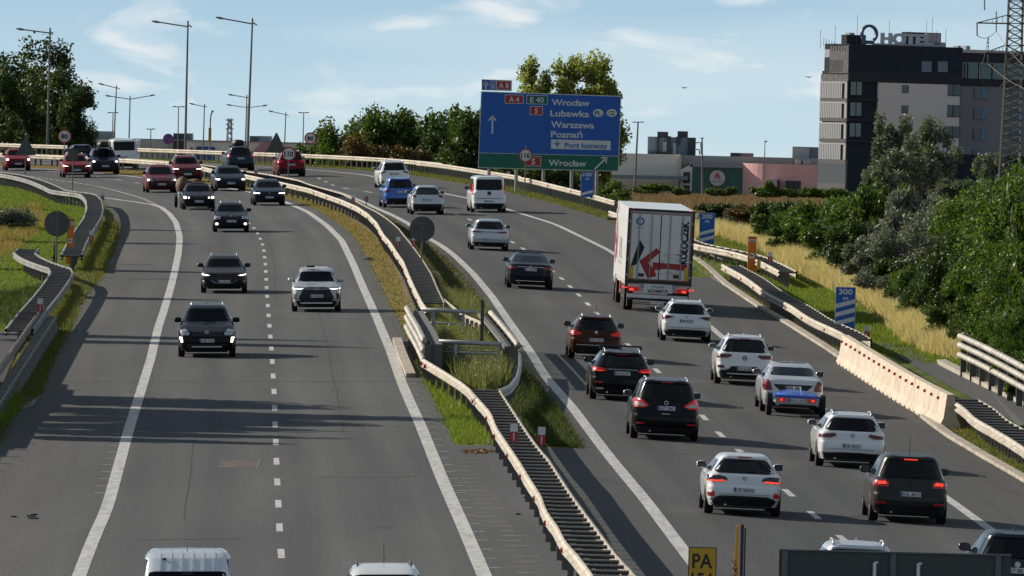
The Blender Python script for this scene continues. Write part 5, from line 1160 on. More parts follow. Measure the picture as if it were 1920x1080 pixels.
c_ = q(1045, 271); t_ = MB(); y = -.03
for pl in ([(-.22,-.01),(-.02,.04),(.06,.20),(.10,.20),(.06,.03),(.24,.02),(.27,0),(.24,-.02),(.06,-.03),(.10,-.20),(.06,-.20),(-.02,-.04)],): t_.add([(c_[0]-b*1.0, y, c_[2]+a) for a, b in pl], [tuple(range(len(pl)))])
t_.build('aeroplane', blue, bp_)
for px, s_ in ((1121.5, 'PL'), (1147, 'CZ')):
    c_ = q(px, 211.8); n_ = 20; o = MB().add([(c_[0]+.31*math.cos(2*math.pi*i/n_), -.02, c_[2]+.23*math.sin(2*math.pi*i/n_)) for i in range(n_)], [tuple(range(n_))]).build('country_oval', swhite, bp_)
    t_ = MB(); textw(t_, s_, .24, (c_[0], -.026, c_[2]), .36, 'C', bold=.02); t_.build('oval_text', sblack, o)
# ---- round and triangular signs
def poleplate(label, px, py, base_y, D=None, shape_='round', r_px=13, txt=None, back=False, top=0, name='road_sign', extra=None, lean=0):
    if D is None: b_ = W(px+lean, base_y); D = b_.y
    s_ = F/D; c_ = P(px, py, D); g = float(surf(c_.x, D)); o = thing(name, label, 'road sign', (c_.x, D, g)); z = c_.z-g; r = r_px/s_
    MB().bar((0, .04, -.2), (0, .04, z+r+top), .038, 8).build('pole', polem, o)
    if shape_ == 'round':
        n_ = 32; ring = lambda rr_, y: [(rr_*math.cos(2*math.pi*i/n_), y, z+rr_*math.sin(2*math.pi*i/n_)) for i in range(n_)]
        if back:
            v = ring(r, -.03)+ring(r, -.005); MB().add(v, [tuple(range(n_)), tuple(range(n_, 2*n_))]+[(i, (i+1) % n_, n_+(i+1) % n_, n_+i) for i in range(n_)]).build('plate', sback, o, fixn=True)
            b2 = MB().bar((0, -.05, -.2), (0, -.05, z+r*.98), .035, 8).build('support', polem, o); MB().box((0, -.06, z+r*.45), (r*.5, .03, .04)).box((0, -.06, z-r*.45), (r*.5, .03, .04)).build('bracket', polem, o)
        else:
            v = ring(r, -.02)+ring(r, .0); MB().add(v, [tuple(range(n_)), tuple(range(n_, 2*n_))]+[(i, (i+1) % n_, n_+(i+1) % n_, n_+i) for i in range(n_)]).build('red_ring', sred, o, fixn=True)
            f_ = MB().add(ring(r*.79, -.026), [tuple(range(n_))]).build('plate_face', blue if extra == 'nostop' else swhite, o)
            if txt: t_ = MB(); textw(t_, txt, r*.70, (0, -.032, z), r*(1.05 if len(txt) == 2 else 1.25), 'C', bold=.035); t_.build('number', sblack, f_)
            if extra == 'nostop':
                k = r*.75*.707; t_ = MB(); w_ = r*.1; t_.add([(-k-w_, -.032, z+k-w_), (-k+w_, -.032, z+k+w_), (k+w_, -.032, z-k+w_), (k-w_, -.032, z-k-w_)], [(0, 1, 2, 3)]); t_.build('slash', sred, f_)
    elif shape_ == 'tri':
        k = r; v = [(-k*.95, -.02, z-k*.8), (k*.95, -.02, z-k*.8), (.06*k, -.02, z+k), (-.06*k, -.02, z+k)]; MB().add(v+[(a, .0, c__) for a, b, c__ in v], [(0, 1, 2, 3), (7, 6, 5, 4), (0, 4, 5, 1), (1, 5, 6, 2), (2, 6, 7, 3), (3, 7, 4, 0)]).build('plate', sback, o); MB().bar((0, -.05, -.2), (0, -.05, z+r*.8), .035, 8).build('support', polem, o)
    else:
        w_, h = shape_; w_ /= s_; h /= s_; MB().box((0, -.01, z), (w_, .025, h)).build('plate', sback, o); MB().bar((0, -.05, -.2), (0, -.05, z+h*.4), .035, 8).build('support', polem, o)
    return o
poleplate('round white and red speed sign reading 80 in front of the dark tree', 121, 255.5, 300, D=795, r_px=13, txt='80')
poleplate('round white and red speed sign reading 80 beside the green tree bank', 582, 259.5, 300, D=830, r_px=11.5, txt='80')
poleplate('round white and red speed sign reading 110 in the median before the red SUV', 541.5, 288.5, 341, D=668, r_px=13.8, txt='110')
poleplate('round speed sign reading 110 standing before the green strip of the direction sign', 985.5, 291.5, 360, D=628, r_px=13.3, txt='110', top=.18)
poleplate('round blue no-stopping sign above the far guardrail at left', 315.5, 260.5, 300, D=850, r_px=10, extra='nostop')
poleplate('large round grey sign back on the left verge by the orange column', 107, 419.5, 520, r_px=24, back=True, lean=-1)
poleplate('large round grey sign back on a pole in the median barrier', 791.5, 429.5, 521, r_px=24, back=True, lean=-5)
poleplate('dark triangular sign back in the median left of the 110 sign', 518, 270, 338, D=672, shape_='tri', r_px=21)
poleplate('dark triangular sign back at the far left over a red car', 48.5, 275, 347, shape_='tri', r_px=20)
poleplate('dark rectangular sign back on a thin pole before the red crossover', 137, 290, 383, shape_=(19, 22), r_px=10)
def board(label, x0, x1, y0, y1, D, txt, n):
    c_ = P((x0+x1)/2, (y0+y1)/2, D); g = float(surf(c_.x, D)); s_ = F/D; w_, h = (x1-x0)/s_, (y1-y0)/s_; z = c_.z-g; o = thing('distance_board', label, 'road sign', (c_.x, D, g), group='exit countdown boards')
    MB().box((0, .03, z), (w_, .04, h)).build('board_edge', swhite, o); f_ = MB().box((0, .0, z), (w_-.04, .03, h-.04)).build('board_face', blue, o)
    for sg in (-1, 1): MB().bar((sg*w_*.3, .08, -.3), (sg*w_*.3, .08, z+h*.4), .03, 6).build('pole', polem, o)
    t_ = MB(); textw(t_, txt, h*.135, (0, -.02, z+h*.39), w_*.68, 'C', bold=.03); textw(t_, 'm', h*.10, (0, -.02, z+h*.24), w_*.26, 'C', bold=.03); t_.build('distance', swhite, f_)
    st = MB(); bh = h*.105
    for i in range(n):
        zz = z-h*.44+i*h*.21; st.add([(-w_*.47, -.02, zz), (w_*.47, -.02, zz+h*.13), (w_*.47, -.02, zz+h*.13+bh), (-w_*.47, -.02, zz+bh)], [(0, 1, 2, 3)])
    st.build('stripes', swhite, f_)
board('blue countdown board reading 100 m under the direction sign', 1089, 1113, 322, 370, 600, '100', 1)
board('blue countdown board reading 200 m right of the truck', 1311, 1340, 399, 458, 512, '200', 2)
board('blue countdown board reading 300 m near the concrete wall', 1566, 1604, 538, 616, 392, '300', 3)
# ---- orange emergency columns and posts
oran = mat('sos_orange', (.72,.18,.01), .45); yel = mat('post_yellow', (.55,.38,.03), .5)
def sos(label, x0, x1, y0, y1):
    b_ = W((x0+x1)/2, y1); s_ = F/b_.y; w_, h = (x1-x0)/s_, (y1-y0)/s_; o = thing('emergency_phone', label, 'emergency phone', b_, group='orange emergency phones')
    MB().box((0, 0, h/2), (w_, w_, h)).build('column', oran, o); MB().box((0, 0, h+.01), (w_*1.04, w_*1.04, .04)).build('cap', trim, o)
    a = MB().box((0, -w_/2-.005, h*.915), (w_*.8, .01, h*.07)).build('label_panel', swhite, o); t_ = MB(); textw(t_, 'SOS', h*.04, (0, -w_/2-.013, h*.915), w_*.5, 'C', bold=.02); t_.build('lettering', sblack, a)
    a = MB().box((0, -w_/2-.005, h*.52), (w_*.6, .01, w_*.65)).build('phone_panel', swhite, o); t_ = MB(); t_.box((0, -w_/2-.012, h*.52), (w_*.35, .004, w_*.14)).box((-w_*.14, -w_/2-.012, h*.52+.05), (w_*.12, .004, w_*.2)); t_.build('phone_symbol', sblack, a)
    return o
sos('orange emergency phone column behind the left guardrail, in shade', 124, 137, 412, 494); sos('orange emergency phone column between the two right guardrails, sunlit', 1401, 1416.5, 445, 517)
for lb_, x, y0, y1, m_ in (('yellow marker post beside the sunlit orange column', 1422, 487, 526, yel), ('greenish marker post beside the shaded orange column', 103, 458, 505, mat('post_green', (.16,.18,.05), .6))):
    b_ = W(x, y1); s_ = F/b_.y; h = (y1-y0)/s_; o = thing('marker_post', lb_, 'post', b_); MB().box((0, 0, h/2), (.16, .12, h)).build('post_body', m_, o); MB().box((0, -.065, h*.45), (.20, .04, .12)).build('tag', trim, o)
# ---- delineator posts
def delin(label, px, py, hb, on=.76, pxh=None, num=None):
    """py = photo row of its foot, hb = height of foot above the ground"""
    D = solve_ray(px, py, lambda X, D_: surf(X, D_)+hb); X = ray(px, py)[0]*D; o = thing('delineator', label, 'reflector post', (X, D, float(surf(X, D))+hb), group='red and white delineators'); h = .48
    MB().box((0, 0, h/2-.12), (.05, .05, h)).build('stem', polem, o); MB().box((0, -.03, h-.02), (.19, .03, .20), 0).build('white_band', swhite, o); b_ = MB().box((0, -.03, h-.25), (.19, .03, .26)).build('red_band', sred, o)
    MB().box((0, -.05, h-.25), (.03, .01, .2)).build('reflector', swhite, b_)
for lb_, x, y, hb in (('delineator on the left rail of the near median barrier', 963, 836, .70), ('delineator on the right rail of the near median barrier', 1015, 842, .70), ('delineator on the left rail before the round sign back in the median', 746, 468, .7), ('delineator beside the pole of the round sign back in the median', 776, 466, .7),
  ('delineator on the left rail where the median bends', 662, 384, .7), ('delineator on the right rail where the median bends', 687, 381, .7), ('delineator at the outer bend of the left guardrail', 192, 379, .6), ('delineator at the near end of the left guardrail', 171, 456, .7), ('delineator behind the weathered concrete wall at left', 75, 590, 1.0),
  ('delineator behind the pale concrete wall', 1625, 640, .3), ('delineator behind the end of the right guardrail', 1443, 496, .6), ('delineator at the far median beside the red SUV', 480, 331, .6)):
    delin(lb_, x, y, hb)
def delD(lb_, px, py, D):
    v = P(px, py, D); o = thing('delineator', lb_, 'reflector post', v, group='red and white delineators'); g = float(surf(v.x, D)); MB().bar((0, 0, g-v.z), (0, 0, .1), .025, 5).build('stem', polem, o); MB().box((0, -.03, .12), (.22, .03, .22)).build('red_band', sred, o); MB().box((0, -.03, .32), (.22, .03, .18)).build('white_band', swhite, o)
delD('delineator behind the far guardrail above the white SUV', 734, 305, 790); delD('delineator behind the right guardrail below the direction sign', 953, 334, 672); delD('delineator behind the far guardrail near the blue shop sign', 359, 282, 860)
# ---- foreground boards at the bottom edge
DN = 150.0
def near(px, py): return P(px, py, DN)
sN = F/DN
v = near(1317, 1053); g = float(surf(v.x, DN)); o = thing('kilometre_sign', 'yellow plate with black letters PA at the bottom edge', 'road sign', (v.x, DN, g)); zt = near(1317, 1026).z-g; w_ = 53/sN; h = 88/sN
MB().box((0, .012, zt-h/2), (w_, .02, h)).build('plate_border', sblack, o); f_ = MB().box((0, -.003, zt-h/2), (w_-.025, .012, h-.025)).build('plate', mat('plate_yellow', (.60,.34,.01), .45), o)
t_ = MB(); textw(t_, 'PA', 28/sN, (0, -.012, near(1317, 1051).z-g), 38/sN, 'C', bold=.02); textw(t_, '154', 28/sN, (0, -.012, near(1317, 1087).z-g), 40/sN, 'C', bold=.02); t_.build('lettering', sblack, f_); MB().bar((0, .05, -.2), (0, .05, zt-.03), .03, 8).build('pole', polem, o)
v = near(1383, 1053); g = float(surf(v.x, DN)); o = thing('folding_warning_sign', 'orange and black folding warning sign seen nearly edge-on at the bottom', 'road sign', (v.x, DN, g)); z0 = near(1383, 1180).z-g; zt = near(1378, 983).z-g
MB().add([(-12/sN, -.02, z0), (4/sN, -.02, z0), (0, -.02, zt), (-4/sN, -.02, zt-.03), (-12/sN, .02, z0), (4/sN, .02, z0), (0, .02, zt), (-4/sN, .02, zt-.03)], [(0, 1, 2, 3), (7, 6, 5, 4), (0, 4, 5, 1), (1, 5, 6, 2), (2, 6, 7, 3), (3, 7, 4, 0)]).build('orange_face', mat('board_orange', (.90,.33,.02), .45), o)
MB().box((7.5/sN, 0, (z0+zt)/2), (6/sN, .03, zt-z0)).box((13/sN, .03, (z0+zt)/2-.05), (3/sN, .03, zt-z0)).bar((7/sN, 0, -.2), (7/sN, 0, z0+.1), .03, 6).build('frame', trim, o)
t_ = MB()
for a, b_ in ((-.07, .32), (-.05, .22), (-.07, .12)): t_.bar((a-.01, -.025, zt-.9+b_), (a+.05, -.025, zt-.82+b_), .006, 4).bar((a-.01, -.025, zt-.82+b_), (a+.05, -.025, zt-.9+b_), .006, 4)
t_.build('pattern', sblack, o)
v = near(1680, 1060); g = float(surf(v.x, DN)); o = thing('sign_panel', 'wide grey back of a road sign with ribs at the bottom right', 'road sign', (v.x, DN, g)); a = near(1461, 1031); b_ = near(1896, 1036); zt = a.z-g-.0; zb_ = zt-1.3
MB().box(((a.x+b_.x)/2-v.x, 0, (zt+zb_)/2), (b_.x-a.x, .03, zt-zb_)).build('panel', mat('grey_back', (.06,.065,.07), .55, .2), o)
for px in (1472, 1675, 1872): X = near(px, 1040).x-v.x; MB().box((X, -.04, (zt+zb_)/2-.01), (.075, .05, zt-zb_)).build('rib', mat('grey_rib', (.12,.13,.14), .5, .3), o)
for px in (1640, 1722): X = near(px, 1050).x-v.x; MB().bar((X, -.07, zt-.14), (X+.01, -.08, -.2), .028, 8).bar((X, -.07, zt-.14), (X+.05, -.07, zt-.14), .02, 6).build('pole', silv, o)
MB().box(((a.x+b_.x)/2-v.x, -.02, zt+.005), (b_.x-a.x, .06, .02)).build('top_edge', MC['grey_rib'], o)
# ------------------------------------------------------------------ lamp posts
def lamp(label, top, base, D, heads, tail_=None, thick=.09, kind='arm', group='street lamps along the far road'):
    bz = P(base[0], base[1], D); g = float(surf(bz.x, D)); gz = min(g, bz.z); o = thing('street_lamp', label, 'street lamp', (bz.x, D, gz), group=group); O = Vector((bz.x, D, gz)); T_ = P(*top, D)-O
    MB().bar((bz.x*0+ (bz.x-O.x), 0, -.1), T_, thick, 8, thick*.55).build('pole', polem, o)
    for i, (hx, hy, ax, ay) in enumerate(heads):
        H_ = P(hx, hy, D)-O; A_ = P(ax, ay, D)-O
        if kind == 'arm':
            MB().bar(A_, H_, thick*.42, 6).build('arm', polem, o); d = (H_-A_).normalized(); c_ = H_+d*.1; vs = []
            n_ = 10
            for t in (0, .15, .5, .85, 1):
                rr_ = math.sin(math.pi*min(.95, t*.8+.15))
                for j in range(n_): a_ = 2*math.pi*j/n_; vs.append(c_+d*(t-.5)*.75+Vector((0, math.cos(a_)*.17*rr_, math.sin(a_)*.11*rr_)))
            MB().add(vs, [(i_*n_+j, i_*n_+(j+1) % n_, (i_+1)*n_+(j+1) % n_, (i_+1)*n_+j) for i_ in range(4) for j in range(n_)]+[tuple(range(n_)), tuple(range(4*n_, 5*n_))]).build('lantern', mat('lantern', (.20,.21,.22), .4, .4), o, smooth=True, fixn=True)
        else: MB().bar(A_, H_, .06, 6).box(H_, (.45, .3, .14)).build('lantern', polem, o)
    if tail_: MB().bar(P(*tail_, D)-O, T_+Vector((0, 0, -(tail_[1]-top[1])*.6*D/F)), thick*.4, 6).build('arm_stub', polem, o)
lamp('tallest lamp post, third from left, rising right of the estate with roof box', (473.5, 34), (462, 300), 870, [(414, 34, 474, 45)], (482, 47), .13)
lamp('tall lamp post rising behind the middle of the far bend', (352.5, 39), (347, 302), 880, [(294, 41, 352, 50)], (360, 51), .13)
lamp('tall lamp post at left against the dark tree', (94, 52), (88, 300), 880, [(40, 55, 94, 62)], (100, 63), .13)
lamp('single-arm lamp post behind the white minibus', (218.5, 160), (211, 290), 1250, [(191, 158, 218, 165)], (225, 167), .12)
lamp('double-arm lamp post just right of the white minibus', (244, 180), (241, 290), 1250, [(204, 180, 244, 186), (284, 179, 244, 186)], None, .12)
lamp('single-arm lamp post left of the tallest one, upper arm', (463, 178), (459, 290), 1300, [(434, 178, 463, 183)], (466, 184), .12)
lamp('double-arm lamp post crossing the tallest one, low arms', (465, 196), (463, 290), 1350, [(431, 197, 465, 202), (495, 198, 465, 202)], None, .11)
lamp('single-arm lamp post above the blue shop sign', (383.5, 195), (380, 290), 1350, [(361, 195, 383, 200)], (388, 201), .12)
lamp('single-arm lamp post right of the triangular sign back', (536, 210), (532, 290), 1400, [(509, 209, 536, 215)], (541, 217), .12)
for lb_, tx, ty, by, hw_ in (('twin-head lamp post beside the tall lamp at left centre', 335, 200, 292, 8), ('twin-head lamp post left of the 80 sign near the trees', 569.5, 211, 285, 7), ('twin-head lamp post behind the single-arm lamp by the minibus', 212, 211, 290, 7), ('short lamp mast with clustered floodlights over the pale roof', 283, 242, 285, 5)):
    lamp(lb_, (tx, ty), (tx-2, by), 1500, [(tx-hw_, ty, tx, ty+.5), (tx+hw_, ty, tx, ty+.5)], kind='t', thick=.12)
lamp('twin-head lamp mast right of the direction sign', (1196.5, 228), (1189, 364), 1500, [(1189, 229, 1196, 229), (1204, 229, 1196, 229)], kind='t', thick=.20)
lamp('slim lamp mast before the green glass entrance', (1316.5, 260), (1317, 364), 1500, [(1316.5, 259, 1316.5, 262)], kind='t', thick=.18)
lamp('slim lamp mast before the pink wall', (1434.5, 265), (1432, 345), 1500, [(1436, 265, 1434.5, 267)], kind='t', thick=.10)
D = 1500; o = thing('banner_pole', 'curved pole with a narrow yellow banner above the shop sign', 'flag', P(393, 292, D)); O = o.location.copy()
MB().tube([P(393, 292, D)-O, P(394, 240, D)-O, P(394.5, 225, D)-O, P(396, 214, D)-O, P(398, 209, D)-O], .10, 6).build('pole', polem, o); MB().box(P(393.5, 253, D)-O, (.42, .03, 2.0)).build('banner', mat('banner_yellow', (.90,.52,.02), .6), o); MB().box(P(398.5, 209, D)-O, (.3, .3, .25)).build('head', trim, o)
# ------------------------------------------------------------------ pylons
stl = mat('pylon_steel', (.10,.10,.09), .6, .4)
DP = 760.0
o = thing('power_pylon', 'tall lattice power pylon at the right edge', 'pylon', P(1897, 350, DP)); O = o.location.copy()
def lp(px, py, dy=0): v = P(px, py, DP)-O; return Vector((v.x, dy, v.z))
body = MB(); hd2 = .75
def wid(y): return 13.5+max(0, y-60)*.022
def cx(y): return 1905-(y)*.037
ys = list(range(-40, 352, 14))
for y, y2 in zip(ys, ys[1:]):
    for sx in (-1, 1):
        for dy in (-hd2, hd2):
            body.bar(lp(cx(y)+sx*wid(y), y, dy), lp(cx(y2)+sx*wid(y2), y2, dy), .05, 4)
    for dy in (-hd2, hd2):
        body.bar(lp(cx(y)-wid(y), y, dy), lp(cx(y2)+wid(y2), y2, dy), .028, 3); body.bar(lp(cx(y)+wid(y), y, dy), lp(cx(y2)-wid(y2), y2, dy), .028, 3); body.bar(lp(cx(y)-wid(y), y, dy), lp(cx(y)+wid(y), y, dy), .03, 3)
    for sx in (-1, 1): body.bar(lp(cx(y)+sx*wid(y), y, -hd2), lp(cx(y2)+sx*wid(y2), y2, hd2), .028, 3)
body.build('lattice_mast', stl, o)
for y, tipx, rx in ((42, 1831, 70), (98, 1846, 60), (-8, 1846, 60)):
    a = MB(); t0 = lp(tipx, y+1)
    for dy in (-hd2, hd2):
        a.bar(t0, lp(cx(y)-wid(y), y+2, dy), .045, 4); a.bar(t0, lp(cx(y)-wid(y), y-14, dy), .035, 4)
        t1 = lp(cx(y)+rx, y+4); a.bar(t1, lp(cx(y)+wid(y), y+2, dy), .045, 4); a.bar(t1, lp(cx(y)+wid(y), y-14, dy), .035, 4)
    for k in range(1, 6):
        t = k/6; p0 = t0.lerp(lp(cx(y)-wid(y), y+2, 0), t); p1 = t0.lerp(lp(cx(y)-wid(y), y-14, 0), t); a.bar(p0, p1, .02, 3)
    a.build('crossarm', stl, o)
for px, y0, y1 in ((1832, 44, 66), (1868, 22, 58), (1853, 100, 120), (1846, -8, 18), (1853, 70, 118), (1838, 124, 148)):
    n_ = 7; a = MB().bar(lp(px, y0-2), lp(px, y1+2), .02, 4)
    for k in range(n_): zc_ = y0+(y1-y0)*(k+.5)/n_; p = lp(px, zc_); a.bar(p-Vector((0, 0, .05)), p+Vector((0, 0, .05)), .07, 8, .04)
    a.build('insulator', mat('insulator', (.07,.03,.02), .3), o)
wr_ = MB()
def wire(a, b_, sag, r=.02):
    pts = []
    for i in range(13): t = i/12; p = a.lerp(b_, t); p.z -= sag*4*t*(1-t); pts.append(p)
    wr_.tube(pts, r, 4)
wire(lp(1832, 66), lp(1868, 58), .35); wire(lp(1868, 58), lp(1960, 150, -30), 1.2); wire(lp(1853, 120), lp(1980, 175, -30), 1.0); wire(lp(1838, 120), lp(1905, 105), .5); wire(lp(1838, 148), lp(1885, 150), .8); wire(lp(1853, 70), lp(1838, 124), .4)
wr_.build('conductors', stl, o)
DP = 3200.0
o = thing('power_pylon', 'tiny distant lattice pylon on the horizon at left', 'pylon', P(429, 300, DP)); O = o.location.copy(); a = MB(); hd2 = .8
for sg in (-1, 1): a.bar(lp(429+sg*6, 300), lp(431+sg*2.5, 222), .28, 4)
for k in range(7): y = 222+k*11; w0 = 2.5+k*.55; a.bar(lp(431-w0, y), lp(430+w0+.5, y+11), .16, 3); a.bar(lp(431+w0, y), lp(430-w0-.5, y+11), .16, 3)
for y in (225, 233, 242): a.bar(lp(423, y), lp(438, y), .2, 3)
a.build('lattice_mast', mat('far_steel', (.30,.34,.38), .7), o)
# ------------------------------------------------------------------ buildings
beige = mat('mall_panel', (.80,.78,.70), .8, noise=((.12, .12, 1.2), (.72,.70,.63), 2, .4, .6)); beiged = mat('mall_panel_dark', (.58,.56,.51), .85); gcl = mat('plant_blue', (.16,.21,.27), .6); gdk = mat('plant_dark', (.035,.045,.06), .6)
def wallbox(root, name, m, x0, x1, y0, y1, D, depth=12, base=None, dz=0):
    O = root.location; a = P(x0, y0, D); b_ = P(x1, y0, D); zt = (a.z+b_.z)/2; zb_ = base if base is not None else P((x0+x1)/2, y1, D).z
    return MB().box(((a.x+b_.x)/2-O.x, D-O.y+depth/2+dz, (zt+zb_)/2-O.z), (b_.x-a.x, depth, zt-zb_)).build(name, m, root)
D = 1700.0
o = thing('warehouse_store', 'long pale flat-roofed store beyond the far guardrail at left', 'building', (P(340, 300, D).x, D, 4.5))
wallbox(o, 'wall', beige, 100, 263, 261, 0, D, 60, 4.2); wallbox(o, 'wall', beiged, 263, 325, 262.5, 0, D+3, 55, 4.2); wallbox(o, 'wall', beige, 345, 600, 265.5, 0, D-2, 60, 4.2); wallbox(o, 'stair_tower', gdk, 325, 345, 250, 0, D-1, 10, 4.2)
wallbox(o, 'roof_unit', gcl, 345, 360, 250, 266, D+4, 8); wallbox(o, 'roof_unit', gdk, 172, 183, 247, 262, D+5, 10); wallbox(o, 'roof_unit', gcl, 183, 212, 246, 262, D+5.5, 10); wallbox(o, 'roof_unit', gdk, 468, 483, 255, 268, D+5, 10); wallbox(o, 'roof_unit', gcl, 483, 508, 255, 269, D+5.5, 10)
wallbox(o, 'parapet', mat('parapet', (.25,.25,.25), .7), 100, 600, 262, 264, D-2.3, .3)
jy = wallbox(o, 'shop_sign', mat('shop_blue', (.015,.07,.28), .5), 368, 403, 275, 300, D-3, .3)
t_ = MB(); c_ = P(388, 285, D-3.5)-o.location; textw(t_, 'JYSK', .80, (c_.x, c_.y, c_.z), 1.9, 'C', bold=.04); t_.build('shop_letters', swhite, jy)
c_ = P(495, 268, D-4)-o.location; pk = mat('gable_pink', (.42,.25,.26), .8)
MB().prism([(-1.6, -2.6), (2.2, -2.6), (2.2, -.9), (0, .2), (-1.6, -1.2)], lambda a, b, t: (c_.x+a, c_.y+t, c_.z+b), 0, 5).build('gable', pk, o)
D = 1560.0
o = thing('shopping_centre', 'shopping centre with green glass entrance and pink curved wall', 'building', (P(1345, 360, D).x, D, 4.5))
wallbox(o, 'wall', beige, 1120, 1275, 288, 0, D+2, 50, 4.3); wallbox(o, 'wall', mat('mall_green', (.36,.38,.36), .8), 1277, 1545, 294, 0, D+6, 50, 4.3); wallbox(o, 'pillar', mat('cream', (.55,.50,.38), .7), 1273.5, 1277.5, 289, 0, D+1, 2, 4.3)
wallbox(o, 'canopy', gcl, 1140, 1290, 329, 336, D-3, 4); wallbox(o, 'fascia', mat('fascia', (.26,.28,.33), .6), 1294, 1394, 305, 314, D-1, 8)
gl = wallbox(o, 'glass_front', mat('mall_glass', (.02,.15,.125), .25), 1296, 1393, 314, 0, D, 6, 4.3); mb = MB()
for i in range(9):
    a = P(1296+i*12, 335, D)-o.location; mb.box((a.x, a.y-.06, 1.7), (.10, .08, 4.2))
mb.build('mullions', mat('mullion', (.05,.14,.12), .5), gl)
c_ = P(1287, 320, D-1)-o.location
MB().prism([(-.8, -3.0), (.85, -3.0), (.85, 1.0), (-.8, .1)], lambda a, b, t: (c_.x+a, c_.y+t, c_.z+b), 0, .5).build('gable_frame', mat('white_frame', (.62,.63,.66), .6), o)
MB().box((c_.x+.05, c_.y-.03, c_.z-1.0), (1.0, .06, 1.6)).box((c_.x+.05, c_.y-.03, c_.z-2.5), (1.0, .06, .8)).build('gable_window', gdk, o)
c_ = P(1345, 334, D-1.2)-o.location; n_ = 28
ls = MB().add([(c_.x+1.13*math.cos(2*math.pi*i/n_), c_.y, c_.z+1.13*math.sin(2*math.pi*i/n_)) for i in range(n_)]+[(c_.x+1.13*math.cos(2*math.pi*i/n_), c_.y+.3, c_.z+1.13*math.sin(2*math.pi*i/n_)) for i in range(n_)], [tuple(range(n_))]+[(i, (i+1) % n_, n_+(i+1) % n_, n_+i) for i in range(n_)]).build('round_logo', mat('logo_white', (.55,.53,.55), .6), o, fixn=True)
pl = [(-.42,-.35),(-.2,-.35),(-.12,-.15),(.12,-.15),(.2,-.35),(.42,-.35),(.35,.1),(.15,.45),(.05,.6),(-.1,.6),(-.2,.4),(-.38,.1)]
MB().add([(c_.x+a, c_.y-.05, c_.z+.25+b) for a, b in pl], [tuple(range(len(pl)))]).build('logo_mark', mat('logo_red', (.50,.10,.10), .6), ls); t_ = MB(); textw(t_, 'Auchan', .22, (c_.x, c_.y-.05, c_.z-.42), 1.3, 'C', bold=.02); t_.build('logo_letters', mat('logo_grey', (.25,.22,.24), .6), ls)
a = P(1393, 308, D); b_ = P(1534, 310, D); n_ = 16; vs = []; zt = P(1460, 307.5, D).z-4.5
for i in range(n_+1):
    t = i/n_; X = a.x+(b_.x-a.x)*t-o.location.x; Y = 10*(t-.5)**2*1.6-5; vs += [(X, Y, -.2), (X, Y, zt), (X, Y+8, zt)]
MB().add(vs, [(3*i+k, 3*i+k+3, 3*i+k+4, 3*i+k+1) for i in range(n_) for k in (0, 1)]+[(0, 1, 2), (3*n_, 3*n_+2, 3*n_+1)]).build('pink_wall', mat('pink_panel', (.80,.47,.45), .75, noise=((.5, .5, 2.), (.74,.43,.42), 1, .48, .52)), o)
wallbox(o, 'gate', gdk, 1474, 1502, 339, 362, D-6, 1.2); wallbox(o, 'kiosk', mat('kiosk', (.42,.42,.44), .7), 1441, 1457, 336, 360, D-7, 2); wallbox(o, 'kiosk', gdk, 1457, 1463, 337, 360, D-6.8, 1.5)
ct = wallbox(o, 'cooling_plant', gcl, 1215, 1305, 257, 291, D+12, 6)
for x0, x1, y0 in ((1233, 1253, 247), (1271, 1290, 246)): wallbox(o, 'fan_stack', gdk, x0, x1, y0, 258, D+12, 4)
for x0, x1, y0, y1, m_ in ((1232, 1236, 258, 290, gdk), (1251, 1258, 255, 290, gdk), (1268, 1276, 256, 272, gdk), (1290, 1304, 258, 290, gdk), (1216, 1250, 285, 291, gdk), (1262, 1268, 268, 290, mat('pipe_grey', (.3,.33,.36), .5)), (1243, 1250, 266, 284, MC['pipe_grey'])): wallbox(o, 'plant_part', m_, x0, x1, y0, y1, D+11.6, .4)
MB().tube([P(1305, 268, D+12)-o.location, P(1314, 267, D+12)-o.location, P(1315, 289, D+12)-o.location], .1, 6).tube([P(1305, 280, D+12)-o.location, P(1311, 281, D+12)-o.location, P(1312, 290, D+12)-o.location], .1, 6).build('pipe', gdk, o)
wallbox(o, 'roof_unit', gdk, 1370, 1388, 286.5, 296, D+8, 3); wallbox(o, 'roof_unit', pk, 1388, 1413, 287, 297, D+8.3, 3); wallbox(o, 'roof_unit', mat('unit_grey', (.32,.35,.38), .6), 1486, 1518, 275, 300, D+9, 4); wallbox(o, 'roof_unit', gcl, 1518, 1545, 276, 300, D+9.5, 4)
wallbox(o, 'roof_unit', MC['unit_grey'], 1492, 1502, 299, 308, D+4, 2); wallbox(o, 'roof_unit', MC['unit_grey'], 1506, 1520, 301, 308, D+4, 2)
# ---- hotel
DH = 1500.0; sH = F/DH; yhH = lambda px: 300+.0244*(px-960)
A0 = P(1585, 375, DH); ANG = math.atan2(.6, .8)
o = thing('hotel', 'dark clad hotel tower with rooftop letters at the upper right', 'building', (A0.x, DH, 4.4), ANG); HB = o
def U(px): return (px-1585)/sH/.8
def V(px): return (1585-px)/sH/.6
def Z(px, py): return CAMZ+(yhH(px)-py)/sH-4.4
navy = mat('cladding', (.020,.030,.045), .8, noise=(1.2, (.026,.037,.053), 2), spec=.2); navy2 = mat('cladding_band', (.032,.038,.048), .8, spec=.2); cream = mat('render_light', (.66,.63,.61), .9); greyw = mat('render_grey', (.21,.22,.25), .9); win = mat('hotel_window', (.05,.09,.10), .10); winl = mat('hotel_window_light', (.16,.24,.26), .25); slat = mat('louvre_white', (.38,.40,.43), .6); brick = mat('brick_grey', (.09,.095,.105), .8, noise=((2, 2, 6), (.17,.175,.185), 1, .45, .55)); wframe = mat('window_frame', (.02,.025,.03), .5)
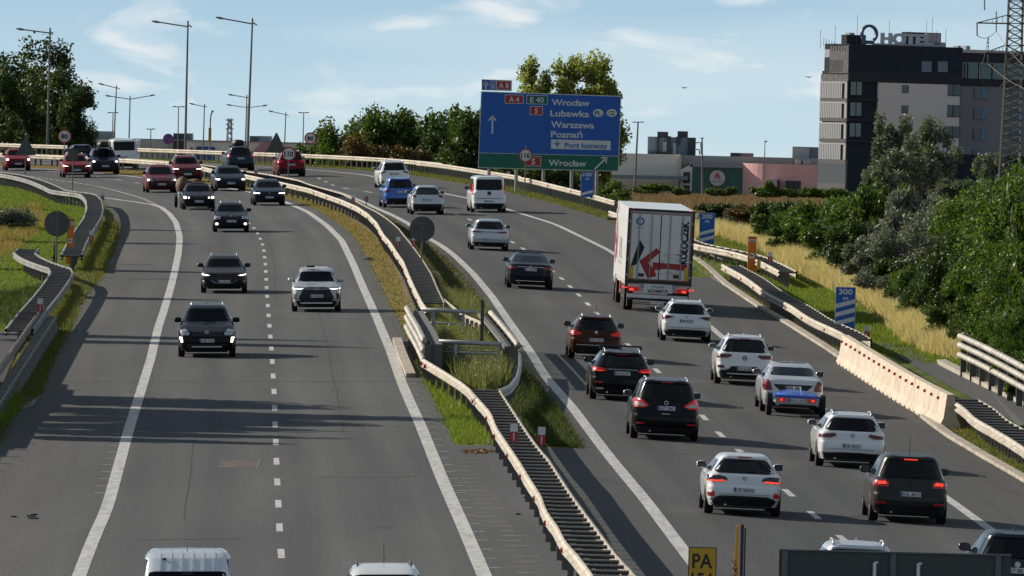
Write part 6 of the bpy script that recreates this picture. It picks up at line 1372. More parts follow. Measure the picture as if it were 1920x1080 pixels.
def fb(name, m, x0, x1, y0, y1, pr=0., th=.2, par=None):          # block on the main facade (local y = 0), pr = how far proud
    xm_ = (x0+x1)/2; return MB().box(((U(x0)+U(x1))/2, -pr+th/2, (Z(xm_, y0)+Z(xm_, y1))/2), (U(x1)-U(x0), th, Z(xm_, y0)-Z(xm_, y1))).build(name, m, par or HB)
def lf(name, m, x0, x1, y0, y1, pr=0., th=.2, par=None):          # block on the left face (local x = 0)
    xm_ = (x0+x1)/2; return MB().box((-pr+th/2, (V(x0)+V(x1))/2, (Z(xm_, y0)+Z(xm_, y1))/2), (th, V(x0)-V(x1), Z(xm_, y0)-Z(xm_, y1))).build(name, m, par or HB)
LU = U(1805); LV = V(1536)
MB().box((LU/2+.15, LV/2+.15, Z(1585, 152)/2), (LU-.3, LV-.3, Z(1585, 152))).build('wall', navy, HB)
fb('upper_storey', navy, 1585.5, 1805, 85, 136, .02, 5.5); lf('upper_storey', brick, 1551, 1584.5, 86, 137, .03, 3.0); fb('cornice', navy2, 1585.5, 1805, 136, 155.5, .08, 6); lf('cornice', brick, 1536, 1585, 139, 152, .06, 1.0)
lf('upper_storey', MC['louvre_white'], 1541, 1550, 92, 107, .0, 1.0)
for i in range(6): lf('louvre', wframe, 1551.5+i*3.9, 1553.8+i*3.9, 112, 134, .05, .1)
fb('light_wall', cream, 1643, 1801, 155, 293, .05, .3)
for y0, y1 in ((152, 178), (191, 217), (230, 256)):
    w_ = fb('window', winl, 1590, 1611, y0+1, y1, .03, .1); fb('frame', wframe, 1600, 1601.5, y0+1, y1, .06, .05, w_)
for y0 in (159, 197, 236): fb('window', win, 1688, 1701.5, y0, y0+15, .08, .1)
for y0, y1 in ((158, 178), (196, 218), (236, 257), (275, 290)):
    w_ = fb('window', win, 1777, 1800.5, y0, y1, .09, .1); fb('frame', wframe, 1787, 1788.5, y0, y1, .12, .05, w_); fb('frame', wframe, 1776.5, 1801, y1-.5, y1+1, .13, .05, w_)
for x0, x1 in ((1725.5, 1744.5), (1757, 1776)): fb('window', mat('window_blue', (.12,.17,.24), .2), x0, x1, 114, 134, .06, .1)
for y0, y1 in ((152, 184), (190, 221), (229, 260), (267, 299)):
    lf('spandrel', mat('band_grey', (.10,.105,.115), .8), 1536, 1584.5, y1, y1+6.5, .12, .4); bk = lf('window_band', wframe, 1537, 1584, y0+2, y1, .02, .2)
    mb = MB()
    for i in range(13):
        xx = 1537+i*3.1; mb.box((-.10, V(xx), (Z(1560, y0+2)+Z(1560, y1))/2), (.12, .27, Z(1560, y0+2)-Z(1560, y1)))
    mb.box((-.10, V(1582.5), (Z(1560, y0+2)+Z(1560, y1))/2), (.12, .5, Z(1560, y0+2)-Z(1560, y1))); mb.box((-.10, V(1560), Z(1560, y0+2)), (.14, V(1536)-V(1584), .25)); mb.build('louvres', slat, bk)
lf('glass_base', mat('base_glass', (.09,.11,.13), .3), 1535, 1584.5, 309, 343, .05, .3); lf('base_band', MC['band_grey'], 1535, 1584.8, 299, 309, .1, .4); lf('base_wall', MC['band_grey'], 1535, 1584.5, 343, 380, .06, .3)
for y0 in (184, 222, 262): fb('floor_band', navy2, 1586, 1643, y0, y0+5, .03, .1)
# right wing, set back
def rb(name, m, x0, x1, y0, y1, d=6, th=6, par=None):
    xm_ = (x0+x1)/2; return MB().box(((U(x0)+U(x1))/2+d*.75, d+th/2, (Z(xm_, y0)+Z(xm_, y1))/2), (U(x1)-U(x0), th, Z(xm_, y0)-Z(xm_, y1))).build(name, m, par or HB)
rb('wing_wall', greyw, 1795, 1975, 160, 385, 4, 8); rb('wing_upper', navy2, 1795, 1975, 97, 161, 3.9, 8); rb('wing_parapet', mat('parapet_white', (.5,.5,.52), .7), 1795, 1975, 92, 98, 3.8, 8); rb('wing_glass', mat('wing_glass', (.08,.15,.17), .12), 1806, 1975, 116, 147, 3.8, .2); rb('wing_base', navy, 1795, 1975, 291, 385, 3.85, .3)
for x in (1812, 1818, 1840, 1866, 1893): rb('mullion', wframe, x, x+1.5, 116, 147, 3.7, .1)
for y0, y1 in ((165, 184), (203, 223), (241, 262), (280, 291)):
    for xx in (1833, 1905): w_ = rb('window', win, xx, xx+25, y0, y1, 3.85, .12); rb('pane', mat('pane_blue', (.06,.16,.34), .15), xx+15, xx+24, y0+1, y1-1, 3.8, .05, w_)
    rb('window', win, 1802, 1809, y0, y1, 3.85, .12)
# roof
def top(name, m, x0, x1, y0, y1, d=1.0, th=2, par=None):
    o = fb(name, m, x0, x1, y0, y1, -d, min(th, 1.2), par); o.location.x = d*.75; return o
top('roof_block', navy2, 1581, 1614, 65, 86, 2, 3); top('chimney', MC['unit_grey'], 1587, 1596, 61, 66, 2.2, 1); top('roof_block', navy, 1696, 1764, 59, 86, 3, 1); top('roof_unit', slat, 1736, 1762, 61, 84, 2.2, .6); top('roof_unit', MC['unit_grey'], 1762, 1772, 78, 88, 1, 1); top('roof_unit', slat, 1796, 1802, 84, 91, 1, 1); top('roof_unit', MC['unit_grey'], 1815, 1823, 83, 92, 5, 1); top('parapet', mat('parapet_l', (.35,.37,.4), .7), 1630, 1770, 82, 86, .2, .2)
lt = MB(); textw(lt, 'HOTEL', 20/sH, (U(1652), .6, Z(1700, 72)), U(1752)-U(1652), bold=.05); lt.add([(a, b+.25, c) for a, b, c in lt.v], [f[::-1] for f in lt.f]); lt.build('roof_letters', mat('letter_steel', (.42,.48,.56), .6), HB)
c_ = (U(1628.5), .5, Z(1628, 63)); mb = MB(); n_ = 40; ro, ri = 17.5/sH, 12.5/sH; vs = []
for i in range(n_+1):
    a = math.radians(-50+ (270)*i/n_); vs += [(c_[0]+ro*math.cos(a)/.85, c_[1], c_[2]+ro*math.sin(a)), (c_[0]+ri*math.cos(a)/.85, c_[1], c_[2]+ri*math.sin(a)), (c_[0]+ri*math.cos(a)/.85, c_[1]+.3, c_[2]+ri*math.sin(a)), (c_[0]+ro*math.cos(a)/.85, c_[1]+.3, c_[2]+ro*math.sin(a))]
mb.add(vs, [(4*i+k, 4*i+(k+1) % 4, 4*i+4+(k+1) % 4, 4*i+4+k) for i in range(n_) for k in range(4)]); mb.box((U(1617), .6, Z(1617, 76)), (.7, .3, 1.6)).box((U(1630), .6, Z(1630, 79)), (1.4, .3, .5)); mb.build('ring_emblem', mat('emblem_navy', (.05,.09,.15), .5), HB)
mb = MB()
for px, y0 in ((1617, 28), (1575, 48), (1679, 38), (1751, 36), (1762, 31), (1771, 56), (1789, 52), (1547, 56)): mb.bar((U(px), 2, Z(px, 92)), (U(px), 2, Z(px, y0)), .035, 4)
for i in range(6): mb.bar((-.5, LV-1-i*.6, Z(1551, 86)), (-.5, LV-1-i*.6, Z(1551, 70+i*2)), .04, 4)
mb.build('aerials', polem, HB)
# birds
for i, (px, py) in enumerate(((1516, 145), (1283, 165))):
    v = P(px, py, 900); o = tag(MB().add([(-.32, 0, .10), (-.1, .05, .02), (0, .15, 0), (.1, .05, .02), (.34, 0, .07), (0, -.15, 0), (0, 0, .05), (0, 0, -.05)], [(0, 1, 6), (1, 2, 6), (2, 3, 6), (3, 4, 6), (0, 6, 5), (6, 4, 5), (0, 7, 1), (1, 7, 2), (2, 7, 3), (3, 7, 4), (0, 5, 7), (7, 5, 4)]).build('bird', sblack), ('dark bird gliding left of the hotel roof', 'tiny dark bird in the sky above the shopping centre')[i], 'bird'); o.location = v
# ------------------------------------------------------------------ foliage
def leafcloud(pos, size, name, m, up=.0, asp=.6, rs=None):
    rs = rs or RNG; n = len(pos); a = rs.normal(size=(n, 3)); a /= np.linalg.norm(a, axis=1)[:, None]
    b = rs.normal(size=(n, 3)); b -= (b*a).sum(1)[:, None]*a; b /= np.linalg.norm(b, axis=1)[:, None]
    s = (size*(.6+.8*rs.random(n)))[:, None]; a = a*s*.5; b = b*s*asp*.5
    co = np.stack([pos-a, pos+b, pos+a, pos-b], 1).reshape(-1, 3)
    me = bpy.data.meshes.new(name); me.vertices.add(4*n); me.vertices.foreach_set('co', co.ravel()); me.loops.add(4*n); me.loops.foreach_set('vertex_index', np.arange(4*n, dtype=np.int32)); me.polygons.add(n)
    me.polygons.foreach_set('loop_start', np.arange(0, 4*n, 4, dtype=np.int32)); me.polygons.foreach_set('loop_total', np.full(n, 4, np.int32)); me.update(); me.validate(); me.materials.append(m); return me
def crown_pts(n, rx, rz, zc_, seed, lobes=16, lr=.36, shell=.55, droop=0, spread=.72, flat=0):
    rs = np.random.default_rng(seed); P_ = []; cs = []
    for i in range(lobes):
        d = rs.normal(size=3); d /= np.linalg.norm(d); k = spread*rs.random()**.4; cs.append(np.array([d[0]*rx*k, d[1]*rx*k, zc_+d[2]*rz*k]))
    w_ = [.6+.8*rs.random() for _ in cs]; W_ = sum(w_)
    for c, ww in zip(cs, w_):
        m = int(n*ww/W_); d = rs.normal(size=(m, 3)); d /= np.linalg.norm(d, axis=1)[:, None]; r = (shell+(1-shell)*rs.random(m)**.7)[:, None]*(1+.25*np.sin(5*d[:, :1]+3*d[:, 1:2]+seed))
        d[:, 2] = np.where(d[:, 2] < -.3, d[:, 2]*.5, d[:, 2]); P_.append(c+d*r*np.array([rx*lr, rx*lr, rz*lr*(1-flat)])*(.75+.5*ww/1.4))
    p = np.concatenate(P_); return p, cs
barkm = mat('bark', (.06,.045,.035), .9)
def trunk_mb(h, r, cs, zb=0, nl=9):
    mb = MB().tube([(0, 0, -.6), (r*.5, 0, h*.25), (-r*.4, r*.3, h*.55), (0, 0, h*.8)], [r*1.2, r, r*.75, r*.35], 8)
    for c in cs[:nl]:
        z0 = min(h*.7, max(h*.2, c[2]*.55)); mb.tube([(0, 0, z0), (c[0]*.5, c[1]*.5, (z0+c[2])/2+.1), tuple(c)], [r*.4, r*.25, r*.08], 5)
    return mb
_tv = {}
def tree(kind, label, X, D, z, h, w_, lm, leaf, n, seed, name='tree', cat='tree', group=None, lobes=16, lr=.36, spread=.72, cz=.56, rzf=.46, shell=.5, var=None, rz=None, asp=.6):
    key = (kind, var if var is not None else seed)
    if key not in _tv:
        p, cs = crown_pts(n, w_/2, h*rzf, h*cz, seed, lobes, lr, shell, spread=spread); me = leafcloud(p, leaf, 'crown', lm, asp=asp, rs=np.random.default_rng(seed)); t_ = trunk_mb(h*cz, max(.05, h*.018), cs).build('trunk', barkm, smooth=True)
        _tv[key] = (me, t_.data, h, w_); bpy.data.objects.remove(t_)
    me, tm, h0, w0 = _tv[key]; o = thing(name, label, cat, (X, D, z), rz if rz is not None else random.random()*6.28, group); o.scale = (w_/w0, w_/w0, h/h0)
    c = bpy.data.objects.new('crown', me); C.objects.link(c); c.parent = o; t_ = bpy.data.objects.new('trunk', tm); C.objects.link(t_); t_.parent = o; return o
LD = leafmat('leaf_dark', (.018,.034,.010), (.060,.10,.024), .28); LM_ = leafmat('leaf_mid', (.028,.055,.012), (.10,.15,.028), .34); LB = leafmat('leaf_bright', (.030,.062,.011), (.11,.17,.026), .36)
LS = leafmat('leaf_silver', (.09,.105,.085), (.21,.23,.20), .18, .6); LY = leafmat('leaf_poplar', (.13,.155,.045), (.30,.32,.11), .5); LO = leafmat('leaf_brown', (.05,.04,.014), (.13,.085,.03), .3); LW = leafmat('leaf_willow', (.07,.095,.075), (.20,.23,.19), .25)
def gz(X, D): return float(surf(X, D))
def at(px, D): return ray(px, 300)[0]*D
ORD = ['first','second','third','fourth','fifth','sixth','seventh','eighth','ninth','tenth','eleventh','twelfth','thirteenth','fourteenth','fifteenth','sixteenth','seventeenth','eighteenth','nineteenth','twentieth','twenty-first','twenty-second']
# left dark trees
for i, (px, D, ty, w_) in enumerate(((20, 905, 95, 7.0), (75, 900, 72, 7.0), (118, 895, 130, 5.6), (-20, 890, 120, 6), (48, 890, 170, 5.5), (140, 893, 175, 3.6), (100, 898, 215, 5.0), (8, 880, 220, 5))):
    X = at(px, D); z = gz(X, D); z = min(z, 8.2); tz = P(px, ty, D).z
    lab = ['dark tree at the far left edge of the view', 'tallest dark tree at left, beside the tall lamp post', 'dark tree directly behind the left 80 sign'][i] if i < 3 else ['','','','dark tree just outside the left edge of the view','dark lower tree between the two tall left ones','slim dark tree at the right end of the left clump','low dark tree under the left 80 sign','low dark tree above the far left guardrail'][i]
    tree('leftdark', lab, X, D, z, tz-z, w_, LD, .30, 9000, 11+i % 4, group='dark trees at far left', lobes=22, lr=.27, cz=.60, rzf=.44, var=i % 4, spread=.85, shell=.2)
tree('leftlow', 'lighter green bushy tree low at the left edge', at(10, 872), 872, gz(at(10, 872), 872), 4.2, 5, LB, .28, 5000, 21, name='bush', cat='bush')
# green bank of trees
bank = [(575, 268, 4), (600, 238, 4.5), (628, 222, 4.5), (655, 212, 5), (690, 196, 5.5), (722, 198, 5.5), (752, 212, 5), (782, 222, 4.5), (812, 196, 5), (838, 200, 5), (866, 196, 5), (892, 206, 5), (925, 205, 5), (620, 262, 4), (670, 250, 4.5), (740, 245, 4.5), (800, 244, 4.5), (850, 250, 4.5), (885, 255, 4.5), (705, 268, 4), (770, 270, 4), (830, 275, 4), (930, 270, 5), (640, 282, 3.5), (590, 285, 3.5), (975, 300, 5), (1040, 308, 4.5), (1095, 312, 4.5), (1150, 330, 3.6), (905, 300, 4.5), (870, 292, 4), (700, 290, 4), (750, 292, 4)]
for i, (px, ty, w_) in enumerate(bank):
    D = 905-(i % 3)*12 if ty < 240 else 882-(i % 3)*6
    if px > 880: D = 800 if px < 960 else 745
    if px >= 1140: D = 720
    X = at(px, D); z = gz(X, D); tz = P(px, ty, D).z; k = i % 5; lm = (LM_, LD, LM_, LB, LD)[k]
    if i in (14, 19, 20): lm = LO
    lab = {9: 'green tree with a pointed top left of the direction sign', 4: 'highest rounded tree in the green bank', 14: 'brownish tree in the middle of the green bank', 0: 'leftmost small tree of the green bank beside the 80 sign'}.get(i, 'green tree in the dense bank behind the far guardrail' if px < 900 else 'dark green tree standing under the direction sign')
    if lab.startswith('green tree in the dense'):
        tall = ty < 240; rk_ = sorted(a[0] for a in bank if (a[1] < 240) == tall and a[0] < 900).index(px); lab = ('tall' if tall else 'lower')+' green tree in the bank behind the far guardrail, '+ORD[rk_]+' from the left'
    elif lab.startswith('dark green tree standing'): lab += ', '+ORD[sorted(a[0] for a in bank if a[0] > 900).index(px)]+' from the left'
    tree('bank'+lm.name, lab, X, D, z-.2, tz-z+.2, w_, lm, .27, 8000, 31+k, group='trees of the green bank' if px < 900 else 'trees under the direction sign', lobes=20, lr=.30, var=k, spread=.8, cz=.52, rzf=.50, shell=.3)
# poplars over the sign
for i, (px, ty, w_) in enumerate(((1004, 134, 5.2), (1036, 108, 6.0), (1072, 116, 6.0), (1102, 112, 5.6), (1120, 150, 3.4))):
    D = 775; X = at(px, D); z = gz(X, D); tz = P(px, ty, D).z
    tree('poplar', ['leftmost olive-leaved poplar above the direction sign', 'tallest olive-leaved poplar above the direction sign', 'middle olive-leaved poplar above the direction sign', 'olive-leaved poplar above the word Wroclaw', 'rightmost olive-leaved poplar above the sign corner'][i], X, D, z, tz-z, w_, LY, .24, 20000, 51+i, group='poplars above the sign', lobes=44, lr=.20, cz=.60, rzf=.42, spread=1.0, shell=.05)
# silver willows in front of the hotel
for i, (px, ty, w_, D) in enumerate(((1676, 200, 4.0, 900), (1744, 203, 4.2, 905), (1708, 262, 5.0, 890), (1768, 262, 3.6, 900), (1858, 275, 3.4, 880), (1650, 300, 3.8, 880), (1800, 330, 4, 870))):
    X = at(px, D); z = gz(X, D); tz = P(px, ty, D).z
    tree('willow', ['silvery willow left in front of the hotel', 'silvery willow right in front of the hotel', 'silvery willow low between the other two', 'small silvery willow at the hotel corner', 'small silvery willow beside the power pylon', 'low silvery willow at the dark hotel wall', 'low silvery willow under the hotel wing'][i], X, D, z, tz-z, w_, LW, .26, 9000, 61+i % 3, group='silvery willows before the hotel', lobes=24, lr=.24, cz=.55, rzf=.47, spread=.88, shell=.2, var=i % 3)
# bushes in front of the shopping centre
for i, (px, ty, w_) in enumerate(((1225, 344, 6), (1345, 354, 3.5), (1372, 354, 2.5), (1425, 349, 2.5), (1445, 340, 2.6), (1440, 356, 4), (1520, 352, 4), (1550, 352, 4), (1580, 354, 4), (1275, 357, 3), (1480, 358, 3))):
    D = 1420; X = at(px, D); z = gz(X, D); tz = P(px, ty, D).z
    tree('mallbush', 'small green bush before the shopping centre, '+ORD[sorted([1225,1345,1372,1425,1445,1440,1520,1550,1580,1275,1480]).index(px)]+' from the left', X, D, z, max(1.6, tz-z), w_, LM_, .40, 2500, 71+i % 2, name='bush', cat='bush', group='bushes before the shopping centre', var=i % 2)
# thicket on the right: (px, top y, base y on the ground, width, material)
thick = [(1352, 368, 425, 3.6, LD), (1392, 372, 428, 2.2, LS), (1425, 372, 440, 4.0, LO), (1475, 362, 452, 4.6, LD), (1462, 385, 468, 3.8, LM_), (1520, 372, 478, 4.4, LM_), (1500, 400, 488, 3.6, LM_), (1560, 352, 490, 4.6, LB), (1565, 400, 512, 4.2, LM_), (1610, 345, 505, 4.6, LB), (1600, 405, 528, 3.8, LD),
  (1650, 330, 520, 4.6, LM_), (1640, 425, 552, 3.4, LS), (1700, 350, 535, 4.6, LS), (1672, 415, 570, 3.8, LS), (1690, 470, 588, 3.2, LD), (1735, 380, 565, 4.0, LS), (1722, 490, 606, 3.4, LM_), (1775, 345, 580, 4.6, LS), (1768, 440, 618, 3.8, LD), (1775, 560, 648, 2.6, LM_),
  (1815, 330, 600, 4.4, LB), (1805, 420, 640, 4.0, LD), (1850, 370, 622, 4.4, LB), (1838, 470, 668, 3.6, LM_), (1890, 282, 640, 5.0, LB), (1880, 430, 690, 4.2, LB), (1922, 262, 655, 5.0, LB), (1928, 400, 700, 4.4, LB), (1960, 320, 700, 4.5, LM_), (1838, 590, 676, 2.2, LM_), (1900, 560, 712, 2.8, LB), (1898, 650, 748, 1.5, LM_), (1868, 640, 726, .9, LM_), (1925, 660, 762, 1.6, LM_)]
labs = {1: 'small silver bush behind the 200 m board', 2: 'brown-tinged bush behind the orange phone column', 13: 'large silver-grey shrub high in the thicket', 25: 'bright green tree beneath the power pylon', 31: 'bright leafy shrub growing over the bridge railing', 0: 'dark bush at the left end of the thicket', 20: 'low green bush at the end of the dry grass'}
for i, (px, ty, by, w_, lm) in enumerate(thick):
    p = W(px, by-(14 if by < 560 else 10)); w_ *= .86; s_ = F/p.y; h = P(px, ty+(10 if px < 1600 else 4), p.y).z-p.z; nm = {'leaf_silver': 'silver-grey', 'leaf_dark': 'dark green', 'leaf_mid': 'green', 'leaf_bright': 'bright green', 'leaf_brown': 'brownish'}[lm.name]
    near_ = by > 560; lb2 = nm+' shrub in the right thicket, '+ORD[sorted((a[0], k_) for k_, a in enumerate(thick) if a[4] is lm).index((px, i))]+' '+nm+' one from the left'
    tree('th'+lm.name+str(near_), labs.get(i, lb2), p.x, p.y, p.z-.15, h+.15, w_*1.0, lm, .13 if near_ else .17, 17000 if near_ else 11000, 81+i % 3, name='shrub', cat='bush', group='thicket: '+nm+' shrubs', lobes=26, lr=.27, var=i % 3, spread=.86, cz=.50, rzf=.52, shell=.25, asp=.5)
# shrub on the left lawn
p = W(22, 430); tree('lawnbush', 'grey-green shrub on the left lawn', p.x, p.y, p.z-.35, 1.5, 2.6, LW, .10, 6000, 99, name='shrub', cat='bush')
# trees outside the left edge: they throw the long shadows over the road
for i, (X, D, h, w_) in enumerate(((-21.5, 329, 9.0, 7.0), (-21.0, 322, 10.0, 6.4), (-20.5, 316, 9.2, 6.0), (-21.0, 311, 8.8, 5.0), (-19.5, 306, 7.4, 4.0), (-18.6, 301, 6.6, 2.8), (-22.5, 378, 9.6, 3.6), (-23, 384, 8.4, 3.2), (-27, 470, 8.0, 3), (-29, 520, 8, 3.5), (-29, 548, 7, 3.5), (-25, 430, 7.5, 3), (-36, 600, 6.5, 3))):
    tree('offleft', ('tall dark tree beside the left verge, '+ORD[i]+' in its row'), X, D, gz(X, D), h, w_, LD, .32, 16000, 121+i % 3, group='trees beside the left verge', var=i % 3, lobes=18, cz=.58, rzf=.44)
# ------------------------------------------------------------------ grass
def blades(name, pts, h, m, tuft=3, lean=.35, wd=.02, label=None, spreadr=.06):
    n = len(pts)*tuft; base = np.repeat(np.array(pts), tuft, 0); base[:, :2] += RNG.normal(size=(n, 2))*spreadr
    H = h*(.5+.9*RNG.random(n)); a = RNG.random(n)*2*np.pi; dx = np.cos(a)*wd; dy = np.sin(a)*wd; lx = RNG.normal(size=n)*lean*H; ly = RNG.normal(size=n)*lean*H
    co = np.empty((n, 3, 3)); co[:, 0] = base; co[:, 0, 0] -= dx; co[:, 0, 1] -= dy; co[:, 1] = base; co[:, 1, 0] += dx; co[:, 1, 1] += dy; co[:, 2] = base; co[:, 2, 0] += lx; co[:, 2, 1] += ly; co[:, 2, 2] += H
    me = bpy.data.meshes.new(name); me.vertices.add(3*n); me.vertices.foreach_set('co', co.ravel()); me.loops.add(3*n); me.loops.foreach_set('vertex_index', np.arange(3*n, dtype=np.int32)); me.polygons.add(n)
    me.polygons.foreach_set('loop_start', np.arange(0, 3*n, 3, dtype=np.int32)); me.polygons.foreach_set('loop_total', np.full(n, 3, np.int32)); me.update(); me.materials.append(m)
    o = bpy.data.objects.new(name, me); C.objects.link(o); stuff(o); tag(o, label or name, 'grass'); return o
def scatter(f0, f1, d0, d1, dens):
    D = np.arange(d0, d1, .5); A = np.array([f1(d)-f0(d) for d in D]); A = np.maximum(A, 0); n = int(A.sum()*.5*dens); k = RNG.choice(len(D), n, p=A/A.sum()); d = D[k]+RNG.random(n)*.5; x = np.array([f0(q) for q in D])[k]+A[k]*RNG.random(n); z = surf(x, d)-.03; return np.stack([x, d, z], 1)
def inpoly(pts, poly):
    x, y = pts[:, 0], pts[:, 1]; c = np.zeros(len(pts), bool); n = len(poly)
    for i in range(n):
        x0, y0 = poly[i]; x1, y1 = poly[(i+1) % n]; k = ((y0 > y) != (y1 > y)) & (x < (x1-x0)*(y-y0)/(y1-y0+1e-9)+x0); c ^= k
    return c
def polyscatter(px, dens):
    q_ = [W(a, b) for a, b in px]; poly = [(v.x, v.y) for v in q_]; xs = [a for a, b in poly]; ys = [b for a, b in poly]; n = int((max(xs)-min(xs))*(max(ys)-min(ys))*dens)
    p = np.stack([min(xs)+(max(xs)-min(xs))*RNG.random(n), min(ys)+(max(ys)-min(ys))*RNG.random(n)], 1); p = p[inpoly(p, poly)]; return np.concatenate([p, (surf(p[:, 0], p[:, 1])-.03)[:, None]], 1)
GG = leafmat('grass_green', (.065,.10,.013), (.21,.265,.04), .35, .7); GD = leafmat('grass_dry', (.17,.125,.05), (.36,.265,.12), .3, .8); GS = leafmat('grass_straw', (.38,.30,.17), (.76,.63,.40), .25, .8); GW = leafmat('weeds', (.075,.09,.03), (.22,.23,.10), .3, .7); GM = leafmat('grass_mixed', (.07,.085,.018), (.20,.19,.06), .3, .8); GDK = leafmat('grass_deep', (.02,.038,.009), (.07,.095,.022), .3, .7); GRD = leafmat('grass_rough', (.045,.05,.018), (.12,.11,.045), .3, .8)
# median soil strips
def soil(name, c1_, c2_, f0, f1, d0, d1, dz=-.018):
    mb = MB(); ribbon(mb, f0, f1, d0, d1, dz); struct(mb.build(name, mat(name, c1_, .95, noise=(.9, c2_, 6, .35, .65))))
soil('median_soil', (.13,.10,.045), (.21,.155,.07), fL3b, lambda d: xm(d)-.3, 372, 860); soil('median_soil_green', (.05,.07,.015), (.12,.11,.03), fL3b, fR0, DM, 372); soil('median_soil_right', (.045,.05,.018), (.10,.085,.035), lambda d: xm(d)+.3, fR0, 372, 860)
blades('grass', scatter(fL3b, lambda d: xm(d)-.45, 376, 860, 22), .07, GD, 3, wd=.02, label='short dry yellow-brown grass on the median strip')
blades('grass', scatter(fL3b, lambda d: xm(d)-.45, 380, 640, 5), .10, GM, 3, label='green tufts in the dry median grass')
blades('grass', scatter(lambda d: xm(d)+.45, fR0, 372, 700, 16), .12, GRD, 3, label='rough grass on the right side of the median')  # dry grass colour, darkened further for the barrier's shadow
blades('grass', scatter(fL3b, lambda d: xm(d)-.45, DM+.6, 352, 55), .17, GG, 3, wd=.016, label='lush green grass on the median patch below the enclosure')
blades('grass', scatter(lambda d: xm(d)+.45, fR0, DM+.6, 348, 50), .20, GDK, 3, wd=.02, label='green weeds darkened for shade right of the near median barrier')  # the shadow over these weeds is put into a darker green
yf = scatter(fL3b, lambda d: xm(d)-.45, 315, 345, 2.0); o = blades('wildflowers', yf, .26, mat('flower_yellow', (.55,.42,.03), .6), 1, wd=.03, label='small yellow flowers in the median grass')
# tall weeds inside the enclosure
wp = polyscatter([(815,672),(830,655),(935,655),(955,690),(950,722),(905,742),(868,728),(840,712)], 60); blades('tall_weeds', wp, .75, GW, 3, lean=.22, wd=.022, label='tall pale green weeds filling the median enclosure', spreadr=.1)
wf = wp[::3].copy(); wf[:, 2] += .45+.35*RNG.random(len(wf)); me = leafcloud(np.repeat(wf, 3, 0)+RNG.normal(size=(len(wf)*3, 3))*.12, .06, 'weed_heads', leafmat('weed_head', (.16,.17,.08), (.42,.40,.28), .2)); o = bpy.data.objects.new('weed_heads', me); C.objects.link(o); stuff(o); tag(o, 'pale seed heads of the tall weeds', 'weeds')
wp = polyscatter([(835,600),(880,590),(905,640),(860,640),(815,632),(822,610)], 40); blades('tall_weeds', wp, .45, GW, 3, lean=.3, label='straggly weeds beyond the pipe railings'); wp = polyscatter([(800,585),(835,565),(880,575),(905,600),(850,620),(812,610)], 45); blades('tall_weeds', wp, .6, GW, 3, lean=.3, label='weeds growing over the end of the far median barrier')
# right verge
fRb = lambda d: xm(d)+25.5
blades('grass', scatter(lambda d: fR4(d)+.15, lambda d: fR4(d)+1.6, 225, 640, 20), .10, GM, 3, label='short verge grass between kerb and right guardrail')
blades('grass', scatter(lambda d: fR4(d)+.2, lambda d: fR4(d)+2.2, 640, 880, 12), .12, GM, 3, label='short grass along the far right guardrail')
vp = polyscatter([(1296,520),(1300,425),(1400,445),(1500,510),(1600,570),(1700,640),(1800,668),(1810,690),(1740,682),(1690,670),(1620,655),(1590,640),(1520,600),(1440,560),(1380,520)], 24); blades('grass', vp, .13, GG, 3, label='mown green grass on the right bank')
vp = polyscatter([(1296,470),(1300,415),(1360,425),(1450,450),(1500,490),(1600,540),(1700,600),(1700,625),(1600,565),(1480,500)], 8); blades('grass', vp, .2, GM, 3, label='yellowing grass below the straw band')
vp = polyscatter([(1860,790),(1990,820),(1990,900),(1930,850),(1870,815)], 40); blades('grass', vp, .12, GG, 3, label='bright grass patch by the right guardrail')
sp_ = polyscatter([(1296,452),(1350,444),(1420,468),(1493,510),(1563,545),(1613,563),(1663,598),(1697,640),(1747,664),(1800,676),(1800,650),(1740,612),(1690,582),(1620,545),(1540,500),(1480,470),(1420,442),(1340,428),(1296,430)], 42); blades('straw_grass', sp_, .52, GS, 4, lean=.33, wd=.018, label='tall straw-coloured grass below the thicket', spreadr=.12)
soil_q = [W(a, b) for a, b in ((1296,452),(1420,468),(1563,545),(1663,598),(1747,664),(1800,676),(1800,645),(1690,578),(1540,495),(1420,440),(1296,430))]
# left bank
fLa = lambda d: max(fL0(d)-22, -(960+30)/F*d-1); fLb = lambda d: fL0(d)-1.3
blades('grass', scatter(fLa, fLb, 385, 720, 15), .08, GG, 3, wd=.022, label='sunlit mown grass on the left bank'); blades('grass', scatter(lambda d: fL0(d)-1.2, fL0, 240, 560, 30), .14, GM, 3, label='rough grass along the left shoulder edge')
blades('grass', polyscatter([(-60,450),(20,395),(70,380),(90,420),(40,460),(-60,520)], 10), .22, GD, 3, label='dry brownish patch on the left lawn'); blades('grass', polyscatter([(-60,560),(60,540),(110,530),(110,560),(70,600),(-60,622)], 16), .25, GDK, 3, label='darker grass by the kinked left guardrail')
vp = polyscatter([(-40,740),(28,738),(32,770),(10,800),(-40,820)], 60); blades('grass', vp, .35, GG, 3, label='bright weeds at the foot of the left wall')
# field scrub beyond
fp = np.stack([RNG.uniform(5, 75, 26000), RNG.uniform(1000, 1560, 26000)], 1); fp = np.concatenate([fp, (surf(fp[:, 0], fp[:, 1])-.03)[:, None]], 1); blades('field_grass', fp, .45, leafmat('field_brown', (.12,.08,.055), (.25,.17,.115), .25, .9), 2, wd=.07, label='reddish brown rough grass of the field beyond the motorway', spreadr=.3)
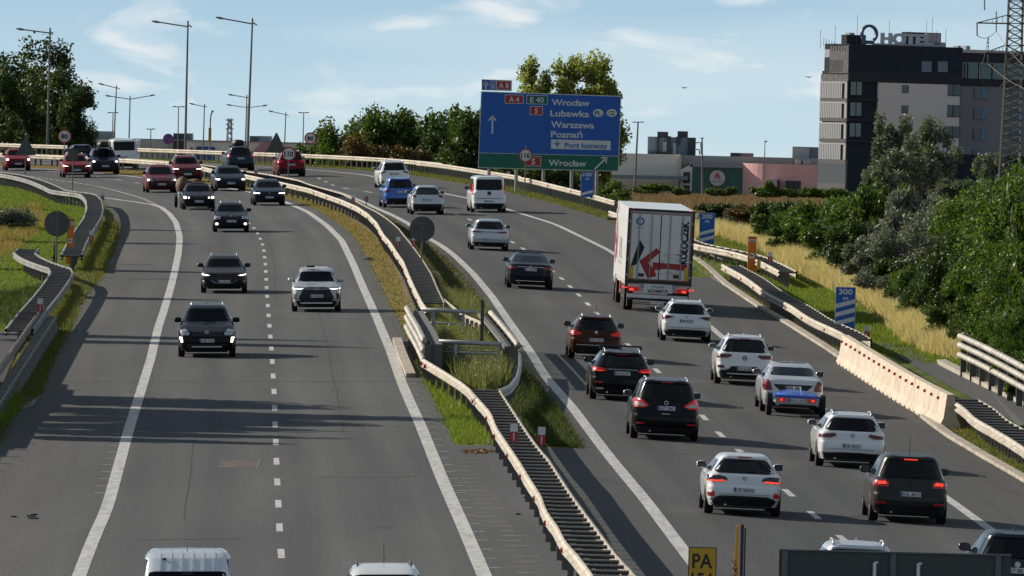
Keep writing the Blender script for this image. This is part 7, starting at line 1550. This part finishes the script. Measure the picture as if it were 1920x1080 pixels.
# dead leaves pile and road debris
lp_ = polyscatter([(855,845),(925,843),(928,852),(858,853)], 90); lp_ = lp_[(((lp_[:, 0]-lp_[:, 0].mean())/(.5*np.ptp(lp_[:, 0])))**2+((lp_[:, 1]-lp_[:, 1].mean())/(.5*np.ptp(lp_[:, 1])))**2) < RNG.random(len(lp_))**.5]; lp_[:, 2] += .05; me = leafcloud(lp_, .09, 'dead_leaves', leafmat('dead_leaf', (.12,.06,.03), (.3,.17,.08), .1)); o = bpy.data.objects.new('dead_leaves', me); C.objects.link(o); stuff(o); tag(o, 'small heap of dead leaves on the paved median', 'leaves')
p = W(689, 488); o = tag(MB().add([(-.3, 0, 0), (.1, -.2, 0), (.35, .1, 0), (-.1, .3, 0), (0, 0, .14), (.2, .05, .10)], [(0, 1, 4), (1, 5, 4), (1, 2, 5), (2, 3, 5), (3, 4, 5), (3, 0, 4)]).build('debris', trim), 'dark scrap lying in the dry median grass', 'debris'); o.location = p
for i, (x, y) in enumerate(((64, 966), (58, 969), (62, 973), (25, 970), (986, 934), (970, 965))):
    p = W(x, y); o = tag(MB().box((0, 0, .02), (.16+.06*(i % 3), .06, .03), .3*i).box((.05, .05, .02), (.06, .05, .02)).build('debris', trim), 'thin dark scrap on the left shoulder' if i < 4 else 'thin dark scrap on the paved median', 'debris', 'scraps on the left shoulder' if i < 4 else 'scraps on the median'); o.location = p

for f_, a_, b_, d0, d1 in ((fL3b, -.3, .05, 300, 700), (fR0, -.05, .3, 300, 640), (fL0, -.05, .35, 245, 560), (fR4, -.25, .05, 240, 640)):
    blades('grass_edge', scatter(lambda d: f_(d)+a_, lambda d: f_(d)+b_, d0, d1, 14), .06, GM, 2, label='sparse tufts creeping over the asphalt edge')
# ------------------------------------------------------------------ air
if HAZE:
    x0, x1, y0, y1, z0, z1 = -5300, 5300, -400, 9200, -6.5, 60
    hz = MB().box(((x0+x1)/2, (y0+y1)/2, (z0+z1)/2), (x1-x0, y1-y0, z1-z0)).build('haze', bpy.data.materials.new('haze_mat')); stuff(hz); m = hz.data.materials[0]; m.use_nodes = True; t = m.node_tree; t.nodes.clear()
    o_ = t.nodes.new('ShaderNodeOutputMaterial'); v_ = t.nodes.new('ShaderNodeVolumePrincipled'); v_.inputs['Color'].default_value = (.80, .88, .96, 1); v_.inputs['Density'].default_value = HAZE; v_.inputs['Anisotropy'].default_value = .2; t.links.new(v_.outputs[0], o_.inputs['Volume'])
